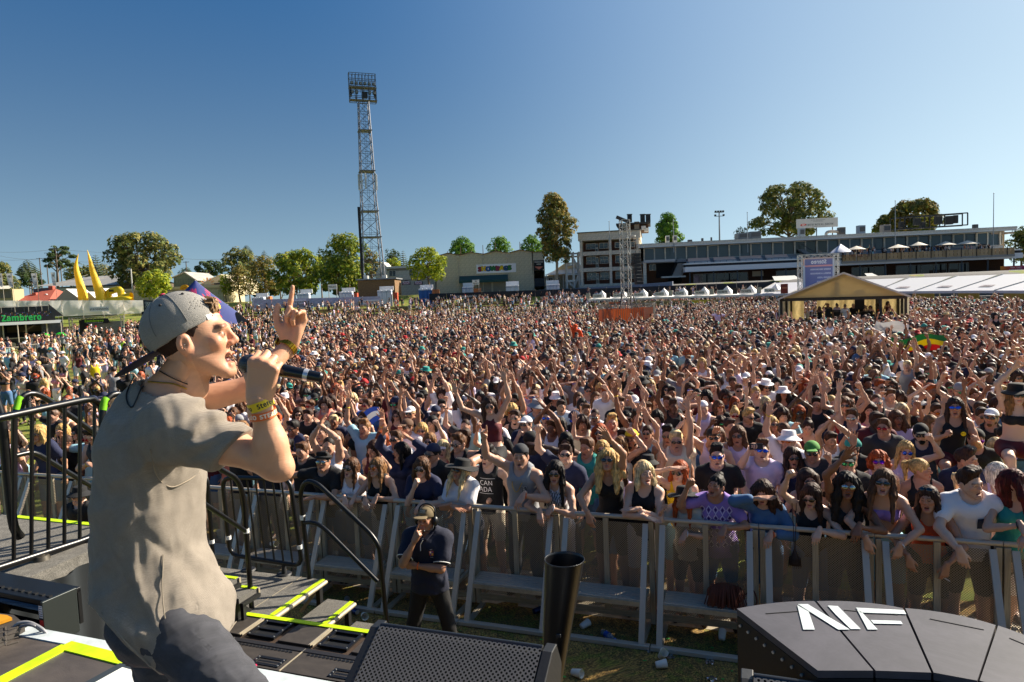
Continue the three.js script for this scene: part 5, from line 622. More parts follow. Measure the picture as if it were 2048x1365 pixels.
{
const o=thing('stair_flight','carpeted stage steps with neon noses descending behind the performer','stairs',null,V(0,0,0)),uL=-5.6,uR=-4.42;
for(let i=0;i<5;i++){const h=1.8 - i*0.2,n0=4.08 + i*0.24,t=new MB();t.add(new THREE.BoxGeometry(uR - uL,0.05,0.25),UNM((uL + uR)/ 2,n0 + 0.125,h - 0.025)).build('tread',carpet,o);new MB().add(new THREE.BoxGeometry(uR - uL + 0.01,0.006,0.04),UNM((uL + uR)/ 2,n0 + 0.225,h + 0.004)).build('tape',neonTape,o);new MB().add(new THREE.BoxGeometry(uR - uL + 0.03,0.06,0.02),UNM((uL + uR)/ 2,n0 + 0.258,h - 0.035)).build('nose_trim',aluFlat,o);new MB().add(new THREE.BoxGeometry(0.035,0.035,0.24),UNM(uR + 0.025,n0 + 0.12,h - 0.06)).add(new THREE.BoxGeometry(0.035,0.2,0.035),UNM(uR + 0.025,n0 + 0.02,h - 0.16)).build('bracket',black,o);}
for(const u of[uL,uR - 0.05])new MB().bar(us(u,4.1,1.68),us(u,5.3,0.66),0.05,0.14).build('stringer',black,o);
for(const[u,top,mid]of[[-5.66,[[27,1020],[28,830],[38,797],[60,785],[84,792],[300,945],[330,990],[345,1215]],[[30,912],[66,903],[330,1062]]],[-4.52,[[208,1000],[203,830],[209,800],[232,784],[443,941],[474,957],[487,991],[503,1217]],[[206,905],[240,898],[491,1063]]]]){const Q=(a)=>a.map(([x,y])=>onU(x,y,u)),t=Q(top),hr=put('handrail',pipe(t,tubeR,0.1,12),blackSteel,o);put('mid_rail',pipe(Q(mid),tubeR*0.92,0.1,10),blackSteel,o);new MB().tube([t[1].clone().lerp(t[2],0.3),t[2].clone().lerp(t[1],0.1),t[2].clone().lerp(t[3],0.15)],tubeR + 0.002,8,12).build('green_tape_wrap',M('#6fae00',0.5),hr);const w=t[6].clone().lerp(t[7],0.33);new MB().cyl(w,w.clone().add(V(0,0.04,0)),tubeR + 0.004,tubeR + 0.004,12).build('white_tag',white,hr);}
}
{
const o=thing('stair_landing','carpeted stair landing and low steps with neon edges leading into the pit','stairs',null,V(0,0,0));
const plat=(u0,u1,n0,n1,h,nm)=>{const pl=new MB().add(new THREE.BoxGeometry(u1 - u0,0.05,n1 - n0),UNM((u0 + u1)/ 2,(n0 + n1)/ 2,h - 0.025)).build(nm,carpet,o);new MB().add(new THREE.BoxGeometry(0.045,0.006,n1 - n0),UNM(u1 - 0.0225,(n0 + n1)/ 2,h + 0.004)).build('tape',h<0.5?greenTape:neonTape,o);new MB().add(new THREE.CylinderGeometry(0.022,0.022,n1 - n0,8).rotateX(Math.PI / 2),UNM(u1 + 0.012,(n0 + n1)/ 2,h - 0.022)).build('nose_trim',aluFlat,o);for(const n of[n0 + 0.04,n1 - 0.04])new MB().add(new THREE.BoxGeometry(0.05,h - 0.06,0.05),UNM(u1 - 0.05,n,(h - 0.06)/ 2)).build('leg',black,o);new MB().bar(us(u1 - 0.06,n1 - 0.03,h - 0.08),us(u1 - 0.3,n1 - 0.03,Math.max(0.02,h - 0.36)),0.03).build('strut',aluFlat,o);return pl;};
plat(-5.7,-4.17,5.19,6.0,0.8,'landing_deck');new MB().add(new THREE.BoxGeometry(0.004,0.003,0.8),UNM(-4.46,5.6,0.803)).build('deck_seam',aluFlat,o);plat(-4.15,-3.84,5.2,6.0,0.6,'step');plat(-3.82,-3.52,5.2,6.0,0.4,'step');plat(-3.5,-3.2,5.2,6.0,0.2,'step');
const Q=(a)=>a.map(([x,y])=>onPlane(x,y,5.808)),hr=put('handrail',pipe(Q([[619,1160],[600,985],[611,961],[634,967],[742,1069],[758,1093],[775,1262]]),tubeR,0.08,12),blackSteel,o);put('mid_rail',pipe(Q([[606,1046],[630,1045],[652,1060],[755,1164]]),tubeR*0.92,0.08,10),blackSteel,o);const[w]=Q([[605,1040]]);new MB().cyl(w,w.clone().add(V(0,0.05,0)),tubeR + 0.004,tubeR + 0.004,12).build('white_tag',white,hr);
}
for(const[i,c]of[[[320,938],[413,948],[426,1122],[338,1106]],[[444,956],[579,958],[604,1133],[460,1110]]].entries()){
const o=thing('barred_gate',['black barred guard panel left of the other, mostly behind the performer','black barred guard panel on the landing, below the raised mic elbow'][i],'guard panel','barred guard panels of the landing',V(0,0,0)),[tl,tr,br,bl]=c.map(([x,y])=>onPlane(x,y,5.835)),mb=bl.clone().lerp(br,0.5);
put('frame',pipe([mb,bl,tl,tr,br,mb.clone().lerp(br,0.01)],tubeR,0.11,12),blackSteel,o);for(let k=1;k<8;k++)new MB().cyl(bl.clone().lerp(br,k / 8),tl.clone().lerp(tr,k / 8),0.011,0.011,8).build('bar',blackSteel,o);for(const t of[0.25,0.75]){const p=bl.clone().lerp(br,t);new MB().cyl(V(p.x,0.8,p.z),p,0.03,0.02,10).cyl(V(p.x,0.8,p.z),V(p.x,0.815,p.z),0.08,0.07,12).build('foot',dark,o);}for(const[p,q]of[[bl,tl],[br,tr]]){const w=p.clone().lerp(q,0.2);new MB().cyl(w,w.clone().add(V(0,0.04,0)),tubeR + 0.004,tubeR + 0.004,12).build('white_tag',white,o);}}
{
const top=M('#3e3833',0.6,0,{map:wear,bumpMap:grit,bumpScale:0.0008}),side=M('#3d2c1e',0.7,0,{map:wear}),steel=M('#1c1d21',0.4,0.5);
const mk=(o)=>{const B=(x,z,y,sx,sy,sz,nm,m,bv=0,par=o)=>new MB().box(x,y,z,sx,sy,sz,0,bv).build(nm,m,par);
B(0,0,0.39,0.722,0.78,0.70,'cabinet',side,0.01);B(0,0.2,0.79,0.722,0.02,0.3,'top_plate',top,0.006);B(0.18,-0.2,0.79,0.31,0.02,0.3,'top_plate',top,0.006);
B(0,0.035,0.792,0.722,0.03,0.055,'black_strap',M('#17161a',0.6),0.006);
for(const[x,z,w,d]of[[-0.17,-0.2,0.26,0.27],[0.18,0.26,0.24,0.12]]){const fr=new MB();fr.box(x - w / 2,0.797,z,0.03,0.018,d).box(x + w / 2,0.797,z,0.03,0.018,d).box(x,0.797,z - d / 2 + 0.015,w - 0.03,0.018,0.03).box(x,0.797,z + d / 2 - 0.015,w - 0.03,0.018,0.03);const p=fr.build('pocket_frame',steel,o);B(x,z,0.783,w - 0.03,0.005,d - 0.04,'pocket',black,0,p);B(x,z,0.795,w - 0.04,0.012,0.02,'cross_bar',steel,0,p);const bo=new MB();for(const sx of[-1,1])for(const sz of[-1,0,1])bo.cyl(V(x + sx*w / 2,0.806,z + sz*(d / 2 - 0.02)),V(x + sx*w / 2,0.811,z + sz*(d / 2 - 0.02)),0.008,0.006,8);bo.build('bolts',M('#b9b6ae',0.3,0.9),p);}
const sl=new MB();for(let i=0;i<16;i++)sl.box(-0.29 + i*0.037,0.801,0.085,0.024,0.006,0.03,0.5);sl.build('vent_slot',M('#08090c',0.5),o);for(const x of[-0.352,0.352])B(x,-0.2,0.8,0.012,0.014,0.3,'edge_rail',aluFlat);B(0.356,0.2,0.798,0.008,0.012,0.3,'edge_rail',aluFlat);
new MB().cyl(V(-0.1,0.6,0.36),V(-0.1,0.6,0.42),0.09,0.09,20).build('caster',M('#4a4a48',0.6),o);for(const x of[0.22,0.29])new MB().box(x,0.72,0.365,0.05,0.08,0.03,0,0.006).cyl(V(x,0.74,0.36),V(x + 0.03,0.78,0.42),0.012,0.012,8).build('latch',M('#b9b4a0',0.3,0.8),o);};
const L=['sub cabinet hidden behind the performer hip','sub cabinet beside the performer thigh, below the landing','sub cabinet below the pit steps, left of the wedge monitor','sub cabinet half hidden by the wedge monitor'];
let first;for(let i=0;i<4;i++){const u=-4.59 + i*0.73,p=us(u,4.77,0),lb='brown-topped ' + L[i];if(!i){first=thing('sub_cabinet',lb,'loudspeaker','row of sub cabinets in front of the stage',p,UANG);mk(first);}else copyOf(first,p,UANG,lb);}
const tp=thing('edge_tape','long neon yellow tape strip along the far edge of the sub cabinets','tape',null,V(0,0,0));new MB().add(new THREE.BoxGeometry(3.4,0.008,0.055),UNM(-3.5,5.145,0.806)).build('tape',neonTape,tp);new MB().add(new THREE.BoxGeometry(3.4,0.05,0.05),UNM(-3.5,5.15,0.775)).build('edge_batten',black,tp);
new MB().add(new THREE.BoxGeometry(0.5,0.012,0.012),UNM(-3.98,4.43,0.806)).build('pink_edge',M('#d81f5a',0.5),tp);
}
// --- perforated sheet and grille materials
const perf=(()=>{const n=64,hole=(u,v)=>{let d=9;for(const[a,b]of[[0.25,0.25],[0.75,0.75],[-0.25,0.75],[1.25,0.25],[0.25,1.25],[0.75,-0.25]])d=Math.min(d,Math.hypot(u - a,(v - b)*1.0));return d;};return tex(n,n,(u,v)=>hole(u,v)<0.228?0:1,false);})();
const perfSheet=new THREE.MeshPhysicalMaterial({color:'#877d6d',metalness:0.25,roughness:0.5,side:THREE.DoubleSide,alphaMap:withRepeat(perf,1 / 0.024,1 / 0.024),alphaTest:0.5});
const grille=new THREE.MeshPhysicalMaterial({color:'#6a6764',metalness:0.3,roughness:0.4,side:THREE.DoubleSide,alphaMap:withRepeat(perf,1 / 0.021,1 / 0.021),alphaTest:0.5});
const BN=7.27,B0=-2.075,BW=1.06;
{
const sheetG=(()=>{const g=new THREE.PlaneGeometry(BW - 0.11,0.98);const uv=g.attributes.uv;for(let i=0;i<uv.count;i++)uv.setXY(i,uv.getX(i)*(BW - 0.11),uv.getY(i)*0.98);return g;})();
const mk=(o)=>{const B=(x,y,z,sx,sy,sz,nm,m,bv=0,par=o)=>new MB().box(x,y,z,sx,sy,sz,0,bv).build(nm,m,par);
put('perforated_sheet',sheetG,perfSheet,o).position.set(0,0.65,0);new MB().cyl(V(-BW / 2 + 0.004,1.2,0),V(BW / 2 - 0.004,1.2,0),0.026,0.026,14).build('top_rail',alu,o);
for(const x of[-1,1])B(x*(BW / 2 - 0.035),0.6,0,0.055,1.14,0.055,'post',aluFlat,0.006);B(0,0.66,0.012,0.06,1.04,0.03,'centre_bar',aluFlat,0.005);B(0,0.12,0.01,BW - 0.12,0.07,0.035,'lower_bar',aluFlat,0.005);
for(const x of[-1,1]){new MB().bar(V(x*(BW / 2 - 0.09),1.15,0.03),V(x*(BW / 2 - 0.09),0.05,0.52),0.06,0.035).build('brace',alu,o);B(x*(BW / 2 - 0.09),0.4,0.19,0.04,0.04,0.36,'bench_bracket',aluFlat);}
for(let i=0;i<6;i++)B(0,0.43,0.075 + i*0.052,BW - 0.24,0.025,0.042,'bench_slat',alu,0.004);B(0,0.405,0.37,BW - 0.24,0.05,0.02,'bench_front',aluFlat);
B(0,0.04,0.53,BW - 0.01,0.045,0.07,'base_rail',alu,0.006);for(const x of[-1,1])B(x*(BW / 2 - 0.09),0.025,0.26,0.06,0.04,0.5,'base_bar',aluFlat,0.005);B(0,0.008,-0.55,BW - 0.02,0.012,1.0,'floor_plate',aluFlat);new MB().cyl(V(BW / 2 - 0.09,1.0,0.07),V(BW / 2 - 0.06,1.0,0.1),0.012,0.012,8).build('bolt',dark,o);};
const names=['barrier panel behind the guard rail at the far left','barrier panel seen through the guard rail bars, beside the black hat','barrier panel right of the black hat, behind the performer back','barrier panel hidden behind the performer chest','barrier panel under the performer elbow, behind the barred guard panel','barrier panel behind the sloping handrail, left of the two leaning women','barrier panel just left of the guard, under the long-haired women','barrier panel directly behind the guard','barrier panel just right of the guard, under the grey singlet','barrier panel behind the top of the black tube','barrier panel right of the black tube, left of the fringed bag','barrier panel with the fringed brown bag on its step','barrier panel under the purple-dress and denim people, right of the fringed bag','barrier panel with the tassel pouch hanging on it','barrier panel under the leaning long-haired woman on the right','barrier panel under the white tee with pocket','barrier panel at the right edge of the picture','barrier panel just outside the right edge'];
let first;for(let i=0;i<16;i++){const k=i - 10,p=un(B0 + BW*(k + 0.5),BN,0),lb='silver perforated ' + names[i + 1];if(!i){first=thing('barrier_panel',lb,'crowd barrier','perforated crowd barrier panels',p,UANG);mk(first);}else copyOf(first,p,UANG,lb);}
}
// --- wedge monitors
{
const mk=(o,W)=>{const H=0.305,D=0.5,prof=[[0,0],[0,0.05],[0.44,H],[0.5,H],[0.56,0.2],[0.5,0]];
const sh=shapeOf(prof.map(([z,y])=>[z,y])),m=new THREE.Matrix4().makeRotationY(Math.PI / 2).setPosition(-W / 2,0,0);
const cab=M('#0d0e11',0.55,0,{bumpMap:grit,bumpScale:0.002,clearcoat:0.2,clearcoatRoughness:0.5});
new MB().prism(shapeOf([[0.02,0.0],[0.03,0.02],[0.45,H - 0.03],[0.5,H - 0.03],[0.55,0.2],[0.5,0]]),W - 0.06,new THREE.Matrix4().makeRotationY(Math.PI / 2).setPosition(-W / 2 + 0.03,0,0)).build('cabinet',M('#060607',0.8),o);
for(const x of[-W / 2,W / 2 - 0.035])new MB().prism(sh,0.035,new THREE.Matrix4().makeRotationY(Math.PI / 2).setPosition(x,0,0),0.004).build('side_cheek',cab,o);
const L=Math.hypot(0.44,H - 0.05),g=new THREE.PlaneGeometry(W - 0.08,L + 0.02,1,1),uv=g.attributes.uv;for(let i=0;i<uv.count;i++)uv.setXY(i,uv.getX(i)*(W - 0.08),uv.getY(i)*L);const q=put('grille',g,grille,o);q.position.set(0,0.05 +(H - 0.05)/ 2 + 0.006,-0.22 + 0.006);q.rotation.x=-(Math.PI / 2 - Math.atan2(H - 0.05,0.44));
new MB().cyl(V(-W / 2 + 0.04,H + 0.004,-0.455),V(W / 2 - 0.04,H + 0.004,-0.455),0.014,0.014,10).build('grille_edge',M('#3a3c40',0.3,0.7),o);const foam=new THREE.PlaneGeometry(W - 0.1,L);const fo=put('foam',foam,M('#050506',1),o);fo.position.set(0,0.05 +(H - 0.05)/ 2 - 0.012,-0.22 - 0.006);fo.rotation.copy(q.rotation);
for(const z of[-0.2,-0.3,-0.4])for(const x of[-1,1])new MB().cyl(V(x*(W / 2 + 0.003),0.12,z),V(x*(W / 2 + 0.008),0.12,z),0.012,0.01,8).build('screw',alu,o);};
const a=at(752,1243,2.84),b=at(1108,1302,2.57),[ua]=toUN(a),[ub]=toUN(b),W=ub - ua,w1=thing('wedge_monitor','large black wedge monitor with dotted grille at the bottom centre','stage monitor','wedge monitors on the stage front',un((ua + ub)/ 2,1.99,2.0),UANG);mk(w1,W);
const c=at(1484,1326,2.36),[uc]=toUN(c);copyOf(w1,un(uc + W / 2,2.0,2.0),UANG,'black wedge monitor with hexagonal grille at the bottom right corner');
}
{
const t=at(1129,1119,3.08),H=t.y,lean=0.135,o=thing('black_tube','tall black plastic tube flared at the top standing before the barrier','tube',null,V(t.x - lean*H,0,t.z));
const pr=[[0.03,0.0],[0.036,H - 1.1],[0.05,H - 0.56],[0.07,H - 0.28],[0.089,H - 0.03],[0.0925,H - 0.008],[0.0935,H],[0.091,H + 0.002],[0.087,H - 0.01],[0.064,H - 0.3],[0.044,H - 0.6]].map(([r,y])=>new THREE.Vector2(r,y));
const g=new THREE.LatheGeometry(pr,40),p=g.attributes.position;for(let i=0;i<p.count;i++)p.setX(i,p.getX(i)+ lean*p.getY(i));g.computeVertexNormals();put('tube',g,M('#0b0c11',0.35,0,{clearcoat:0.3,clearcoatRoughness:0.4,side:THREE.DoubleSide}),o);new MB().box(lean*(H - 0.33),H - 0.33,0.07,0.022,0.018,0.012,0,0.004).build('catch',M('#2c2e33',0.4),o);new MB().cyl(V(0,0,0),V(0,0.03,0),0.2,0.2,24).build('base_plate',black,o);
}
{
const h=2.36,A=(x,y)=>onLevel(x,y,h),far=[[[1474,1218],[1555,1206],[1629,1203]],[[1634,1203],[1722,1205],[1806,1217]],[[1811,1217],[1905,1229],[1992,1251]],[[1997,1252],[2060,1275],[2110,1300]]],near=[[1636,1342],[1752,1342],[1868,1346],[1960,1362],[2060,1390]],topM=M('#46434a',0.55,0,{map:wear,bumpMap:grit,bumpScale:0.001}),body=M('#0a0b0e',0.6,0,{bumpMap:grit,bumpScale:0.0015});
far.forEach((f,i)=>{const o=thing('front_cabinet',['leftmost black cabinet of the curved row at the lower right, long visible side','second black cabinet of the curved row, with most of the white letter','third black cabinet of the curved row at the lower right','rightmost black cabinet of the curved row, cut by the edge'][i],'loudspeaker','curved row of black cabinets',V(0,0,0));const pf=new THREE.QuadraticBezierCurve3(A(...f[0]),A(...f[1]).multiplyScalar(2).sub(A(...f[0]).add(A(...f[2])).multiplyScalar(0.5)),A(...f[2])).getPoints(8),n0=A(...near[i]),n1=A(near[i + 1][0]- 5,near[i + 1][1]);const pts=[...pf,n1,n0];put('cabinet',slab(pts,0.1,h - 0.03),body,o);
const grow=pts.map((p)=>p);const g=slab(grow,h - 0.027,h);put('lid',g,topM,o);const sc=new MB();for(let k=0;k<9;k++){const p=pf[0].clone().lerp(n0,(k + 0.5)/ 9);if(i===0)sc.cyl(p.clone().setY(h - 0.06).add(V(-0.006,0,0.004)),p.clone().setY(h - 0.06),0.006,0.006,6);}if(i===0)sc.build('screws',alu,o);const pv=pf[2].clone().lerp(n0,0.16),pw=pf[7].clone().lerp(n1,0.16);new MB().bar(pv.setY(h + 0.001),pw.setY(h + 0.001),0.004,0.003).build('lid_seam',black,o);});
const o=thing('white_letters','big white letters laid flat on the curved black cabinets','lettering',null,V(0,0,0)),wm=M('#d3dcdc',0.5,0,{map:wear}),L=(pts)=>put('letter_stroke',slab(pts.map(([x,y])=>onLevel(x,y,h)),h + 0.003,h + 0.0045),wm,o);
L([[1596,1211],[1616,1211],[1700,1262],[1677,1262]]);L([[1595,1213],[1618,1226],[1630,1262],[1607,1262]]);L([[1656,1214],[1676,1215],[1722,1261],[1702,1261],[1672,1232]]);L([[1712,1218],[1808,1223],[1813,1231],[1722,1228]]);L([[1714,1221],[1726,1229],[1756,1262],[1736,1262]]);L([[1742,1243],[1802,1245],[1806,1251],[1748,1250]]);
}
{
const o=thing('strobe_light','black strobe fixture with reflector and printed name at the lower left','strobe light',null,at(60,1236,3.75),UANG - 0.05),cs=M('#101216',0.4,0.2);
new MB().box(-0.3,0.1,-0.1,0.9,0.03,0.2,0,0.004).box(-0.3,-0.1,-0.04,0.9,0.03,0.16,0,0.004).box(-0.3,0,-0.19,0.9,0.2,0.02).build('housing',cs,o);for(let i=0;i<14;i++)new MB().box(-0.68 + i*0.06,0.118,-0.05,0.03,0.006,0.02).build('vent',black,o);const rf=new MB().add(new THREE.CylinderGeometry(0.09,0.09,0.82,16,1,true,0,Math.PI).rotateZ(Math.PI / 2).rotateX(-0.4),new THREE.Matrix4().makeTranslation(-0.3,0.01,-0.09)).build('reflector',M('#3a3f4a',0.15,0.9,{side:THREE.DoubleSide}),o);new MB().cyl(V(-0.68,0.03,-0.08),V(0.06,0.03,-0.08),0.012,0.012,10).build('flash_tube',M('#b9a23a',0.15),o);
printed(o,'name_strip',0.86,0.07,-0.3,-0.078,0.045,512,48,(g)=>{g.fillStyle='#8a929a';g.fillRect(0,0,512,48);g.fillStyle='#15171a';g.save();g.translate(512,48);g.rotate(Math.PI);g.font='700 38px sans-serif';g.fillText('ATOMIC 3000',30,38,260);g.restore();}).rotation.x=-0.35;
const e=new MB().box(0.165,0.0,-0.06,0.02,0.26,0.2,0,0.006).box(0.15,0,-0.06,0.02,0.2,0.16).build('end_plate',M('#2a3030',0.4,0.3),o);printed(e,'end_print',0.036,0.23,0.163,0,0.043,64,400,(g)=>{g.fillStyle='#20242a';g.fillRect(0,0,64,400);g.fillStyle='#c9ccd0';g.fillRect(4,10,56,120);g.fillStyle='#20242a';for(let i=0;i<5;i++)g.fillRect(8,20 + i*22,48,6);g.fillStyle='#d03030';g.fillRect(4,150,56,60);g.fillStyle='#d8d8d0';g.fillRect(4,260,56,130);g.fillStyle='#222';g.fillRect(10,280,40,20);g.fillRect(10,320,30,40);});e.rotation.y=0.0;
const c=thing('cable_loop','grey cable loops lying between the strobe and the white stage strip','cable',null,V(0,0,0));const A=(x,y,h)=>onLevel(x,y,h);new MB().tube([A(20,1262,2.03),A(36,1248,2.06),A(58,1246,2.06),A(82,1258,2.03),A(96,1272,1.99)],0.009,30,8).build('cable',M('#7d7d80',0.4),c);new MB().tube([A(24,1266,2.02),A(45,1253,2.05),A(66,1252,2.05),A(90,1268,1.99)],0.008,30,8).build('cable',M('#5d5d62',0.4),c);
const r=thing('cable_ramp','diamond-plate rubber cable ramp with yellow lid at the left edge','cable ramp',null,V(0,0,0));put('ramp',slab([A(-40,1240,2),A(28,1248,2),A(50,1266,2),A(-10,1302,2),A(-60,1310,2)],2.002,2.05),M('#37322d',0.7,0,{bumpMap:grit,bumpScale:0.003}),r);for(let i=0;i<16;i++){const p=A(-20 +(i % 4)*15,1258 + Math.floor(i / 4)*10,2.052);const tr=new MB().box(0,0,0,0.045,0.006,0.008,0,0.002).build('tread',M('#4b443c',0.6),r);tr.position.copy(p);tr.rotation.y=(i % 2?0.7:-0.9);}put('yellow_lid',slab([A(-40,1232,2.05),A(14,1238,2.05),A(24,1243,2.05),A(-30,1262,2.05)],2.054,2.07),M('#c98a10',0.6,0,{map:wear}),r);
}
// --- litter in the pit
{
const cupW=new THREE.MeshPhysicalMaterial({roughness:0.6,side:THREE.DoubleSide,map:canvasTex(128,64,(g)=>{g.fillStyle='#dedbd0';g.fillRect(0,0,128,64);g.fillStyle='#a9c070';g.beginPath();g.ellipse(40,36,12,16,0.5,0,7);g.fill();g.beginPath();g.ellipse(100,30,8,14,-0.4,0,7);g.fill();})});
const cupG=new THREE.LatheGeometry([[0,0],[0.031,0],[0.042,0.105],[0.044,0.107],[0.041,0.108],[0.039,0.1],[0.029,0.008],[0,0.008]].map(([a,b])=>new THREE.Vector2(a,b)),20);
const cups=[[727,1232,0.04,1.35,0.4,'white paper cup lying near the foot of the pit steps'],[1163,1256,0.04,1.4,2.2,'white paper cup lying right of the black tube'],[1145,1347,0.04,1.4,0.9,'white paper cup lying alone at the bottom edge, right of the wedge'],[1444,1281,0.04,1.2,2.8,'white paper cup tilted in front of the fringed bag barrier'],[1322,1316,0.04,0.7,0.3,'white paper cup leaning on another, upper one of the pair'],[1312,1333,0.04,1.45,1.6,'white paper cup lying open, lower one of the leaning pair'],[440,1078,0.44,0,0,'white paper cup standing on the barrier bench beside the performer'],[543,1094,0.44,1.4,1,'white paper cup lying on the barrier bench behind the guard panel bars']];
let first;for(const[x,y,h,tilt,turn,lb]of cups){const p=onLevel(x,y,h);let o;if(!first){o=first=thing('paper_cup',lb,'cup','white paper cups littering the pit',p);put('cup',cupG,cupW,o);}else o=copyOf(first,p,undefined,lb);o.position.y=h<0.1?0.05:h + 0.005 +(tilt?0.035:0);o.rotation.set(tilt,turn,0,'YXZ');if(h>0.1&&!tilt)o.scale.setScalar(1.1);}
const can=new THREE.LatheGeometry([[0,0],[0.026,0],[0.033,0.01],[0.033,0.112],[0.027,0.122],[0.027,0.124],[0,0.122]].map(([a,b])=>new THREE.Vector2(a,b)),18);
for(const[i,[x,y,c]]of[[703,1222,'#1c2c5c'],[1067,1226,'#1a2a50'],[694,1199,'#8a8d90']].entries()){const p=onLevel(x,y,0.035),o=thing('drink_can',['dark blue drink can lying beside the cup near the pit steps','dark blue cup-like can lying left of the black tube','grey crushed can under the pit step'][i],'can','cans littering the pit',p);o.position.y=0.045;o.rotation.set(1.5,[0.8,2.1,0.2][i],0,'YXZ');put('can',can,M(c,0.3,0.6),o);new MB().cyl(V(0,0.122,0),V(0,0.126,0),0.027,0.027,16).build('can_top',M('#c9c9cc',0.3,0.8),o);}
{const p=onLevel(1205,1266,0.03),o=thing('water_bottle','clear water bottle with blue label lying right of the black tube','bottle',null,p);o.position.y=0.04;o.rotation.set(1.52,0.5,0,'YXZ');put('bottle',new THREE.LatheGeometry([[0,0],[0.03,0],[0.033,0.02],[0.03,0.06],[0.033,0.13],[0.028,0.17],[0.013,0.2],[0.013,0.215]].map(([a,b])=>new THREE.Vector2(a,b)),16),M('#c9d6de',0.1,0,{transmission:0.8,thickness:0}),o);new MB().cyl(V(0,0.06,0),V(0,0.12,0),0.0335,0.0335,16).build('label',M('#2450a0',0.5),o);new MB().cyl(V(0,0.214,0),V(0,0.23,0),0.015,0.015,12).build('cap',M('#2a62c0',0.5),o);}
for(const[i,[x,y]]of[[1341,1316],[1420,1326],[1424,1360],[1301,1303],[713,1250],[1200,1222]].entries()){const p=onLevel(x,y,0.01),o=thing('foil_lid',['silver foil lid beside the two leaning cups','larger silver foil dish right of the leaning cups','crumpled silver foil at the bottom edge left of the cabinets','small dark foil scrap left of the leaning cups','foil scrap beside the cup at the pit steps','foil scrap under the bench right of the tube'][i],'litter','foil litter in the pit',p);o.position.y=0.02;o.rotation.y=i;const g=new THREE.CircleGeometry(0.045,14,0).rotateX(-Math.PI / 2),q=g.attributes.position;for(let k=0;k<q.count;k++)q.setY(k,0.012*Math.sin(k*2.3 + i));g.computeVertexNormals();put('foil',g,M('#c2c6cc',0.2,0.95,{side:THREE.DoubleSide}),o);}
const gs=thing('green_scraps','tiny green and pale paper scraps scattered on the pit ground','litter',null,V(0,0,0)),sc=new MB();for(let i=0;i<90;i++){const p=us(R(-4,3),R(5.6,7.4),0.025);sc.box(p.x,p.y,p.z,R(0.01,0.04),0.002,R(0.01,0.03),R(0,3));}tag(sc.build('scraps',M('#3f9a3c',0.7),gs),null,null,null,'stuff');gs.userData.kind='stuff';
}
{
const p=onPlane(1452,1192,BN - 0.2),o=thing('fringed_bag','rust-brown fringed bag slumped on the barrier bench','bag',null,V(p.x,0.44,p.z),UANG),m=M('#6a3013',0.6,0,{map:wear}),r=mulberry(5);new MB().ball(V(0,0.1,0),0.19,0.11,0.09,16).build('bag',m,o);for(let i=0;i<110;i++){const a=r()*6.28,x=Math.cos(a)*0.2*Math.sqrt(r()),z=0.04 + r()*0.06,t=new MB().tube([V(x*0.75,0.19 + r()*0.02,z*0.5),V(x*0.95,0.12,z + 0.03),V(x*1.12,0.01 + r()*0.03,z + 0.05 + r()*0.03)],0.0045,5,4);t.build('fringe',m,o);}new MB().tube([V(0.18,0.1,0),V(0.26,0.16,-0.02),V(0.3,0.05,0.02),V(0.24,0.0,0.05)],0.007,12,6).build('strap',m,o);
const q=onPlane(1590,1110,BN - 0.05),b=thing('tassel_pouch','small dark brown tassel pouch hanging from cords over the rail','pouch',null,q,UANG),dk=M('#2e1c10',0.7);put('pouch',new THREE.LatheGeometry([[0.004,0.06],[0.012,0.045],[0.03,0],[0.052,-0.07],[0.058,-0.1],[0,-0.105]].map(([a,y])=>new THREE.Vector2(a,y)),14),dk,b);for(const x of[-1,1])new MB().tube([V(0.004*x,0.05,0),V(0.012*x,0.3,0.01),V(0.02*x,0.52,-0.03)],0.004,10,5).build('cord',dk,b);for(let i=0;i<18;i++){const a=i / 18*6.28;new MB().cyl(V(Math.cos(a)*0.05,-0.03,Math.sin(a)*0.05),V(Math.cos(a)*0.06,-0.125,Math.sin(a)*0.06),0.004,0.002,4).build('tassel',dk,b);}
}
// ---------------------------------------------------------------- people: distance fields joined smoothly and meshed (surface nets)
const cap=(a,b,ra,rb=ra,k=0.03,sub=0)=>({a,b,ra,rb,k,sub,c:a.clone().add(b).multiplyScalar(0.5),R:a.distanceTo(b)/ 2 + Math.max(ra,rb)});
const ell=(c,r,ax=null,k=0.03,sub=0)=>({e:1,c,r,ax,k,sub,R:Math.max(r.x,r.y,r.z)});
function pd(p,x,y,z){
if(p.e){let X=x - p.c.x,Y=y - p.c.y,Z=z - p.c.z;if(p.ax){const[l,u,f]=p.ax,a=X*l.x + Y*l.y + Z*l.z,b=X*u.x + Y*u.y + Z*u.z;Z=X*f.x + Y*f.y + Z*f.z;X=a;Y=b;}const r=p.r,k0=Math.sqrt((X / r.x)**2 +(Y / r.y)**2 +(Z / r.z)**2),k1=Math.sqrt((X /(r.x*r.x))**2 +(Y /(r.y*r.y))**2 +(Z /(r.z*r.z))**2);return k1<1e-9?-Math.min(r.x,r.y,r.z):k0*(k0 - 1)/ k1;}
const ax=p.b.x - p.a.x,ay=p.b.y - p.a.y,az=p.b.z - p.a.z,bx=x - p.a.x,by=y - p.a.y,bz=z - p.a.z,L=ax*ax + ay*ay + az*az,t=L>0?Math.min(1,Math.max(0,(bx*ax + by*ay + bz*az)/ L)):0,dx=bx - ax*t,dy=by - ay*t,dz=bz - az*t;
return Math.sqrt(dx*dx + dy*dy + dz*dz)-(p.ra +(p.rb - p.ra)*t);
}
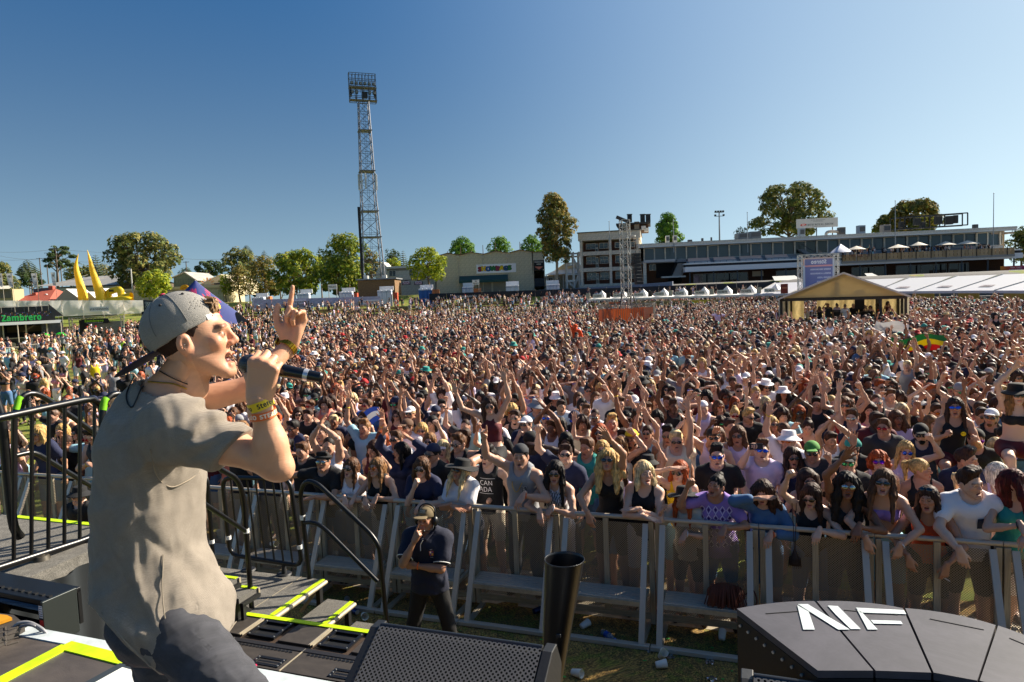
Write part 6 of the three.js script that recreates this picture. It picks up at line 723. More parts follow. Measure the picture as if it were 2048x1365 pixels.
function join(d,e,p){if(p.sub){const h=Math.max(p.k - Math.abs(d + e),0)/(p.k||1);return Math.max(d,-e)+ h*h*p.k*0.25;}const h=Math.max(p.k - Math.abs(d - e),0)/(p.k||1);return Math.min(d,e)- h*h*p.k*0.25;}
const sdAt=(prims,x,y,z)=>{let d=9;for(const p of prims)d=join(d,pd(p,x,y,z),p);return d;};
function mesher(prims,cell,post,pad=0){
const lo=[1e9,1e9,1e9],hi=[-1e9,-1e9,-1e9];for(const p of prims)if(!p.sub){const pts=p.e?[p.c.clone().addScalar(p.ax?p.R:0),p.c]:[p.a,p.b],rr=p.e?(p.ax?[p.R,p.R,p.R]:[p.r.x,p.r.y,p.r.z]):[1,1,1].map(()=>Math.max(p.ra,p.rb));for(const q of(p.e?[p.c]:pts))['x','y','z'].forEach((k,i)=>{lo[i]=Math.min(lo[i],q[k]- rr[i]);hi[i]=Math.max(hi[i],q[k]+ rr[i]);});}
for(let i=0;i<3;i++){lo[i]-=cell*2.2 + pad;hi[i]+=cell*2.2 + pad;}
const n=[0,1,2].map((i)=>Math.ceil((hi[i]- lo[i])/ cell)+ 1),F=new Float32Array(n[0]*n[1]*n[2]).fill(0.5),sx=1,sy=n[0],sz=n[0]*n[1];
for(const p of prims){
const m=p.R + p.k + cell*2,q=[p.c.x,p.c.y,p.c.z],A=q.map((v,i)=>Math.max(0,Math.floor((v - m - lo[i])/ cell))),B=q.map((v,i)=>Math.min(n[i]- 1,Math.ceil((v + m - lo[i])/ cell)));
for(let k=A[2];k<=B[2];k++)for(let j=A[1];j<=B[1];j++){let o=A[0]+ j*sy + k*sz;const y=lo[1]+ j*cell,z=lo[2]+ k*cell;for(let i=A[0];i<=B[0];i++,o++)F[o]=join(F[o],pd(p,lo[0]+ i*cell,y,z),p);}
}
if(post)for(let k=0,o=0;k<n[2];k++)for(let j=0;j<n[1];j++)for(let i=0;i<n[0];i++,o++)if(Math.abs(F[o])<0.16)F[o]=post(lo[0]+ i*cell,lo[1]+ j*cell,lo[2]+ k*cell,F[o]);
const id=new Int32Array(F.length).fill(-1),P=[],I=[],cs=[0,sx,sy,sx + sy,sz,sx + sz,sy + sz,sx + sy + sz],E=[[0,1],[2,3],[4,5],[6,7],[0,2],[1,3],[4,6],[5,7],[0,4],[1,5],[2,6],[3,7]];
for(let k=0;k<n[2]- 1;k++)for(let j=0;j<n[1]- 1;j++)for(let i=0;i<n[0]- 1;i++){
const o=i + j*sy + k*sz;let m=0;for(let c=0;c<8;c++)if(F[o + cs[c]]<0)m|=1<<c;if(m===0||m===255)continue;
let x=0,y=0,z=0,w=0;for(const[a,b]of E){if(((m>>a)&1)===((m>>b)&1))continue;const fa=F[o + cs[a]],fb=F[o + cs[b]],t=fa /(fa - fb);x +=(a&1)+((b&1)-(a&1))*t;y +=((a>>1)&1)+(((b>>1)&1)-((a>>1)&1))*t;z +=(a>>2)+((b>>2)-(a>>2))*t;w++;}
id[o]=P.length / 3;P.push(lo[0]+(i + x / w)*cell,lo[1]+(j + y / w)*cell,lo[2]+(k + z / w)*cell);
}
for(let k=1;k<n[2]- 1;k++)for(let j=1;j<n[1]- 1;j++)for(let i=1;i<n[0]- 1;i++){
const o=i + j*sy + k*sz,s=F[o]<0;for(const[d,a,b]of[[sx,sy,sz],[sy,sz,sx],[sz,sx,sy]]){if(s===(F[o + d]<0))continue;const q=[id[o],id[o - a],id[o - a - b],id[o - b]];if(q.some((v)=>v<0))continue;if(s)I.push(q[0],q[1],q[2],q[0],q[2],q[3]);else I.push(q[0],q[2],q[1],q[0],q[3],q[2]);}
}
const g=new THREE.BufferGeometry();g.setAttribute('position',new THREE.Float32BufferAttribute(P,3));g.setIndex(I);g.computeVertexNormals();return g;
}
function colored(g,fn){const p=g.attributes.position,c=new Float32Array(p.count*3);for(let i=0;i<p.count;i++)c.set(fn?fn(p.getX(i),p.getY(i),p.getZ(i)):[1,1,1],i*3);g.setAttribute('color',new THREE.BufferAttribute(c,3));return g;}
function withUV(g,s=1){const p=g.attributes.position,u=new Float32Array(p.count*2);for(let i=0;i<p.count;i++)u.set([(p.getX(i)+ p.getZ(i))*s,p.getY(i)*s],i*2);g.setAttribute('uv',new THREE.BufferAttribute(u,2));return g;}
const mirrored=(g)=>{const c=g.clone().applyMatrix4(new THREE.Matrix4().makeScale(-1,1,1)),ix=c.index.array;for(let i=0;i<ix.length;i +=3){const t=ix[i];ix[i]=ix[i + 1];ix[i + 1]=t;}return c;};
const cache=new Map(),memo=(k,fn)=>{if(!cache.has(k))cache.set(k,fn());return cache.get(k);};
const X3=(a,b,c)=>V(a,b,c);
// --- hand: right hand, wrist at the origin, fingers along +y, palm towards +z, thumb on +x
const CURL={open:[0.1,0.08,0.1,0.14],flat:[0.06,0.05,0.06,0.08],relax:[0.4,0.5,0.58,0.65],fist:[1.5,1.5,1.5,1.5],point:[0.03,1.35,1.5,1.5],horns:[0.05,1.45,1.45,0.1],grip:[1.0,1.05,1.1,1.15],mic:[1.22,1.25,1.28,1.3],two:[0.06,0.06,1.45,1.45],call:[0.03,1.35,1.42,0.75]};
function handGeo(gesture,cell,spread=1){
return memo('hand' + gesture + cell + spread,()=>{
const P=[],fx=[0.029,0.0095,-0.0105,-0.029],top=[0.093,0.097,0.092,0.083],len=[[0.04,0.025,0.02],[0.044,0.028,0.021],[0.041,0.026,0.02],[0.032,0.02,0.018]],cu=CURL[gesture],wide=gesture==='open'?0.16:0.05;
for(let i=0;i<4;i++){
P.push(cap(X3(fx[i]*0.55,0.005,0),X3(fx[i],top[i],-0.002),0.0165,0.0118,0.012));
let a=0,p=X3(fx[i],top[i],-0.002),out=(1.5 - i)*wide*spread;for(let s=0;s<3;s++){a +=cu[i]*[0.95,1.15,0.7][s];const d=X3(Math.sin(out)*Math.cos(a),Math.cos(a)*Math.cos(out),Math.sin(a)),q=p.clone().addScaledVector(d,len[i][s]);P.push(cap(p,q,0.0098 - s*0.0011 -(i===3?0.0012:0),0.0088 - s*0.0011 -(i===3?0.0012:0),s?0.004:0.007));p=q;}
}
P.push(ell(X3(0.018,0.035,0.014),X3(0.016,0.03,0.013),null,0.012),ell(X3(-0.022,0.035,0.01),X3(0.013,0.032,0.012),null,0.012),cap(X3(0,-0.03,0),X3(0,0.01,0),0.025,0.023,0.015));
const th={open:[[0.042,0.05,0.012],[0.066,0.078,0.014],[0.082,0.1,0.012]],flat:[[0.042,0.055,0.012],[0.05,0.085,0.014],[0.052,0.108,0.014]],horns:[[0.04,0.05,0.024],[0.03,0.075,0.038],[0.01,0.085,0.042]],point:[[0.04,0.05,0.024],[0.028,0.075,0.038],[0.006,0.083,0.042]],fist:[[0.04,0.05,0.026],[0.03,0.074,0.04],[0.008,0.08,0.044]],mic:[[0.042,0.05,0.024],[0.05,0.075,0.04],[0.05,0.096,0.052]],call:[[0.046,0.046,0.016],[0.062,0.078,0.016],[0.066,0.108,0.012]]}[gesture]??[[0.042,0.05,0.02],[0.052,0.074,0.03],[0.05,0.094,0.038]];
const t=th.map((v)=>X3(...v));P.push(cap(X3(0.016,0.016,0.008),t[0],0.0155,0.0125,0.012),cap(t[0],t[1],0.0118,0.0105,0.005),cap(t[1],t[2],0.0105,0.0085,0.004));
return colored(mesher(P,cell),(x,y,z)=>y>0.08&&z<0.004?[1,0.92,0.9]:[1,0.97,0.95]);
});
}
// --- head: centre at the ears, y up, z forward
function headGeo(sex,mouth,cell){
return memo('head' + sex + mouth + cell,()=>{
const m=sex==='m',P=[ell(X3(0,0.032,-0.018),X3(0.074,0.09,0.096),null,0.03),ell(X3(0,-0.025,0.028),X3(0.06,0.085,0.06),null,0.03)],open=mouth==='o'?1:0,jd=open*0.014;
for(const s of[-1,1]){P.push(cap(X3(s*(m?0.053:0.048),-0.05,-0.002),X3(s*0.017,-0.098 - jd,0.066),m?0.027:0.024,m?0.019:0.016,0.03),ell(X3(s*0.041,-0.022,0.062),X3(0.022,0.02,0.02),null,0.02),ell(X3(s*0.08,-0.012,-0.012),X3(0.011,0.032,0.02),[X3(1,0,s*0.35).normalize(),X3(0,1,0),X3(-s*0.35,0,1).normalize()],0.008),ell(X3(s*0.094,-0.01,-0.006),X3(0.01,0.019,0.011),null,0.005,1));}
P.push(cap(X3(-0.034,0.017,0.083),X3(0.034,0.017,0.083),m?0.0125:0.009,m?0.0125:0.009,0.018),cap(X3(0,0.012,0.087),X3(0,-0.0235,0.1065),0.0085,0.01,0.014),ell(X3(0,-0.0275,0.104),X3(0.011,0.009,0.0115),null,0.008));for(const s of[-1,1])P.push(ell(X3(s*0.012,-0.0315,0.095),X3(0.0085,0.008,0.01),null,0.008));
for(const s of[-1,1])P.push(ell(X3(s*0.032,-0.003,0.098),X3(0.019,0.0115,0.014),null,0.014,1),ell(X3(s*0.0318,-0.003,0.0775),X3(0.0135,0.0115,0.012),null,0.003));
P.push(cap(X3(-0.017,-0.0635,0.088),X3(0.017,-0.0635,0.088),0.0065,0.0065,0.008),cap(X3(-0.015,-0.0745 - jd*1.5,0.087 - jd*0.3),X3(0.015,-0.0745 - jd*1.5,0.087 - jd*0.3),0.0075,0.0075,0.008),ell(X3(0,-0.1 - jd,0.074),X3(0.018,0.015,0.018),null,0.014));
if(open)P.push(ell(X3(0,-0.076,0.093),X3(0.0185,0.0125,0.024),null,0.004,1));P.push(cap(X3(0,-0.06,-0.028),X3(0,-0.14,-0.045),m?0.052:0.046,m?0.052:0.045,0.03));
return colored(mesher(P,cell),(x,y,z)=>{
const ax=Math.abs(x),e=Math.hypot((ax - 0.032)/ 0.0135,(y + 0.003)/ 0.0075);
if(z>0.068&&e<1)return Math.hypot(ax - 0.032,y + 0.003)<0.0062?[0.06,0.06,0.07]:[1,1,1];if(z>0.074&&e<1.35)return y>0.001?[0.26,0.2,0.18]:[0.68,0.55,0.5];
if(z>0.067&&ax>0.012&&ax<0.053&&Math.abs(y - 0.0245 + ax*0.08)<(m?0.0062:0.0045))return[0.46,0.38,0.34];
if(z>0.06&&ax<0.024&&y<-0.056&&y>-0.084 - jd*1.6){if(open&&z<0.089&&y<-0.066&&y>-0.086)return y>-0.0715?[1,1,1]:[0.2,0.06,0.06];return m?[0.9,0.7,0.67]:[0.95,0.6,0.58];}
const q=1 + 0.09*pn(x*70,y*70,z*70)+ 0.05*pn(x*260,y*260,z*260);if(m&&y<-0.045&&z>0.0){const b=0.86 + 0.1*pn(x*400,y*400,z*400);return[b,b*0.95,b*0.94];}if((z>0.05&&y<0.0&&y>-0.05)||ax>0.076)return[q,q*0.86,q*0.82];return[q,q*0.985,q*0.97];
});
});
}
// --- hair, in head space
const strand=(x,y,z,f,a)=>a*(Math.sin(Math.atan2(x,z + 0.02)*f + pn(x*30,y*14,z*30)*3)*0.6 + pn(x*60,y*16,z*60));
function hairGeo(style,cell,hat){
return memo('hair' + style + cell + !!hat,()=>{
const face=(k=1)=>ell(X3(0,-0.035,0.1),X3(0.066*k,0.088,0.075),null,0.012,1),skull=(g,y=0)=>ell(X3(0,0.036 + y,-0.022),X3(0.08 + g,0.094 + g,0.1 + g),null,0.02);let P,amp=0.009,f=22,low=-9;
const side=(len,fwd,w=0.028)=>[-1,1].flatMap((s)=>[cap(X3(s*0.078,0.03,0.01),X3(s*0.092,-0.1,0.01 + fwd*0.4),w,w,0.03),cap(X3(s*0.092,-0.1,0.01 + fwd*0.4),X3(s*0.1,-len,fwd),w,w*0.5,0.03)]);
if(style==='short'){P=[skull(0.006),face(1.05),cap(X3(-0.05,0.105,0.05),X3(0.05,0.105,0.05),0.024,0.024,0.03)];low=-0.045;amp=0.004;f=40;}
else if(style==='quiff'){P=[skull(0.002),face(1.06),cap(X3(-0.045,0.118,0.055),X3(0.045,0.122,0.05),0.03,0.03,0.03),cap(X3(-0.03,0.125,0.0),X3(0.03,0.13,0.0),0.034,0.034,0.03)];low=-0.035;f=34;amp=0.006;}
else if(style==='buzz'){P=[skull(-0.002),face(1.05)];low=-0.03;amp=0.0015;}
else if(style==='curly'){P=[skull(0.025),face(1),...[-1,1].map((s)=>ell(X3(s*0.08,-0.02,-0.01),X3(0.05,0.08,0.06),null,0.03))];amp=0.018;f=9;}
else if(style==='long')P=[skull(0.012),face(),...side(0.3,0.03),cap(X3(0,-0.02,-0.08),X3(0,-0.28,-0.09),0.085,0.06,0.04)];
else if(style==='front')P=[skull(0.012),face(),...side(0.36,0.1,0.034),cap(X3(0,-0.02,-0.08),X3(0,-0.18,-0.08),0.08,0.06,0.04)];
else if(style==='bob')P=[skull(0.014),face(),...side(0.17,0.03,0.034),cap(X3(0,0,-0.08),X3(0,-0.12,-0.075),0.085,0.07,0.04)];
else if(style==='wild'){P=[skull(0.02),face(),...side(0.34,0.02,0.05),cap(X3(0,-0.02,-0.09),X3(0.05,-0.3,-0.13),0.09,0.07,0.04),cap(X3(0.08,0,-0.02),X3(0.18,-0.16,0.0),0.05,0.03,0.03)];amp=0.012;}
else if(style==='pony')P=[skull(0.006),face(1.05),cap(X3(0,0.07,-0.12),X3(0,0.05,-0.17),0.03,0.032,0.03),cap(X3(0,0.05,-0.17),X3(0,-0.16,-0.17),0.034,0.014,0.03)];
else P=[skull(0.006),face(1.05),ell(X3(0,0.13,-0.06),X3(0.045,0.04,0.045),null,0.02)];
const g=mesher(P,cell,(x,y,z,d)=>{d +=strand(x,y,z,f,amp)*(y<0.1?1:0.7);if(low>-9)d=Math.max(d,low - y + Math.max(0,z)*1.4);return hat?Math.max(d,y - 0.05,z - 0.085):d;},0.02);
return colored(g,(x,y,z)=>{const k=0.5 + 0.85*(0.5 + 0.5*Math.sin(Math.atan2(x,z + 0.02)*40 + pn(x*40,y*9,z*40)*6))+ 0.5*pn(x*30,y*20,z*30)+(y<-0.1?0.25:0);return[k,k*0.97,k*0.93];});
});
}
const beardGeo=(cell)=>memo('beard' + cell,()=>colored(mesher([cap(X3(-0.055,-0.06,0.02),X3(0,-0.1,0.07),0.024,0.026,0.02),cap(X3(0.055,-0.06,0.02),X3(0,-0.1,0.07),0.024,0.026,0.02),ell(X3(0,-0.07,0.09),X3(0.02,0.011,0.02),null,0.004,1)],cell,(x,y,z,d)=>d + 0.003*pn(x*90,y*90,z*90))));
const hatGeo=(kind,cell)=>memo('hat' + kind + cell,()=>{
const b=new MB();
if(kind==='cap'||kind==='capback'){const P=[ell(X3(0,0.045,-0.018),X3(0.089,0.092,0.108),null,0.01),ell(X3(0,0.044,0.13),X3(0.072,0.011,0.075),null,0.01)];const g=mesher(P,cell,(x,y,z,d)=>Math.max(d,0.033 - y -(z>0.06?0.06:0)- Math.min(0,z)*0.12));if(kind==='capback')g.rotateY(Math.PI).translate(0,0.004,-0.025);return g;}
if(kind==='beanie')return mesher([ell(X3(0,0.06,-0.024),X3(0.09,0.095,0.108),null,0.01),cap(X3(-0.05,0.05,0.0),X3(0.05,0.05,0),0.06,0.06,0.03)],cell,(x,y,z,d)=>Math.max(d,0.03 - y));
const pr={bucket:[[0.158,0.012],[0.15,0.02],[0.094,0.062],[0.09,0.07],[0.084,0.125],[0.07,0.136],[0,0.138]],fedora:[[0.155,0.055],[0.15,0.06],[0.1,0.052],[0.094,0.06],[0.088,0.14],[0.07,0.152],[0.03,0.142],[0,0.138]],wide:[[0.2,0.03],[0.196,0.036],[0.11,0.052],[0.096,0.06],[0.09,0.125],[0.075,0.145],[0,0.148]],straw:[[0.19,0.05],[0.1,0.05],[0.095,0.06],[0.085,0.13],[0,0.14]]}[kind].map(([r,y])=>new THREE.Vector2(r,y));
const under=[...pr].reverse().slice(2).map((p)=>new THREE.Vector2(p.x - 0.004,p.y - 0.006)),g=new THREE.LatheGeometry([...under,...pr],26),p=g.attributes.position;for(let i=0;i<p.count;i++){p.setZ(i,p.getZ(i)*1.14 - 0.015);p.setY(i,p.getY(i)+(kind==='wide'?0.012*Math.sin(Math.atan2(p.getX(i),p.getZ(i))*3)*(Math.hypot(p.getX(i),p.getZ(i))>0.13?1:0):0)+(kind==='fedora'&&Math.hypot(p.getX(i),p.getZ(i))>0.12?0.015*Math.abs(p.getX(i))/ 0.15:0));}g.deleteAttribute('uv');g.computeVertexNormals();return g;
});
const glassesGeo=(round)=>memo('glasses' + round,()=>{const b=new MB();for(const s of[-1,1]){b.add(new THREE.SphereGeometry(1,12,8),new THREE.Matrix4().compose(X3(s*0.034,-0.004,0.1),new THREE.Quaternion().setFromEuler(new THREE.Euler(0,s*0.22,0)),X3(round?0.025:0.03,round?0.024:0.021,0.007)));b.bar(X3(s*0.062,0.004,0.094),X3(s*0.084,0.004,-0.01),0.005,0.007);}b.bar(X3(-0.012,0.002,0.108),X3(0.012,0.002,0.108),0.006);const g=b.geo();g.deleteAttribute('uv');return g;});
// --- poses. t: wrist from the shoulder (out, up, forward), p: elbow side, n: where the palm looks, g: hand
const ARM={
rest:{t:[0.09,-0.49,0.06],p:[0.3,0,-1],n:[-1,0,0.1],g:'relax'},up:{t:[0.05,0.52,0.1],p:[1,-0.2,-0.4],n:[0,0,1],g:'open'},upin:{t:[-0.07,0.5,0.14],p:[1,-0.2,0],n:[-0.3,0,1],g:'open'},fist:{t:[0.1,0.4,0.2],p:[1,-0.5,0],n:[-0.5,0,0.9],g:'fist'},point:{t:[0.04,0.48,0.22],p:[1,-0.4,0],n:[-0.6,0,0.7],g:'point'},horns:{t:[0.13,0.4,0.16],p:[1,-0.6,0],n:[0,0,1],g:'horns'},bent:{t:[0.1,0.22,0.28],p:[0.8,-1,-0.2],n:[0.1,-0.3,1],g:'relax'},wave:{t:[0.26,0.34,0.16],p:[0.6,-1,0],n:[0,0,1],g:'open'},
rail:{t:[-0.1,-0.1,0.3],p:[1,-0.35,-0.3],n:[0,-1,-0.3],h:[-0.4,-0.75,0.9],g:'relax'},hang:{t:[0.0,-0.22,0.42],p:[1,0.1,-0.3],n:[-0.2,-0.3,-1],h:[-0.2,-1,0.35],g:'relax'},cross:{t:[-0.22,-0.1,0.28],p:[1,-0.6,0],n:[0,-1,0],h:[-1,-0.1,0.3],g:'flat'},mouth:{t:[-0.12,0.02,0.2],p:[0.5,-1,0.1],n:[-0.5,0,-0.8],g:'fist'},brow:{t:[-0.06,0.2,0.2],p:[1,0.1,0.3],n:[0,-1,-0.2],h:[-1,0.15,0.1],g:'flat'},phone:{t:[-0.02,0.28,0.38],p:[0.6,-1,0],n:[-0.5,0,0.8],g:'grip'},head:{t:[-0.0,0.34,-0.02],p:[1,0.5,0],n:[-1,-0.3,0],g:'flat'},out:{t:[0.46,0.2,0.12],p:[0,-1,-0.2],n:[0,0,1],g:'open'},clap:{t:[-0.15,0.44,0.16],p:[1,-0.4,0.1],n:[-1,0,0],g:'flat'},hip:{t:[0.07,-0.36,0.05],p:[1,0,-0.5],n:[-1,0,0],h:[-0.5,-1,0.3],g:'relax'},cup:{t:[-0.02,-0.14,0.34],p:[0.5,-1,0],n:[-1,0,0],h:[0,0.6,1],g:'grip'},back:{t:[0.12,0.1,-0.2],p:[1,0,-0.5],n:[0,0,1],g:'relax'},folded:{t:[-0.26,-0.22,0.17],p:[1,-0.6,0.2],n:[0,0,-1],h:[-1,0,0],g:'relax'},
};
function skeleton(sex,q,r=()=>0.5){
const m=sex==='m',j=q.jit??0,J=(a)=>(r()- 0.5)*2*a*j,lean=(q.lean??0)+ J(0.06),side=(q.side??0)+ J(0.06),hipY=q.hipY??(m?0.93:0.9),k=m?1:0.955,S={m,k};
S.u=V(Math.sin(side),Math.cos(lean)*Math.cos(side),Math.sin(lean)).normalize();const tw=(q.twist??0)+ J(0.15);S.l=V(Math.cos(tw),0,-Math.sin(tw));S.f=S.l.clone().cross(S.u).normalize();S.l.copy(S.u).cross(S.f).normalize();
S.H=V(0,hipY,0);const at3=(a,b,c)=>S.H.clone().addScaledVector(S.l,a).addScaledVector(S.u,b).addScaledVector(S.f,c);S.at=at3;S.N=at3(0,0.53*k,-0.01);
const yaw=(q.yaw??0)+ tw*0.5 + J(0.3),pitch=(q.pitch??0)+ J(0.12),roll=(q.roll??0)+ J(0.12),he=new THREE.Euler(pitch,yaw,roll,'YXZ'),hq=new THREE.Quaternion().setFromEuler(he);const nod=V(0,0.135*k,0.03).applyQuaternion(new THREE.Quaternion().setFromEuler(new THREE.Euler(lean*0.45 + pitch*0.3,0,roll*0.5)));
S.C=S.N.clone().add(nod);S.hs=m?1:0.94;S.headM=new THREE.Matrix4().compose(S.C,hq,V(S.hs,S.hs,S.hs));S.arm=[];S.leg=[];
const sw=(m?0.174:0.15),l1=0.295*k,l2=0.262*k;
for(const[i,s]of[[0,-1],[1,1]]){
const A=typeof q.arms[i]==='string'?ARM[q.arms[i]]:q.arms[i],dir=(v)=>V(0,0,0).addScaledVector(S.l,s*v[0]).addScaledVector(S.u,v[1]).addScaledVector(S.f,v[2]),raise=clamp(A.t[1]*0.12,-0.01,0.055),Sh=at3(s*(sw - raise*0.4),0.475*k + raise,0.0),T=Sh.clone().add(dir(A.t).multiplyScalar(k)).add(V(J(0.05),J(0.05),J(0.05)));
const d=T.clone().sub(Sh),D=clamp(d.length(),0.08,l1 + l2 - 0.004);d.setLength(1);const W=Sh.clone().addScaledVector(d,D),a=(l1*l1 - l2*l2 + D*D)/(2*D),h=Math.sqrt(Math.max(0,l1*l1 - a*a)),po=dir(A.p);po.addScaledVector(d,-po.dot(d)).normalize();const E=Sh.clone().addScaledVector(d,a).addScaledVector(po,h);
const y=A.h?dir(A.h).normalize():W.clone().sub(E).normalize().lerp(S.u,A.g==='open'?0.2:0.05).normalize(),z=dir(A.n);z.addScaledVector(y,-z.dot(y)).normalize();const x=y.clone().cross(z),hs=(m?1.02:0.92);
S.arm.push({S:Sh,E,W,g:A.g,M:new THREE.Matrix4().makeBasis(x,y,z).scale(V(hs,hs,hs)).setPosition(W.clone().addScaledVector(y,-0.004))});
const w=m?0.09:0.085,hp=at3(s*w,0,0);hp.y=hipY - 0.02;let K,An,To;
if(q.sit){K=hp.clone().add(V(s*0.07,-0.02,0.4));An=K.clone().add(V(-s*0.03,-0.4,0.03));To=An.clone().add(V(0,-0.05,0.15));}else{const st=q.step?s*q.step:0,sp=s*(0.03 +(q.wide??0));K=V(hp.x + sp,hipY*0.52,0.02 + st*0.5 +(q.knee??0));An=V(hp.x + sp*1.5,0.085,-0.02 + st);To=An.clone().add(V(s*0.03,-0.05,0.16));}S.leg.push({H:hp,K,A:An,T:To});
}
return S;
}
function bodyPrims(S,g=0,part='all'){
const{m,k,l,u,f,at}=S,ax=[l,u,f],P=[],E=(a,b,c,x,y,z,kk=0.05)=>P.push(ell(at(a,b*k,c),V(x + g,y + g,z + g),ax,kk));
if(part !=='legs'){if(m){E(0,0.03,0,0.165,0.12,0.118);E(0,0.18,0,0.148,0.15,0.105);E(0,0.36,-0.005,0.166,0.18,0.118);E(0,0.425,0.045,0.14,0.075,0.085);}else{E(0,0.02,-0.005,0.168,0.13,0.122);E(0,0.19,0,0.118,0.14,0.09);E(0,0.36,-0.01,0.135,0.165,0.098);for(const s of[-1,1])E(s*0.068,0.36,0.075,0.062,0.062,0.055,0.03);}
for(const s of[0,1]){const A=S.arm[s];P.push(cap(at(0,0.46*k,-0.01),A.S,(m?0.062:0.05)+ g,(m?0.057:0.047)+ g,0.05),cap(at((s*2 - 1)*0.1,0.5*k,-0.015),at(0,0.57*k,-0.01),0.045 + g,0.045 + g,0.05));}}
if(part==='all'){P.push(cap(at(0,0.5*k,-0.01),S.C.clone().add(V(0,-0.02,0)).addScaledVector(f,-0.02),m?0.062:0.05,m?0.057:0.047,0.04));for(const A of S.arm)P.push(cap(A.S,A.E,m?0.054:0.043,m?0.043:0.035,0.03),ell(A.S.clone().lerp(A.E,0.4),V(1,1,1).multiplyScalar(m?0.051:0.041),null,0.03),cap(A.E,A.E.clone().lerp(A.W,0.4),m?0.043:0.035,m?0.042:0.034,0.02),cap(A.E.clone().lerp(A.W,0.35),A.W,m?0.042:0.034,m?0.026:0.022,0.02));}
if(part==='all'||part==='legs')for(const L of S.leg)P.push(cap(L.H,L.K,(m?0.088:0.09)+ g,(m?0.058:0.054)+ g,0.04),cap(L.K,L.K.clone().lerp(L.A,0.4),(m?0.056:0.05)+ g,(m?0.058:0.052)+ g,0.03),cap(L.K.clone().lerp(L.A,0.35),L.A,(m?0.057:0.051)+ g,0.036 + g,0.03),...(part==='all'?[cap(L.A.clone().add(V(0,-0.03,-0.03)),L.T,0.042,0.034,0.03)]:[]));
if(part==='legs')E(0,0.02,0,m?0.152:0.16,0.12,0.11);
return P;
}
const FIT={tee:[0.018,0.52,-0.06],singlet:[0.017,0,-0.05],tank:[0.011,0,-0.02],crop:[0.008,0,0.25],bikini:[0.006,0,0.3],loose:[0.02,0.6,-0.12],long:[0.016,1.6,-0.06],halter:[0.007,0,0.16],polo:[0.018,0.6,-0.08]};
function topPrims(S,type){
const[g,sl]=FIT[type],P=bodyPrims(S,g,'torso');if(FIT[type][2]<0)P.push(ell(S.at(0,-0.1,0),V(0.168 + g,0.15,0.122 + g),[S.l,S.u,S.f],0.05));if(sl)for(const A of S.arm){if(sl>1)P.push(cap(A.S,A.E,0.05 + g,0.043 + g,0.03),cap(A.E,A.E.clone().lerp(A.W,sl - 1),0.043 + g,0.038 + g,0.03));else P.push(cap(A.S,A.S.clone().lerp(A.E,sl),(S.m?0.056:0.048)+ g,(S.m?0.055:0.048)+ g,0.04));}
return P;
}
function topCut(S,type){
const[g,sl,hem]=FIT[type],{k,u,l,f,H}=S;return(x,y,z,d)=>{
const X=x - H.x,Y=y - H.y,Z=z - H.z,hu=(X*u.x + Y*u.y + Z*u.z)/ k,hl=Math.abs(X*l.x + Y*l.y + Z*l.z),hf=X*f.x + Y*f.y + Z*f.z;
if(type==='tee'||type==='loose'||type==='polo'||type==='long'||type==='singlet')d +=0.0055*pn(x*13 + hu*6,y*7,z*13)+ 0.004*pn(x*24,y*11 + x*9,z*24)+ 0.004*Math.sin((hu*1.0 + hl*0.7)*60 + pn(x*9,y*9,z*9)*4)*sstep(0.28,0.1,hu);
d=Math.max(d,(hem - hu)*k);if(sl>0){const e=Math.hypot(hl / 0.085,(hu - 0.565)/ 0.085,(hf - 0.02)/ 0.13);return Math.max(d,(1 - e)*0.085);}
if(type==='bikini')return Math.max(d,hu - 0.42 +(hf<0?0.04:0));const top=type==='singlet'?0.125:type==='halter'?0.06:0.105,w=hu>0.36?lerp(0.2,top,sstep(0.36,0.46,hu)):0.3;d=Math.max(d,hl - w);
const e=Math.hypot(hl /(type==='halter'?0.05:0.075),(hu - 0.56)/(type==='tank'||type==='crop'?0.15:0.1),(hf - 0.05)/ 0.13);if(hf<-0.02&&type !=='halter'){const b=Math.hypot(hl / 0.07,(hu - 0.56)/ 0.1);return Math.max(d,(1 - e)*0.07,(1 - b)*0.06);}return Math.max(d,(1 - e)*0.07);
};
}
const LOD=[{b:0.021,h:0.0085,hd:0.0078,c:0.02,hr:0.011},{b:0.034,h:0.0135,hd:0.0115,c:0.034,hr:0.018},{b:0.004,h:0.0034,hd:0.0042,c:0.007,hr:0.005}];
function cullHidden(g,prims,cut,depth){const p=g.attributes.position,hid=new Uint8Array(p.count);for(let i=0;i<p.count;i++){const x=p.getX(i),y=p.getY(i),z=p.getZ(i);hid[i]=cut(x,y,z,sdAt(prims,x,y,z))<-depth?1:0;}const I=g.index.array,out=[];for(let i=0;i<I.length;i +=3)if(!(hid[I[i]]&&hid[I[i + 1]]&&hid[I[i + 2]]))out.push(I[i],I[i + 1],I[i + 2]);g.setIndex(out);return g;}
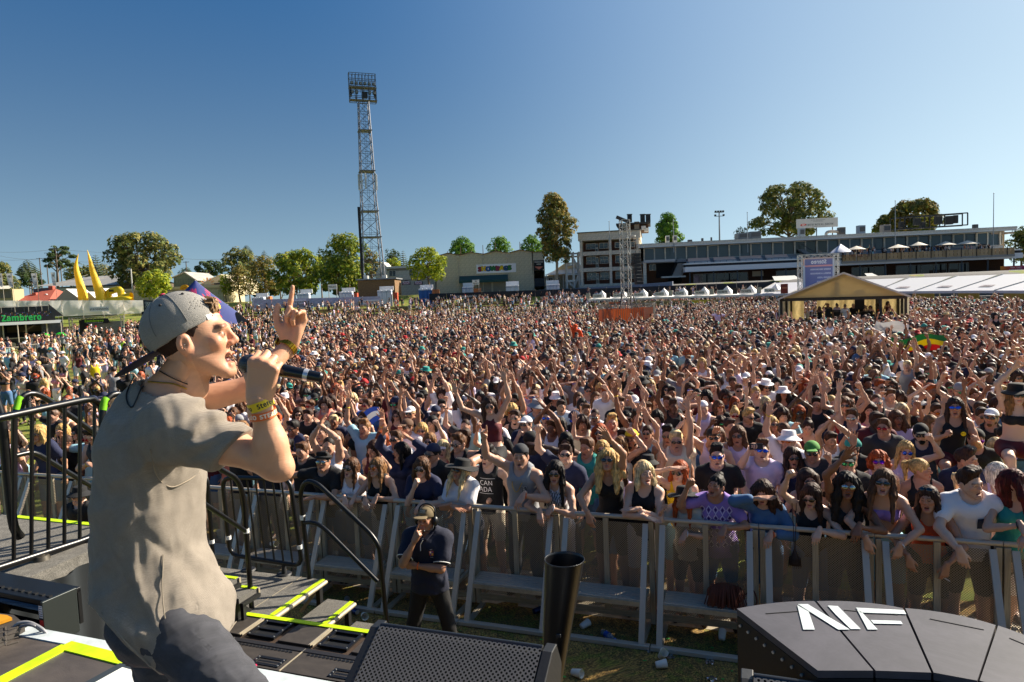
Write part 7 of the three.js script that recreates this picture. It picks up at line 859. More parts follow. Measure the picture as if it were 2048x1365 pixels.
function figure(sex,q,lod,seed=1){
return memo(['fig',sex,JSON.stringify(q),lod,seed].join(),()=>{
const S=skeleton(sex,q,mulberry(seed)),L=LOD[lod],F={S,L};
F.skin=(mouth,top)=>memo(['skin',sex,JSON.stringify(q),lod,seed,mouth,top].join(),()=>{
const b=colored(mesher(bodyPrims(S),L.b),(x,y,z)=>y<0.075&&!q.sit?[0.1,0.1,0.12]:[1,1,1]);if(lod===0&&top)cullHidden(b,topPrims(S,top),topCut(S,top),0.012);
const parts=[b,headGeo(sex,mouth,L.h).clone().applyMatrix4(S.headM)];S.arm.forEach((A,i)=>{const h=handGeo(A.g,L.hd);parts.push((i?mirrored(h):h.clone()).applyMatrix4(i?A.M.clone():A.M));});return mergeGeometries(parts,false);
});
F.top=(type)=>memo(['top',sex,JSON.stringify(q),lod,seed,type].join(),()=>withUV(mesher(topPrims(S,type),L.c,topCut(S,type))));
F.bottom=(type)=>memo(['bot',sex,JSON.stringify(q),lod,seed,type].join(),()=>{const hem=type==='shorts'?0.62:0.1;return withUV(mesher(bodyPrims(S,0.013,'legs'),L.c*1.15,(x,y,z,d)=>{const t=hem*S.H.y*(type==='shorts'?0.9:1);return Math.max(d,q.sit?(type==='shorts'?z - 0.25:-9):t - y,y - S.H.y - 0.1);}));});
return F;
});
}
const fig=(sex,q,lod,seed)=>figure(sex,{jit:1,...q},lod,seed);
// --- materials and colours of the crowd
const COL={black:'#111114',charcoal:'#2b2d33',white:'#e4e0e2',cream:'#d9ccb4',grey:'#8b8c90',navy:'#1a2140',blue:'#2f5da8','light blue':'#8fbccb',teal:'#2a8a80',red:'#b01f24',maroon:'#571820',orange:'#d9552a',yellow:'#e0b818',pink:'#d98a9a',purple:'#8f72b8',lilac:'#cdbcd8',green:'#4f8a3c',brown:'#5d4230',coral:'#d87a66',denim:'#46688e'};
const HAIR={black:'#191311','dark brown':'#37231a',brown:'#573a25','light brown':'#7d5a38',blonde:'#bd9a60','pale blonde':'#cdb588',ginger:'#96441a',red:'#4a1010',white:'#cfc6b8'};
const SKIN=['#c3987f','#b5866a','#cfa890','#a5775c','#83573e','#5f3d28','#332117'];
const weave=tex(256,256,(u,v)=>0.5 + 0.22*Math.sin(u*6.2832*64)+ 0.22*Math.sin(v*6.2832*64)+ 0.12*(tn(u,v,40,2)- 0.5),false);
const skinMat=(i)=>M(SKIN[i],0.48,0,{vertexColors:true,sheen:0.15,sheenRoughness:0.5,sheenColor:new THREE.Color('#ff9a70')});
const clothMat=(c)=>M(COL[c]??c,0.85,0,{bumpMap:withRepeat0(weave),bumpScale:0.0006,sheen:0.25,sheenRoughness:0.6,sheenColor:new THREE.Color(COL[c]??c).lerp(new THREE.Color('#888888'),0.3)});
const wr=new Map();function withRepeat0(t){if(!wr.has(t))wr.set(t,withRepeat(t,6,6));return wr.get(t);}
const hairMat=(c)=>M(HAIR[c]??c,0.62,0,{vertexColors:true,specularIntensity:0.5,sheen:0.35,sheenRoughness:0.4,sheenColor:new THREE.Color(HAIR[c]??c).lerp(new THREE.Color('#ffd9a0'),0.35)});
const GLASS={black:M('#07070a',0.12,0,{clearcoat:1}),mirrored:M('#9fb0b4',0.08,0.9),blue:M('#2a5ad0',0.08,0.85),orange:M('#a0561c',0.1,0.6),green:M('#3aa06a',0.08,0.85),red:M('#8a1c28',0.1,0.7),purple:M('#7a2ab0',0.08,0.85)};
function chestPrint(o,S,type,name,x0,y0,w,h,draw,pw=256,ph=256){
const P=topPrims(S,type),cut=topCut(S,type),g=new THREE.PlaneGeometry(w,h,14,14),p=g.attributes.position;
for(let i=0;i<p.count;i++){const a=p.getX(i)+ x0,b=p.getY(i)+ y0;let t=0.32;for(let k=0;k<40;k++){const q=S.at(a,b,t),d=cut(q.x,q.y,q.z,sdAt(P,q.x,q.y,q.z));t -=Math.max(0.0015,d*0.8)*(d>0.004?1:0);if(d<=0.004||t<-0.05)break;}const q=S.at(a,b,t + 0.004);p.setXYZ(i,q.x,q.y,q.z);}g.computeVertexNormals();
return put(name,g,new THREE.MeshPhysicalMaterial({roughness:0.8,side:THREE.DoubleSide,map:canvasTex(pw,ph,draw),transparent:true}),o);
}
function person(s,label,group,pos,turn,lod){
const F=fig(s.sex,s.q,lod,s.seed??1),S=F.S,L=F.L,o=thing('person',label,'person',group,pos,turn);o.scale.setScalar(s.scale??1);
put('body',F.skin(s.mouth??'c',s.top),skinMat(s.skin??0),o);if(s.top)put(s.top==='tee'||s.top==='loose'||s.top==='polo'?'shirt':s.top==='long'?'jacket':'top',F.top(s.top),clothMat(s.topColor??'black'),o);put(s.bottom==='shorts'?'shorts':'trousers',F.bottom(s.bottom??'jeans'),clothMat(s.bottomColor??'charcoal'),o);
const H=(n,g,m)=>{const e=put(n,g,m,o);e.applyMatrix4(S.headM);return e;};
if(s.hair&&s.hair !=='bald')H('hair',hairGeo(s.hair,L.hr,s.hat),hairMat(s.hairColor??'brown'));if(s.beard)H('beard',beardGeo(L.hr),hairMat(s.hairColor??'brown'));if(s.hat)H(s.hat.startsWith('cap')?'cap':s.hat==='beanie'?'headwear':'hat',hatGeo(s.hat,L.hr),clothMat(s.hatColor??'black'));if(s.glasses){const g=H('sunglasses',glassesGeo(s.round?1:0),GLASS[s.glasses]);if(s.onHead){g.position.add(V(0,0.065,0.0));g.rotateX(-0.5);}}
o.userData.S=undefined;delete o.userData.S;return{o,S,F};
}
function headPlace(s,P,turn,lod,slack=0.12){
const F=fig(s.sex,s.q,lod,s.seed??1),c=F.S.C,k=clamp(P.y / c.y,0.9,1.07);s.scale=k;const off=V(c.x*k,0,c.z*k).applyAxisAngle(V(0,1,0),turn);return V(P.x - off.x,clamp(P.y - c.y*k,-slack,slack),P.z - off.z);
}
// ---------------------------------------------------------------- the performer (seen from his right side)
{
const o=thing('person','performer in grey backward cap and long beige tee singing into a microphone','person',null,V(0,0,0));
const A=(px,py,z=0)=>at(px,py,2.0 - z),fwd=V(0.97,0.13,-0.16).normalize(),rt=V(0.16,0,0.97).normalize(),up=rt.clone().cross(fwd).normalize(),C=A(391,676,0.0);
const headM=new THREE.Matrix4().makeBasis(rt.clone().negate(),up,fwd).setPosition(C),inH=(x,y,z)=>V(x,y,z).applyMatrix4(headM),skin=M('#cd9a7a',0.52,0,{vertexColors:true,sheen:0.1,sheenRoughness:0.5,sheenColor:new THREE.Color('#ff9a70'),bumpMap:grit,bumpScale:0.0009});
const N=A(322,800),SR=A(350,855,0.165),ER=A(556,932,0.2),SL=A(352,812,-0.17),EL=A(500,776,-0.24),WL=A(577,692,-0.36),mic0=A(497,729,0.2),mic1=A(645,757,0.2),md=mic1.clone().sub(mic0).normalize();
const hz=V(-0.05,0.05,-1),hy=V(-0.06,1,-0.06);hz.addScaledVector(md,-hz.dot(md)).normalize();const hx=md.clone().negate();hy.copy(hz).cross(hx).normalize();const grip=mic0.clone().lerp(mic1,0.26),WR=grip.clone().addScaledVector(hy,-0.079).addScaledVector(hz,-0.033),HM=new THREE.Matrix4().makeBasis(hx,hy,hz).scale(V(1.04,1.02,1.04)).setPosition(WR);
const ly=A(593,628,-0.37).sub(WL).normalize(),lz=V(-0.12,0.1,1);lz.addScaledVector(ly,-lz.dot(ly)).normalize();const LM=new THREE.Matrix4().makeBasis(ly.clone().cross(lz),ly,lz).scale(V(1.04,1.08,1.04)).setPosition(WL.clone().addScaledVector(ly,0.01));
const HR=A(345,1255,0.1),HL=A(318,1262,-0.1),KR=A(548,1468,0.17),KL=A(360,1520,-0.12),floor=(p,dx,dz)=>V(p.x + dx,2.085,p.z + dz),AR=floor(KR,-0.12,0.02),AL=floor(KL,-0.2,-0.05);
const ax=[fwd.clone().setY(0).normalize(),V(0,1,0),rt];
const torso=[ell(A(312,905),V(0.12,0.16,0.165),ax,0.06),ell(A(300,1010),V(0.115,0.16,0.155),ax,0.06),ell(A(303,1110),V(0.115,0.16,0.15),ax,0.06),ell(A(322,1215),V(0.135,0.14,0.165),ax,0.06)];
const body=[...torso,cap(A(330,845),SR,0.065,0.066,0.05),cap(A(330,845),SL,0.065,0.062,0.05),cap(A(322,822),N,0.08,0.06,0.05),cap(A(320,805),inH(0,-0.06,-0.03),0.058,0.05,0.04),cap(A(358,800,0.03),inH(-0.045,-0.055,-0.02),0.02,0.018,0.03),
cap(SR,ER,0.05,0.036,0.03),ell(SR.clone().lerp(ER,0.5).add(V(0,0.008,0)),V(0.05,0.046,0.046),null,0.04),ell(ER.clone().add(V(0.012,-0.014,0)),V(0.026,0.026,0.026),null,0.02),cap(ER,ER.clone().lerp(WR,0.35),0.037,0.038,0.02),cap(ER.clone().lerp(WR,0.3),WR,0.037,0.0255,0.02),ell(ER.clone().lerp(WR,0.27).add(V(-0.012,0,0)),V(0.032,0.075,0.031),null,0.03),cap(ER.clone().lerp(WR,0.85).add(V(0.008,0,0.012)),WR.clone().add(V(0.004,0,0.008)),0.016,0.018,0.02),
cap(SL,EL,0.049,0.038,0.03),cap(EL,EL.clone().lerp(WL,0.35),0.038,0.039,0.02),cap(EL.clone().lerp(WL,0.3),WL,0.038,0.026,0.02),cap(HR,KR,0.085,0.055,0.04),cap(HL,KL,0.085,0.055,0.04)];
const bg=colored(mesher(body,0.009),(x,y,z)=>{const q=1 + 0.1*pn(x*40,y*40,z*40)+ 0.05*pn(x*150,y*150,z*150);return[q,q*0.97,q*0.95];}),hg=headGeo('m','o',0.0034).clone().applyMatrix4(headM),hr=handGeo('mic',0.0034).clone().applyMatrix4(HM),hl=mirrored(handGeo('call',0.0034)).applyMatrix4(LM);
put('body',withUV(mergeGeometries([bg,hg,hr,hl],false),6),skin,o);
const tee=[ell(A(305,900),V(0.145,0.17,0.2),ax,0.06),ell(A(299,1000),V(0.148,0.16,0.195),ax,0.06),ell(A(296,1095),V(0.152,0.16,0.19),ax,0.06),ell(A(312,1180),V(0.18,0.15,0.2),ax,0.06),ell(A(332,1240),V(0.205,0.16,0.205),ax,0.06),cap(A(318,838),A(352,858,0.165),0.075,0.083,0.06),cap(A(318,838),SL,0.075,0.08,0.06),cap(A(352,858,0.165),A(505,915,0.192),0.086,0.068,0.05),cap(SL,SL.clone().lerp(EL,0.5),0.08,0.066,0.05),cap(A(300,815),A(325,822),0.08,0.08,0.05)];
const sE=A(464,904,0.185),sD=V(0.74,-0.66,0.12).normalize(),lE=SL.clone().lerp(EL,0.38),lD=EL.clone().sub(SL).normalize(),inv=camera.matrixWorld.clone().invert(),q=V(0,0,0),nk=inH(0.0,-0.09,-0.02).sub(N).normalize(),hole=cap(N.clone().addScaledVector(nk,0.02).add(V(0.012,0,0)),N.clone().addScaledVector(nk,0.4),0.084,0.12);
const arm0=cap(SR,ER,0.14,0.14),hemY=(px)=>{const T=[[150,1190],[185,1218],[250,1292],[318,1350],[332,1352],[346,1304],[372,1312],[405,1310],[445,1284],[482,1232],[560,1180]];let i=0;while(i<T.length - 2&&T[i + 1][0]<px)i++;return lerp(T[i][1],T[i + 1][1],clamp((px - T[i][0])/(T[i + 1][0]- T[i][0]),0,1));};
const teeCut=(x,y,z,d)=>{
q.set(x,y,z).applyMatrix4(inv);const px=(q.x / -q.z /(TANV*1024 / 682.5)+ 1)*1024,py=(1 - q.y / -q.z / TANV)*682.5;
const e0=(x - sE.x)*sD.x +(y - sE.y)*sD.y +(z - sE.z)*sD.z,e=px>390&&pd(arm0,x,y,z)<0?e0:9,a=(px*0.55 + py)/ 682,b=(px - py*0.62)/ 682,low=sstep(1000,1180,py),sl=sstep(345,420,px)*sstep(960,900,py)*sstep(0.004,-0.05,e0);
let f=0.026*low*(Math.abs(pn(b*9 + 2,a*2.6,z*4))- 0.2)+ 0.012*(Math.abs(pn(a*9,b*3.2,z*5 + 3))- 0.2)+ 0.006*pn(px*0.045,py*0.018,z*9)+ sl*0.009*Math.sin((px*0.42 + py*1.0)*0.16 + 3*pn(px*0.012,py*0.012,z*6));f +=0.012*Math.exp(-(((px - 370)*0.75 -(1215 - py)*0.68)**2)/ 900)*sstep(1000,1060,py)*sstep(1250,1150,py);
f +=low*0.016*Math.pow(1 - Math.min(1,Math.abs(pn(b*6 + 1.3,a*1.3 + 0.7,z*3))*5),2)*0.6;const hd=pd(hole,x,y,z);d +=f*sstep(0.0,0.05,hd)*(e<9?0.35 + 0.65*sstep(0,-0.08,e):1);d=Math.max(d,(py - hemY(px))/ 682);
if(e<9)d=Math.max(d,e);const e2=(x - lE.x)*lD.x +(y - lE.y)*lD.y +(z - lE.z)*lD.z;if(z<-2.06)d=Math.max(d,Math.min(e2,0.3));
return Math.max(d,-hd);
};
const shell=mesher(tee,0.0066,(x,y,z,d)=>{const e=teeCut(x,y,z,d);return e;},0.02);
const heather=tex(512,512,(u,v)=>{const k=0.9 + 0.1*(tn(u,v,150,4)- 0.5)*2 + 0.08*(tn(u,v,9,7)- 0.5)+ 0.05*Math.sin(v*6.2832*64);return[k,k*0.985,k*0.96];});
put('shirt',withUV(shell,5),new THREE.MeshPhysicalMaterial({color:'#aca399',map:heather,roughness:0.92,bumpMap:withRepeat(weave,5,5),bumpScale:0.0012,sheen:0.3,sheenRoughness:0.6,sheenColor:new THREE.Color('#b8ae9e')}),o);
const march=(px,py,prims,cut,off=0.001)=>{for(let d=1.45;d<2.4;d +=0.004){const p=at(px,py,d);if(cut(p.x,p.y,p.z,sdAt(prims,p.x,p.y,p.z))<0)return at(px,py,d - off*2 - 0.004);}return at(px,py,2);};
const onTee=(pts,r,m,nm)=>{const P=pts.map(([a,b])=>march(a,b,tee,teeCut,0.001));put(nm,new THREE.TubeGeometry(new THREE.CatmullRomCurve3(P),pts.length*6,r,5),m,o);};
const seam=M('#8f8474',0.95);
onTee([[300,900],[318,960],[342,975],[370,965],[400,945]],0.0016,seam,'seam');onTee([[326,1110],[324,1180],[330,1240],[346,1302]],0.0016,seam,'seam');onTee([[452,922],[470,905],[486,888],[497,876]],0.002,seam,'sleeve_hem');onTee([[202,1226],[250,1284],[300,1334]],0.0018,seam,'hem');onTee([[366,1306],[405,1303],[445,1277],[472,1244]],0.0018,seam,'hem');
onTee([[268,752],[252,790],[256,810],[264,815],[272,800],[282,778],[300,765]],0.0022,M('#20201e',0.6),'earphone_cord');
const neckTube=(pts,r,m,nm)=>{const P=pts.map(([a,b])=>march(a,b,body,(x,y,z,d)=>d,0.0025));put(nm,new THREE.TubeGeometry(new THREE.CatmullRomCurve3(P),40,r,6),m,o);};
neckTube([[296,764],[322,766],[345,768],[372,778],[392,788]],0.0022,M('#b08a3a',0.3,0.9),'necklace');neckTube([[318,742],[335,752],[352,760],[372,768],[396,775],[408,768]],0.0018,M('#2c211a',0.7),'necklace');
const jn=[cap(HR,KR,0.1,0.07,0.05),cap(HL,KL,0.1,0.07,0.05),ell(A(326,1235),V(0.15,0.13,0.17),ax,0.05),cap(KR,AR,0.07,0.05,0.03),cap(KL,AL,0.07,0.05,0.03)];
put('jeans',withUV(mesher(jn,0.009,(x,y,z,d)=>d + 0.006*pn(x*16,y*30,z*12)+ 0.004*Math.abs(pn(x*34 + y*20,y*16,z*20))),4),new THREE.MeshPhysicalMaterial({color:'#4a4b52',roughness:0.85,map:withRepeat(wear,1.4,1.4),bumpMap:withRepeat(weave,4,4),bumpScale:0.001}),o);
const shoe=new MB();for(const p of[AR,AL])shoe.ball(V(p.x + 0.07,2.045,p.z),0.15,0.05,0.05,14);shoe.build('shoes',M('#1b1b1d',0.6),o);
const G=new THREE.Group();G.name='cap';headM.decompose(G.position,G.quaternion,G.scale);G.rotateX(-0.3);o.add(G);const grey=new THREE.MeshPhysicalMaterial({color:'#a3a2a0',roughness:0.9,bumpMap:withRepeat(weave,8,8),bumpScale:0.0008,map:withRepeat(heather,1,1)});
const dome=[ell(V(0,0.05,-0.022),V(0.0895,0.1,0.109),null,0.01),ell(V(0,0.03,0.1),V(0.036,0.036,0.07),null,0.004,1)],domeCut=(x,y,z,d)=>Math.max(Math.max(d + 0.002*pn(x*22,y*22,z*22),-(sdAt([dome[0]],x,y,z)+ 0.007)),0.02 + z*0.08 - y);put('crown',withUV(mesher(dome,0.0042,domeCut),6),grey,G);
const surf=(a,t)=>{const x=Math.sin(a),z=-Math.cos(a);const dir=V(x*Math.cos(t),Math.sin(t),z*Math.cos(t)),k=1 / Math.sqrt((dir.x / 0.0898)**2 +(dir.y / 0.1004)**2 +(dir.z / 0.1094)**2);return V(0,0.05,-0.022).addScaledVector(dir,k);};
const sm=M('#6d6c6b',0.95);for(let i=0;i<6;i++){const a=i*Math.PI / 3,P=[];for(let t=0;t<=10;t++){const th=lerp(-0.05,1.57,t / 10);if(i===3&&th<0.75)continue;P.push(surf(a,th));}put('crown_seam',new THREE.TubeGeometry(new THREE.CatmullRomCurve3(P),20,0.0011,5),sm,G);}for(let i=0;i<6;i++){const p=surf(i*Math.PI / 3 + 0.52,0.82);new MB().ball(p,0.0045,0.0045,0.0045,8).build('eyelet',M('#242326',0.8),G);}new MB().ball(V(0,0.151,-0.022),0.009,0.005,0.009,12).build('button',M('#b02a4a',0.7),G);
put('brim',withUV(mesher([ell(V(0,0.008,-0.165),V(0.082,0.006,0.082),[V(1,0,0),V(0,0.99,-0.1),V(0,0.1,0.99)],0.01)],0.003,(x,y,z,d)=>Math.max(d,z + 0.092)- 0.0),6),M('#2c2c44',0.8),G);
{const P=[];for(let i=0;i<=14;i++){const a=Math.PI - 0.52 + i / 14*1.04;P.push(surf(a,-0.2).multiply(V(1.0,1,1.0)).add(V(0,0.004,0.002)));}const g=new THREE.BufferGeometry(),v=[];P.forEach((p)=>v.push(p.x,p.y + 0.008,p.z,p.x,p.y - 0.008,p.z));g.setAttribute('position',new THREE.Float32BufferAttribute(v,3));const I=[];for(let i=0;i<14;i++)I.push(i*2,i*2 + 1,i*2 + 2,i*2 + 2,i*2 + 1,i*2 + 3);g.setIndex(I);g.computeVertexNormals();put('strap',g,M('#4d5256',0.4,0.1,{side:THREE.DoubleSide}),G);const st=new MB();for(let i=3;i<12;i++)st.ball(P[i].clone().add(V(0,0,0.001)),0.0022,0.0022,0.0022,6);st.build('strap_studs',M('#c9ccd0',0.4),G);}
const H=(n,g,m)=>{const e=put(n,g,m,o);e.applyMatrix4(headM);return e;};
H('hair',colored(mesher([ell(V(0,0.03,-0.026),V(0.079,0.09,0.1),null,0.02),ell(V(0,-0.055,0.112),V(0.085,0.1,0.085),null,0.012,1),ell(V(0.08,-0.02,-0.01),V(0.02,0.036,0.024),null,0.006,1),ell(V(-0.08,-0.02,-0.01),V(0.02,0.036,0.024),null,0.006,1)],0.0034,(x,y,z,d)=>Math.max(d + 0.0012*pn(x*200,y*60,z*200),-0.062 - y + Math.max(0,z)*1.3,y - 0.04)),(x,y,z)=>{const k=0.8 + 0.4*pn(x*160,y*50,z*160);return[k,k,k];}),hairMat('dark brown'));
{const m=new MB(),r=mulberry(8);for(let i=0;i<90;i++){const x=(r()- 0.5)*0.058,z0=0.078 - x*x*9,y0=0.062 + r()*0.03 - x*x*6,k=0.012 + r()*0.014;m.tube([V(x,y0 - 0.012,z0 - 0.012),V(x +(r()- 0.5)*0.008,y0 + k*0.6,z0 + 0.003 - r()*0.006),V(x +(r()- 0.5)*0.016,y0 + k,z0 - 0.012 - r()*0.012)],0.0021,5,4);}H('fringe',m.geo(),M('#8a6a48',0.5));}
new MB().add(new THREE.TorusGeometry(0.008,0.0012,6,14,5),new THREE.Matrix4().makeRotationY(1.4).setPosition(inH(-0.086,-0.02,-0.008))).build('earphone',M('#2a2320',0.5),o);
const band=(a,b,r0,r1,w,m,nm)=>{const d=b.clone().sub(a).normalize(),g=new THREE.CylinderGeometry(r1,r0,w,36,1,true),e=put(nm,g,m,o);e.position.copy(a);e.quaternion.setFromUnitVectors(V(0,1,0),d);return e;};
const txt=(bgc,fg,t)=>new THREE.MeshPhysicalMaterial({roughness:0.5,side:THREE.DoubleSide,map:canvasTex(512,56,(g)=>{g.fillStyle=bgc;g.fillRect(0,0,512,56);g.fillStyle=fg;g.font='900 42px sans-serif';for(let i=0;i<3;i++)g.fillText(t,6 + i*172,43,160);})});
band(ER.clone().lerp(WR,0.93),WR,0.034,0.0325,0.023,txt('#e8c21c','#2a2410','Stereo'),'yellow_wristband').rotateZ(0.12);band(ER.clone().lerp(WR,0.79),WR,0.0355,0.034,0.02,txt('#e0662a','#f0dcc8','STEREO'),'orange_wristband').rotateZ(-0.05);
{const a=EL.clone().lerp(WL,0.97),d=WL.clone().sub(EL).normalize(),gd=M('#b08a2a',0.28,0.95),W=new THREE.Group();W.name='watch';W.position.copy(a);W.quaternion.setFromUnitVectors(V(0,1,0),d);o.add(W);for(let i=0;i<22;i++){const t=i / 22*6.283;const m=new MB().box(0,0,0.0325,0.0085,0.02,0.004,0,0.0012).build('link',gd,W);m.rotation.y=t;}new MB().cyl(V(-0.036,0,0.006),V(-0.041,0,0.006),0.015,0.014,20).build('dial',gd,W);}
const mo=thing('microphone','black handheld microphone with blue ring and silver band at the performer mouth','microphone',null,mic0),P=(t)=>md.clone().multiplyScalar(t),Lm=mic0.distanceTo(mic1),wire=tex(128,64,(u,v)=>0.5 + 0.25*Math.sin(u*6.2832*32)+ 0.25*Math.sin(v*6.2832*20),false);
const ball=new THREE.SphereGeometry(0.0265,32,20);put('grille_ball',ball,M('#4b4d50',0.35,0.7,{bumpMap:wire,bumpScale:0.0012}),mo).quaternion.setFromUnitVectors(V(0,1,0),md);new MB().cyl(P(0.006),P(0.011),0.0272,0.0272,28).build('ring',M('#5f8fb0',0.4,0.3),mo);new MB().cyl(P(0.014),P(0.04),0.025,0.0195,24).build('collar',M('#1d1e22',0.4,0.4),mo);new MB().cyl(P(0.04),P(Lm - 0.005),0.0195,0.0145,24).cyl(P(Lm - 0.005),P(Lm),0.0145,0.011,24).build('handle',M('#0c0c10',0.35,0.2,{clearcoat:0.4}),mo);new MB().cyl(P(Lm*0.75),P(Lm*0.81),0.0172,0.0168,24).build('silver_band',M('#c9ccd2',0.3,0.6),mo);
}
// ---------------------------------------------------------------- the guard in the pit
const FACE=Math.atan2(-UZ,UX);
{
const q={arms:[{t:[-0.1,0.03,0.2],p:[0.5,-1,0.15],n:[-0.5,0.1,-0.8],g:'point'},'folded'],wide:0.07,yaw:-0.15,pitch:-0.12,jit:0},s={sex:'m',q,top:'polo',topColor:'#12172c',bottom:'jeans',bottomColor:'#0b0b0d',hair:'buzz',hairColor:'light brown',skin:3,seed:3};
FIT.polo=[0.034,0.62,-0.08];const P=at(852,1040,6.5),turn=FACE + 0.15,pos=headPlace(s,P,turn,0),{o,S}=person(s,'security guard in navy polo, cap and headset, hand on his cheek, in the pit',null,pos,turn,0);
const H=(n,m)=>{m.name=n;m.applyMatrix4(S.headM);m.castShadow=true;o.add(m);return m;};H('cap',new THREE.Mesh(hatGeo('cap',0.006),clothMat('#6b5c40')));
const hs=new MB();for(const k of[-1,1])hs.ball(V(k*0.098,-0.01,-0.008),0.034,0.052,0.042,14);hs.tube([V(-0.1,0.02,-0.01),V(-0.08,0.12,-0.02),V(0,0.158,-0.02),V(0.08,0.12,-0.02),V(0.1,0.02,-0.01)],0.008,20,6);hs.tube([V(0.1,-0.03,0.02),V(0.1,-0.08,0.07),V(0.04,-0.09,0.115)],0.005,12,6).ball(V(0.035,-0.088,0.12),0.014);H('headset',new THREE.Mesh(hs.geo(),M('#0c0d10',0.4)));
{const g=new THREE.PlaneGeometry(0.1,0.04,10,4),p=g.attributes.position;for(let i=0;i<p.count;i++){const a=p.getX(i)/ 0.1;p.setXYZ(i,Math.sin(a)*0.092,p.getY(i)+ 0.098,-0.018 + Math.cos(a)*0.1015 + 0.0005 - p.getY(i)*0.5);}g.computeVertexNormals();H('cap_print',new THREE.Mesh(g,new THREE.MeshPhysicalMaterial({roughness:0.8,map:canvasTex(128,56,(c)=>{c.fillStyle='#6b5c40';c.fillRect(0,0,128,56);c.fillStyle='#d0c8b4';c.font='700 30px serif';c.textAlign='center';c.fillText('Kalis',64,28);c.font='400 16px serif';c.fillText('FORWARDS',64,48);})})));}
chestPrint(o,S,'polo','crest',0.085,0.37,0.075,0.1,(c)=>{c.fillStyle='#12172c';c.fillRect(0,0,256,256);c.fillStyle='#c9c4d0';c.font='700 26px sans-serif';c.textAlign='center';c.fillText('EVENT',128,34);c.fillText('SECURITY',128,246);c.fillStyle='#c85a28';c.fillRect(60,60,136,130);c.fillStyle='#e8d8c8';c.fillRect(76,72,50,50);c.fillStyle='#5a3a8a';c.fillRect(130,72,50,50);c.fillRect(76,126,50,54);c.fillStyle='#e0b030';c.fillRect(130,126,50,54);});
const col=new MB();for(const k of[-1,1])col.bar(S.at(k*0.02,0.5,0.135),S.at(k*0.085,0.565,0.04),0.05,0.012).bar(S.at(k*0.085,0.565,0.04),S.at(k*0.06,0.58,-0.07),0.045,0.012);col.build('collar',clothMat('#12172c'),o);new MB().tube([S.at(0,0.5,0.145),S.at(-0.02,0.46,0.162),S.at(-0.02,0.4,0.172)],0.004,10,6).build('placket_piping',white,o);
const A=S.arm[1],c0=A.E.clone().lerp(A.W,0.9),cu=put('wristband',new THREE.TorusGeometry(0.031,0.007,8,20),M('#e0662a',0.6),o);cu.position.copy(c0);cu.quaternion.setFromUnitVectors(V(0,0,1),A.W.clone().sub(A.E).normalize());
for(const[i,e]of S.arm.entries()){const t=put('cuff_stripe',new THREE.TorusGeometry(0.083,0.005,6,24),white,o);t.position.copy(e.S.clone().lerp(e.E,0.8));t.quaternion.setFromUnitVectors(V(0,0,1),e.E.clone().sub(e.S).normalize());}
}
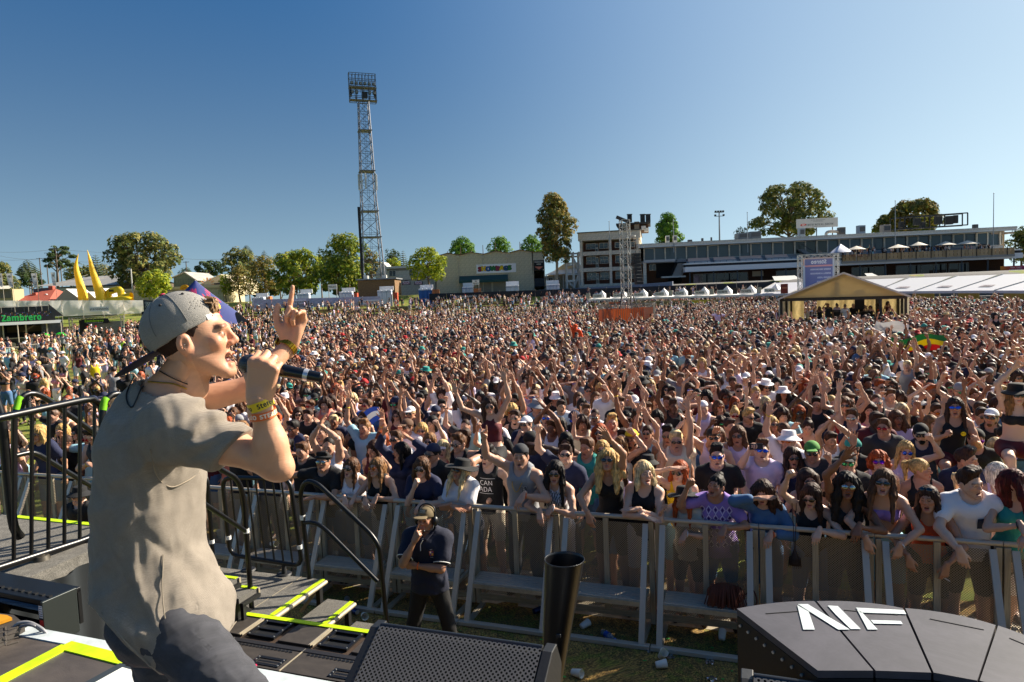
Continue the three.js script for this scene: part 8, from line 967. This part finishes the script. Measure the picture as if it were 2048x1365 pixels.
// ---------------------------------------------------------------- the crowd: those nearest one by one
const taken=[];
let crowdCount=0;
const BOT={m:[['shorts','denim'],['shorts','charcoal'],['jeans','charcoal'],['shorts','cream'],['shorts','black']],f:[['shorts','denim'],['shorts','black'],['shorts','light blue'],['shorts','white']]};
function place(s,P,label,lod,group,turn=FACE,slack){const pos=headPlace(s,P,turn,lod,slack),r=person(s,label,group,pos,turn,lod);taken.push(toUN(pos));crowdCount++;return r;}
const FRONT=`604,903|m rest+rest tee black short brown|o|young person with tousled brown hair and open mouth, black tee, behind the handrail
646,923|m out+cross tee black short black|o glasses=mirrored r band roll=.1|person in black tee with mirrored sunglasses and headband leaning over the rail, arm stretched
669,879|f bent+rest tank purple long brown|o glasses=black|person in purple top and black sunglasses, mouth wide open, hand half raised
645,866|m rest+rest tee black quiff black|o|person in black tee with tall black quiff looking straight ahead, behind the purple top
729,857|m upw+wave tee light_blue quiff light_brown|o|person in pale blue tie-dye tee with one straight arm high, yellow wristband
701,936|f rail+rail tank white long brown|o glasses=black r|smiling person in white top and black sunglasses leaning on the rail beside the handrail
753,936|f rail+rail tank black long light_brown|glasses=orange round r|person in black tank with round amber sunglasses, both forearms hanging over the rail
800,903|f point+head long navy long black|o yaw=-.6|person with long black hair looking aside, finger raised, hand in hair
843,936|f mouth+rail tee navy long brown|glasses=black round r|person in dark patterned tee with round sunglasses and hand against mouth
747,899|f rest+rest tank maroon long dark_brown|pitch=.25|person with straight dark brown hair looking down, between the amber and purple ones
793,879|m rest+rest tee white short brown|glasses=black|person in white tee with black sunglasses behind the finger-raising dark-haired one
764,879|f rest+rest tank coral long ginger|yaw=.7|person with loose ginger hair turned to the right, in coral top
813,855|m bent+rest tee white short brown|glasses=black hat=cap:brown|person in brown cap and black sunglasses, white tee with small blue print
865,908|m rest+rest tee black short black|glasses=black hat=capback:navy|person in backward navy cap and black sunglasses behind the hand-on-mouth one
885,899|f rest+rest tank coral bob pale_blonde|o yaw=.2|smiling person with pale blonde bob, between the navy cap and the black singlet
918,888|m rest+wave singlet black quiff brown|glasses=black|person in black singlet with short hair and black sunglasses, one hand spread
921,941|f cross+cross loose white front pale_blonde|glasses=black hat=wide:black r pitch=-.3|person in wide black hat with long pale hair and white blouse on the rail
859,883|f rest+fist tank red long light_brown|o glasses=black|person with reddish-blonde hair and sunglasses calling out, red top
843,862|f bent+rest tank cream bob blonde|o glasses=black yaw=.5|laughing person with cropped blonde hair and sunglasses turned right
734,812|m rest+rest loose blue short brown|glasses=red|person draped in a blue and white flag with red sunglasses
977,913|m rest+rest singlet black quiff black|o glasses=black can|person in black singlet lettered CAN ADA carrying someone on the shoulders
1041,913|m horns+rail singlet grey short black|o hat=capback:charcoal r chain carre|person in grey singlet with gold chain, backward cap and raised horns sign
1065,884|m rest+brow tee navy buzz black|skin=6 yaw=2.6 hat=beanie:black|person in dark skin-tight headwear seen from behind, arm shading the brow
1052,850|m mouth+rest tee navy short brown|glasses=black hat=cap:white|person in white cap and sunglasses left of the blue mirrored ones
1093,836|m rest+rest singlet black short brown|o glasses=blue|open-mouthed person in blue mirrored sunglasses and black singlet
1120,851|f mouth+rest tank purple front black|skin=4 yaw=.15|person with very long black hair and brown skin, serious face, purple straps
1131,909|m fist+rest tee navy short dark_brown|glasses=black yaw=.2|person in navy tee and wrap sunglasses behind the lattice top
1111,945|f rail+rail halter white front black|o glasses=black round r lattice|person in white halter with black lattice pattern, long black hair, round sunglasses
1174,895|m rest+rest singlet teal short brown|o|young person in teal singlet with open mouth, no sunglasses
1200,866|f wave+rest tank black wild ginger|o glasses=black|ginger-haired person screaming, in black sunglasses
1224,847|m rest+rest singlet cream quiff blonde|o yaw=.3 pitch=-.15|person with short blond hair squinting upward, shirt pale
1216,922|f hang+upin tank black wild blonde|glasses=black r pitch=-.25|person in black swim top with curly blonde hair and big sunglasses, chin up
1205,900|f rest+rest tank grey long blonde|glasses=black yaw=.4|person with straight ash-blonde hair in profile behind the black swim top
1241,893|f rest+fist tank cream long light_brown|o glasses=black|person with long wavy light brown hair and sunglasses, right of the curly blonde
1263,879|m rest+rest tee black short black|hat=capback:yellow beard skin=4|bearded person in a yellow snapback, black tee and chain
1289,947|f cross+cross tank black bob pale_blonde|o r yaw=.5|person with pale blonde bob and black sleeveless top smiling to the right, on the rail
1274,838|m upw+rest singlet grey quiff black|glasses=black skin=4 yaw=.4|person with brown skin, slick hair and sunglasses, one arm straight up
1337,872|m rest+rest singlet cream quiff black|glasses=black o yaw=.25|person in cream sleeveless shirt with dark quiff and black sunglasses
1359,944|f brow+rest tank yellow long ginger|glasses=black round|person with long strawberry hair, round sunglasses and yellow top, arm over the head
1368,996|f headr+rail loose cream front ginger|hat=wide:black r|person in black floppy hat with ginger hair and cream off-shoulder top, on the rail
1432,973|f headl+rail loose purple bun black|o r pitch=-.25 boho skin=3|person with closed eyes singing, purple patterned blouse, arm bent up beside the head
1434,912|m rest+rest tee black quiff black|o glasses=blue|person in plain black tee with dark hair and mirrored blue lenses, behind the purple blouse
1427,876|m fist+rest singlet lilac short black|glasses=black hat=cap:black|person in black cap and visor sunglasses with a bare arm raised, pale singlet
1476,872|m bent+rest singlet lilac bob brown|glasses=black o|long-haired person in black sunglasses smiling, beside the black cap
1524,903|m phone+rest tee lilac quiff brown|glasses=blue o pitch=-.2|person in pale lilac tee filming with a phone held high
1526,986|f brow+rail long denim wild dark_brown|o r pitch=.2|person in denim shirt with windblown brown hair across the face
1585,915|f rest+rest tank navy front dark_brown|o glasses=black yaw=.3|smiling person in navy strap top with long dark hair and sunglasses
1623,992|f fist+rail tank black front dark_brown|o glasses=black r pitch=.15|person in black tank with long dark hair looking down, fist beside the shoulder
1577,882|m up+rest tee white short brown|hat=bucket:white glasses=orange|person in white bucket hat with orange mirrored lenses
1625,905|m rest+wave tee charcoal short black|hat=cap:green glasses=black|person in a green-brimmed cap and sunglasses right of the bucket hat
1694,972|f upin+rail tank black wild black|glasses=mirrored o r skin=4|person in black strap top with brown skin and silver mirrored sunglasses, arm raised
1768,965|f hang+hang bikini purple front brown|glasses=black o r lean=.3|person with long brown hair and black sunglasses, bare arms stretched over the rail
1857,999|f hang+hang tank orange long dark_brown|glasses=black onHead o r lean=.35|person in orange-red top with sunglasses on the hair, holding a cigarette over the rail
1941,966|m hang+rest tee white quiff dark_brown|o yaw=.8 r pocket|person in white tee with navy chest pocket shouting to the right
2032,968|f rail+rail tank teal front red|yaw=1.2 r|person with long dark red hair seen from the side at the right edge
1843,940|f rest+rest tank black pony blonde|yaw=1.2|person with blonde ponytail turned away, behind the orange-red top
1758,925|f rest+rest tank lilac curly ginger|glasses=purple round pitch=-.2|person with curly ginger hair and round purple lenses
2000,950|f rest+rest tank lilac bob white|yaw=.5|person with white-blond cropped hair near the right edge
1934,920|m rest+rest tee navy quiff dark_brown|yaw=.9|dark-haired person looking right, just behind the white tee with pocket
1843,868|m rest+up singlet navy short black|o hat=cap:black glasses=black beard|shouting bearded person in black cap and wrap sunglasses, yellow badge on singlet
1953,880|m rest+rest tee black short brown|hat=capback:black glasses=purple|person in black printed tee with purple mirrored sunglasses and black cap
1983,836|m rest+rest singlet black short brown|hat=cap:white glasses=black beard|bearded person in white cap below the black bandeau on shoulders
1812,903|f rest+fist tank lilac long blonde|glasses=blue round yaw=.3|person with long blonde hair and round electric-blue lenses
1695,925|m rest+rest tee black short black|hat=cap:black glasses=green|person in black cap with green mirrored lenses, behind the silver sunglasses
1768,856|m rest+rest tee charcoal short brown|glasses=red|square-jawed person with dark red lenses, right of the tattooed arm
1704,835|m up+rest singlet navy short brown|glasses=mirrored|person in navy singlet and gold mirrored sunglasses, hand spread above
1690,812|f rest+fist tank red wild brown|glasses=black|smiling person in red swim top, both arms bent up, hair tied
76,868|f rest+rest loose navy bob blonde|glasses=black r|person in dark tie-dye shirt with blond hair seen between the guard rail bars
122,862|f mouth+rest tank black long blonde|o|blonde person laughing behind a hand, seen through the guard rail
156,866|f rest+rest tank maroon wild black|glasses=black|curly dark-haired person in sunglasses left of the performer back
8,880|f rest+rest tank lilac long light_brown|glasses=black r|person with light brown hair cut by the left edge behind the rail
160,1022|m rest+rest tee black short black|hat=bucket:black pit|person in black bucket hat, only the head showing above the side deck
188,872|m cross+rest singlet charcoal short black|pitch=.4 r|person in dark singlet bending forward, at the edge of the performer shirt`.split('\n');
ARM.upw={t:[0.16,0.52,0.06],p:[1,-0.2,0],n:[0,0,1],g:'open'};ARM.headr={t:[0.06,0.1,0.2],p:[0.6,-1,0],n:[-1,0,0],g:'relax'};ARM.headl={t:[0.1,0.26,0.16],p:[0.5,-1,0],n:[-0.5,0,0.8],g:'fist'};
const shoulder={};
FRONT.forEach((line,i)=>{
const[xy,what,ex,label]=line.split('|'),[px,py]=xy.split(',').map(Number),[sex,arms,top,tc,hair,hc]=what.split(' '),e=ex.split(' '),opt=(k)=>e.find((t)=>t.startsWith(k + '='))?.slice(k.length + 1),rail=e.includes('r');
const s={sex,q:{arms:arms.split('+'),lean:+(opt('lean')??(rail?0.18:0.03)),yaw:+(opt('yaw')??0)- 0.06,pitch:+(opt('pitch')??-0.05),roll:+(opt('roll')??0)},top,topColor:tc.replace('_',' '),hair,hairColor:hc.replace('_',' '),glasses:opt('glasses'),round:e.includes('round'),onHead:e.includes('onHead'),mouth:e.includes('o')?'o':'c',beard:e.includes('beard'),skin:+(opt('skin')??i % 3),seed:i + 11,scale:1},b=pick(BOT[sex]);[s.bottom,s.bottomColor]=b;const hat=opt('hat');if(hat)[s.hat,s.hatColor]=hat.split(':');
let P=onPlane(px,py,e.includes('pit')?6.3:BN +(rail?0.13:0.5));if(!rail&&!e.includes('pit')){const hh=sex==='m'?1.63:1.56;const g=onLevel(px,py,hh),n=toUN(g)[1];P=n<BN + 0.62?onPlane(px,py,BN + 0.62):n>BN + 4.2?onPlane(px,py,BN + 4.2):g;}
const r=place(s,P,label,0,null,FACE + clamp((px - 1024)*-0.00012,-0.12,0.12),rail?0.3:0.14),o=r.o,S=r.S;
if(e.includes('can'))chestPrint(o,S,'singlet','print',0,0.32,0.24,0.24,(c)=>{c.fillStyle='#0d0d10';c.fillRect(0,0,256,256);c.fillStyle='#d8d4d8';c.font='400 92px sans-serif';c.fillText('CAN',34,112);c.fillText('ADA',20,206);c.fillRect(40,14,200,5);c.fillRect(20,228,190,5);});
if(e.includes('carre'))chestPrint(o,S,'singlet','print',0.07,0.34,0.07,0.1,(c)=>{c.fillStyle='#62646a';c.fillRect(0,0,256,256);c.strokeStyle=c.fillStyle='#d0d0d0';c.lineWidth=10;c.strokeRect(20,20,216,216);c.font='900 64px sans-serif';['CA','RR','E'].forEach((t,k)=>c.fillText(t,70,86 + k*66));});
if(e.includes('pocket'))chestPrint(o,S,'tee','pocket',0.08,0.34,0.1,0.11,(c)=>{c.fillStyle='#1d2c4a';c.fillRect(0,0,256,256);});
if(e.includes('lattice'))chestPrint(o,S,'halter','lattice',0,0.29,0.24,0.32,(c)=>{c.clearRect(0,0,256,256);c.strokeStyle='#15151c';c.lineWidth=6;for(let k=-8;k<17;k++){c.beginPath();c.moveTo(k*32,0);c.lineTo(k*32 + 128,256);c.moveTo(k*32 + 128,0);c.lineTo(k*32,256);c.stroke();}});
if(e.includes('boho'))chestPrint(o,S,'loose','pattern',0,0.24,0.34,0.44,(c)=>{c.clearRect(0,0,256,256);c.strokeStyle='#d8c8e0';c.lineWidth=5;for(let k=0;k<5;k++)for(let j=0;j<6;j++){c.save();c.translate(26 + k*52,22 + j*44);c.rotate(0.785);c.strokeRect(-14,-14,28,28);c.fillStyle='#4a2a6a';c.fillRect(-7,-7,14,14);c.restore();}});
if(e.includes('chain')){const pts=[];for(let k=0;k<=12;k++){const a=-1 + k / 6;pts.push(S.at(a*0.075,0.5 - 0.17*(1 - a*a),0.15 + 0.04*(1 - a*a)-(Math.abs(a)>0.8?0.07:0)));}put('chain',new THREE.TubeGeometry(new THREE.CatmullRomCurve3(pts),40,0.004,5),M('#c09a3a',0.3,0.9),o);}
if(e.includes('band')){const t=put('headband',new THREE.TorusGeometry(0.092,0.016,8,24).rotateX(Math.PI / 2).scale(1,1,1.14),clothMat('black'),o);t.applyMatrix4(new THREE.Matrix4().multiplyMatrices(S.headM,new THREE.Matrix4().makeTranslation(0,0.055,-0.012)));}
const ring=(k,c,t=0.9)=>{const A=S.arm[k],b=put('wristband',new THREE.TorusGeometry(0.03,0.006,6,16),M(c,0.5),o);b.position.copy(A.E).lerp(A.W,t);b.quaternion.setFromUnitVectors(V(0,0,1),A.W.clone().sub(A.E).normalize());};if(i % 3===0)ring(i % 2,['#e8c21c','#e0662a','#17171a','#d8d8d8'][i % 4]);if(px===729)ring(0,'#e8c21c',0.85);
if(arms.startsWith('phone')){const A=S.arm[0],w=V(0.01,0.1,0.045).applyMatrix4(A.M).applyMatrix4(o.matrixWorld.compose(o.position,o.quaternion,o.scale)),ph=thing('phone','dark phone held high by the person in the pale lilac tee','phone',null,w,FACE);new MB().box(0,0,0,0.15,0.075,0.009,0,0.004).build('case',M('#22252a',0.3),ph);new MB().box(0,0,-0.0052,0.135,0.066,0.001).build('screen',M('#3a4a5a',0.1),ph);ph.rotation.z=0.05;}
if(label.includes('cigarette')){const A=S.arm[1],w=V(-0.01,0.12,0.02).applyMatrix4(A.M).applyMatrix4(o.matrixWorld.compose(o.position,o.quaternion,o.scale)),c=thing('cigarette','white cigarette between the fingers of the person in the orange-red top','cigarette',null,w);new MB().cyl(V(0,0,0),V(0.05,-0.03,0.04),0.004,0.004,8).build('paper',white,c);new MB().cyl(V(-0.018,0.011,-0.014),V(0,0,0),0.004,0.004,8).build('filter',M('#b87a3a',0.8),c);}
});
const UP=`979,812,9.0|f wave+upw halter maroon long dark_brown|glasses=black round|person in patterned halter top and big sunglasses riding on the CAN ADA singlet's shoulders
1911,815,8.3|f cup+cup tank black long dark_brown|glasses=blue o badge|smiling person in black tank with yellow badge and blue mirrored sunglasses, raised on shoulders
2035,790,7.9|f upin+upin bikini black wild light_brown|glasses=black hat=wide:black badge|person in black bandeau with yellow badge and dark hat, arms up, at the right edge
1404,726,16|f rest+cross crop white long blonde||person in white cropped top with long blonde hair raised above the crowd
1725,700,18|f rest+rest loose denim bob pale_blonde||person in denim waistcoat with blonde hair pinned up, raised on shoulders
1739,668,23|f up+head tank maroon curly blonde|glasses=black|curly blonde person in maroon top raised behind the denim waistcoat
1660,645,26|f upw+rest tank white long dark_brown||person in white tank, long dark hair, one arm curved high, before the sound tent
1893,632,27|m out+out singlet coral short brown|hat=fedora:straw|person in coral singlet and straw hat with both arms spread wide above the crowd
1992,632,26|f rest+out tank black bob black||person in black top with dark hair reaching out to the right, raised on shoulders
1966,695,18|f back+upin tank maroon bun dark_brown||person in maroon strap top with head tilted, one arm high, raised on shoulders
1062,668,24|f brow+rest tank lilac long black||person in pale lilac top with long black hair raised on shoulders, hand at the brow
1624,625,40|f up+up tank red long black|hat=cap:white|person in red and blue raised on shoulders just before the sound tent
1437,625,38|m out+out tee lilac short blonde||bare-armed person with arms out raised on shoulders right of the lattice mast`.split('\n');
COL.straw='#c9b184';
UP.forEach((line,i)=>{const[xy,what,ex,label]=line.split('|'),[px,py,d]=xy.split(',').map(Number),[sex,arms,top,tc,hair,hc]=what.split(' '),e=ex.split(' '),opt=(k)=>e.find((t)=>t.startsWith(k + '='))?.slice(k.length + 1),s={sex,q:{arms:arms.split('+'),sit:1,hipY:0.42,yaw:i===4?0.9:0},top,topColor:tc,hair,hairColor:hc.replace('_',' '),glasses:opt('glasses'),round:e.includes('round'),mouth:e.includes('o')?'o':'c',skin:i % 3,seed:i + 301,bottom:'shorts',bottomColor:pick(['denim','black','maroon'])},hat=opt('hat');if(hat)[s.hat,s.hatColor]=hat.split(':');const lod=d<12?0:1,F=fig(sex,s.q,lod,s.seed),P=at(px,py,d),c=F.S.C.clone().applyAxisAngle(V(0,1,0),FACE),r=person(s,label,null,P.clone().sub(c),FACE,lod);if(e.includes('badge'))chestPrint(r.o,r.S,top,'badge',0.08,0.34,0.06,0.06,(g)=>{g.clearRect(0,0,256,256);g.fillStyle='#f0d400';g.beginPath();g.arc(128,128,120,0,7);g.fill();g.fillStyle='#222';g.fillRect(50,112,156,22);});taken.push(toUN(r.o.position));crowdCount++;});
{
const s={sex:'m',q:{arms:['upw','rest']},top:'tee',topColor:'#d84a0c',bottom:'jeans',bottomColor:'#d84a0c',hair:'bald',hat:'beanie',hatColor:'#d84a0c',seed:77,mouth:'c'},F=fig('m',s.q,1,77),P=at(1151,655,31),c=F.S.C.clone().applyAxisAngle(V(0,1,0),FACE),r=person(s,'person in a full orange body suit with one arm straight up',null,P.sub(c),FACE,1);r.o.children[0].material=M('#d84a0c',0.8,0,{vertexColors:false});taken.push(toUN(r.o.position));crowdCount++;}
{
const flag=(label,px,py,d,w,h,cols)=>{const o=thing('flag',label,'flag',null,at(px,py,d),FACE),n=cols.length;cols.forEach((c,k)=>{const g=new THREE.PlaneGeometry(w,h / n,16,2),p=g.attributes.position;for(let i=0;i<p.count;i++){const x=p.getX(i),y=p.getY(i)+ h*(0.5 -(k + 0.5)/ n);p.setXYZ(i,x,y + 0.09*Math.sin(x*3.2)+ 0.05*Math.sin(x*7 + y*5),0.12*Math.sin(x*4 + y*3));}g.computeVertexNormals();put('stripe',g,M(c,0.8,0,{side:THREE.DoubleSide,transmission:0.2}),o);});return o;};
flag('red, yellow and green flag rippling over the crowd below the sound tent',1838,690,19,1.35,0.5,['#12692c','#d8b800','#b81414']).rotation.z=-0.05;flag('white flag sheet held up in the crowd before the sound tent',1783,657,26,1.1,0.5,['#d8d6d0','#cfccc4','#d8d6d0']).rotation.z=-0.3;flag('blue, white and red flag wrapped over shoulders near the pale blue tee',737,836,12.4,0.62,0.26,['#2a4aa8','#d8d8dc','#2a4aa8']);}
const TOPS={m:[['tee',['black','white','navy','grey','charcoal','black','black','light blue','maroon','white']],['singlet',['black','white','grey','lilac','navy','black','coral','cream']]],f:[['tank',['black','white','cream','red','black','navy','lilac','coral','black','white']],['crop',['white','black','pink','black','light blue']],['tee',['black','white','lilac','denim','black']],['tank',['black','white','navy','maroon']],['bikini',['black','white','purple','orange']]]};
const HS={m:['short','quiff','short','buzz','curly','short'],f:['long','long','front','wild','bun','pony','bob','curly']},HC=['black','dark brown','dark brown','brown','dark brown','light brown','blonde','brown','pale blonde','ginger','black','dark brown','black','brown'];
const POSES=[['rest','rest'],['rest','up'],['up','rest'],['upin','upin'],['fist','rest'],['rest','point'],['bent','rest'],['clap','clap'],['rest','phone'],['brow','rest'],['rest','cup'],['wave','rest'],['rest','rest'],['horns','rest']],PW=['arms down','left arm raised','right arm raised','both arms raised','fist raised','pointing upward','forearm half raised','clapping overhead','holding up a phone hand','hand shading the brow','holding a hand out','waving','arms at the sides','horns sign raised'];
const HW={short:'short',quiff:'swept-up',buzz:'cropped',curly:'curly',long:'long',front:'long loose',wild:'windblown',bun:'tied-up',pony:'ponytailed',bob:'chin-length'};
function rollPerson(r,calm){const sex=r()<0.52?'m':'f',[top,cs]=pick(TOPS[sex],r),k=calm&&r()<0.8?pick([0,0,12,6,0,12,10],r):Math.floor(r()*POSES.length),s={sex,k,q:{arms:POSES[k],yaw:k===12?0.35:0},top,topColor:pick(cs,r),hair:pick(HS[sex],r),hairColor:pick(HC,r),glasses:r()<0.5?(r()<0.7?'black':pick(['mirrored','blue','orange','green','red'],r)):undefined,mouth:r()<0.4?'o':'c',skin:Math.floor(Math.pow(r(),1.6)*6.4),seed:1 + Math.floor(r()*2)+(sex==='f'?40:0)};[s.bottom,s.bottomColor]=pick(BOT[sex],r);if(r()<(sex==='m'?0.24:0.07)){s.hat=pick(['cap','capback','cap','bucket','fedora','beanie'],r);s.hatColor=pick(['black','black','white','navy','black','grey','white','red','navy','teal'],r);}if(sex==='m'&&r()<0.15)s.beard=1;s.scale=0.93 + r()*0.12;return s;}
const describe=(s)=>`${HW[s.hair]} ${s.hairColor} hair, ${s.hat ? s.hatColor + ' ' + ({ cap: 'cap', capback: 'backward cap', bucket: 'bucket hat', fedora: 'brimmed hat', beanie: 'beanie' })[s.hat] + ', ' : ''}${s.glasses ? s.glasses + ' sunglasses, ' : ''}${s.topColor} ${({ tee: 'tee', singlet: 'singlet', tank: 'strap top', crop: 'cropped top', bikini: 'bandeau' })[s.top]}, ${PW[s.k]}`;
const seenL=new Set(),rc=mulberry(4242),front300=[];
{
const cand=[];for(let n=BN + 0.7,row=0;n<BN + 12;n +=0.56 +(n - BN)*0.008,row++)for(let u=-12;u<9;u +=0.5){const U=u +(row % 2)*0.25 +(rc()- 0.5)*0.16,Nn=n +(rc()- 0.5)*0.16,p=un(U,Nn),d=-p.z,px=1024 + p.x / d*1365;if(px<-30||px>2080||(px<420&&d>12.2 -(px<200?1:0)))continue;cand.push([U,Nn,d,px]);}
cand.sort((a,b)=>a[2]- b[2]);
for(const[U,Nn,d,px]of cand){
if(crowdCount>=300){front300.push(d);break;}if(px>215&&px<415&&d<11){if(rc()<0.6)continue;}if(taken.some(([a,b])=>Math.hypot(a - U,b - Nn)<0.43))continue;
let s,lb,t=0;do{s=rollPerson(rc,rc()<0.6);lb=describe(s);}while((seenL.has(lb)||lb.split(' ').length>14)&&t++<60);seenL.add(lb);const p=un(U,Nn,0),o=person(s,'person with ' + lb,null,p,FACE +(rc()- 0.5)*0.5,1).o;o.scale.multiplyScalar(1);taken.push([U,Nn]);crowdCount++;
}
}
const NEAR_D=front300[0]??14;
// ---------------------------------------------------------------- everyone farther away: one crowd
{
const g=new THREE.Group();g.name='crowd';scene.add(g);tag(g,'dense festival crowd filling the field behind the nearest people','crowd',null,'stuff');
const lists=new Map(),add=(key,geo,mat,m,c)=>{if(!lists.has(key))lists.set(key,{geo,mat,M:[],C:[]});const L=lists.get(key);L.M.push(m);L.C.push(c);};
const white1=new THREE.MeshPhysicalMaterial({color:'#ffffff',roughness:0.5,vertexColors:true}),cloth1=new THREE.MeshPhysicalMaterial({color:'#ffffff',roughness:0.85}),hair1=new THREE.MeshPhysicalMaterial({color:'#ffffff',roughness:0.55,vertexColors:true}),glass1=new THREE.MeshPhysicalMaterial({color:'#ffffff',roughness:0.12,clearcoat:1}),r=mulberry(99),L1=LOD[1];
const stand=(p,turn,opt={})=>{
const s=rollPerson(r,-p.z>15 + r()*12||opt.walk),F=fig(s.sex,opt.walk?{arms:['rest',pick(['rest','bent','cup'],r)],step:0.14*(r()<0.5?1:-1)}:s.q,1,s.seed),k=s.scale*(opt.k??1),m=new THREE.Matrix4().compose(p,new THREE.Quaternion().setFromAxisAngle(V(0,1,0),turn),V(k,k,k)),hm=m.clone().multiply(F.S.headM),id=F.S.C.x + '|' + s.k + s.sex + s.seed +(opt.walk?F.S.leg[0].K.z + F.S.arm[1].W.y:''),col=(c)=>new THREE.Color(COL[c]??HAIR[c]??c);
add('s' + id + s.mouth,F.skin(s.mouth),white1,m,new THREE.Color(SKIN[s.skin]));add('t' + id + s.top,F.top(s.top),cloth1,m,col(s.topColor));add('b' + id + s.bottom,F.bottom(s.bottom),cloth1,m,col(s.bottomColor));add('h' + s.hair + !!s.hat,hairGeo(s.hair,L1.hr,s.hat),hair1,hm,col(s.hairColor));if(s.hat)add('c' + s.hat,hatGeo(s.hat,L1.hr),cloth1,hm,col(s.hatColor));if(s.glasses)add('g',glassesGeo(0),glass1,hm,new THREE.Color(s.glasses==='black'?'#08080a':{mirrored:'#8f9ea4',blue:'#2a5ad0',orange:'#a0561c',green:'#3aa06a',red:'#8a1c28'}[s.glasses]));
};
const bx=(p,px0,px1,d0,d1)=>{const d=-p.z,px=1024 + p.x / d*1365;return px>px0&&px<px1&&d>d0&&d<d1;};
for(let d=NEAR_D - 2.6;d<112;){const sp=0.54 + Math.max(0,d - 30)*0.006;for(let x=-0.83*d;x<0.83*d;x +=sp){
const p=V(x +(r()- 0.5)*sp*0.7,0,-(d +(r()- 0.5)*sp*0.7)),D=-p.z,[U,Nn]=toUN(p),px=1024 + p.x / D*1365;if(Nn<BN + 0.6)continue;if(D<24&&taken.some(([a,b])=>Math.hypot(a - U,b - Nn)<0.4))continue;if(crowdCount>=300&&D<NEAR_D - 0.1&&!(px<420))continue;
const limit=px>1500?line(px)- 3:px>1170?line(px)- 2:bankAt(p.x)- 1;if(D>limit)continue;if(bx(p,1545,1835,37.5,49)||bx(p,1190,1330,43.5,48.5)||bx(p,-100,136,65,74))continue;
let dens=lerp(0.96,0.2,sstep(45,82,D));const edge=lerp(300,660,sstep(12,46,D));dens*=lerp(0.14,1,sstep(edge - 110,edge + 130,px));if(px<edge - 60&&D<12.5)dens=0.85;if(px<700&&D>45)dens=Math.max(dens,0.2*sstep(45,60,D));if(px<330&&D>62)dens*=0.5;if(r()>dens)continue;
const loose=dens<0.5;stand(p,loose?(r()<0.5?FACE +(r()- 0.5)*2:r()*6.28):FACE*0.6 - p.x / D*0.6 +(r()- 0.5)*0.7,{walk:loose&&r()<0.55});
}d +=sp;}
for(let i=0;i<900;i++){const px=i<520?R(320,1180):R(1180,1600),x0=(px - 1024)/ 1365*116,b=bankAt(x0),k=Math.floor(r()*6),D=b + 1 + k*2.4 + r()*1.5,x=(px - 1024)/ 1365*D;if(D>b + 14)continue;stand(V(x,rise(x,D),-D),FACE +(r()- 0.5)*3,{walk:r()<0.3,k:r()<0.25?0.8:1});}
for(let i=0;i<60;i++){const px=R(1672,1985),p=at(px,506 -(px - 1672)*0.03,127.5);p.y -=0.9;stand(p,FACE +(r()- 0.5)*3);}
for(let i=0;i<9;i++){const p=at(1640 + i*17,640,40.5 +(i % 3));p.y=0.5;stand(p,FACE +(r()- 0.5));}
let count=0;for(const[key,L]of lists){const im=new THREE.InstancedMesh(L.geo,L.mat,L.M.length);L.M.forEach((m,i)=>{im.setMatrixAt(i,m);im.setColorAt(i,L.C[i]);});im.name={s:'people',t:'tops',b:'bottoms',h:'hair',c:'hats',g:'sunglasses'}[key[0]];im.castShadow=im.receiveShadow=true;g.add(im);if(key[0]==='s')count +=L.M.length;}
scene.children.forEach((o)=>{if(o.userData.label&&o.userData.label.split(' ').length>16)console.log('LONG',o.userData.label);});console.log('crowd',count,'near',crowdCount,NEAR_D);
}
for(const[i,[px,py,d,c,lb]]of[[245,690,44,'#a8e000','person in a bright yellow-green safety vest standing on the left lawn'],[1302,603,44.5,'#8fe000','person in a lime vest leaning on the fence round the lattice mast'],[1354,600,50,'#9fe800','second lime vest right of the lattice mast'],[797,612,108,'#b0f000','lime safety vest far off before the brick block'],[188,722,27,'#e0c010','person in a yellow singlet dancing on the left lawn']].entries()){const s={sex:'m',q:{arms:['bent','rest']},top:'singlet',topColor:c,bottom:'jeans',bottomColor:'charcoal',hair:'short',hairColor:'dark brown',seed:500 + i,hat:i?undefined:'cap',hatColor:'pink'},P=at(px,py,d),p=V(P.x,rise(P.x,d)+(i===1?0.2:0),P.z);person(s,lb,null,p,FACE + i,1);}
renderer.render(scene,camera);
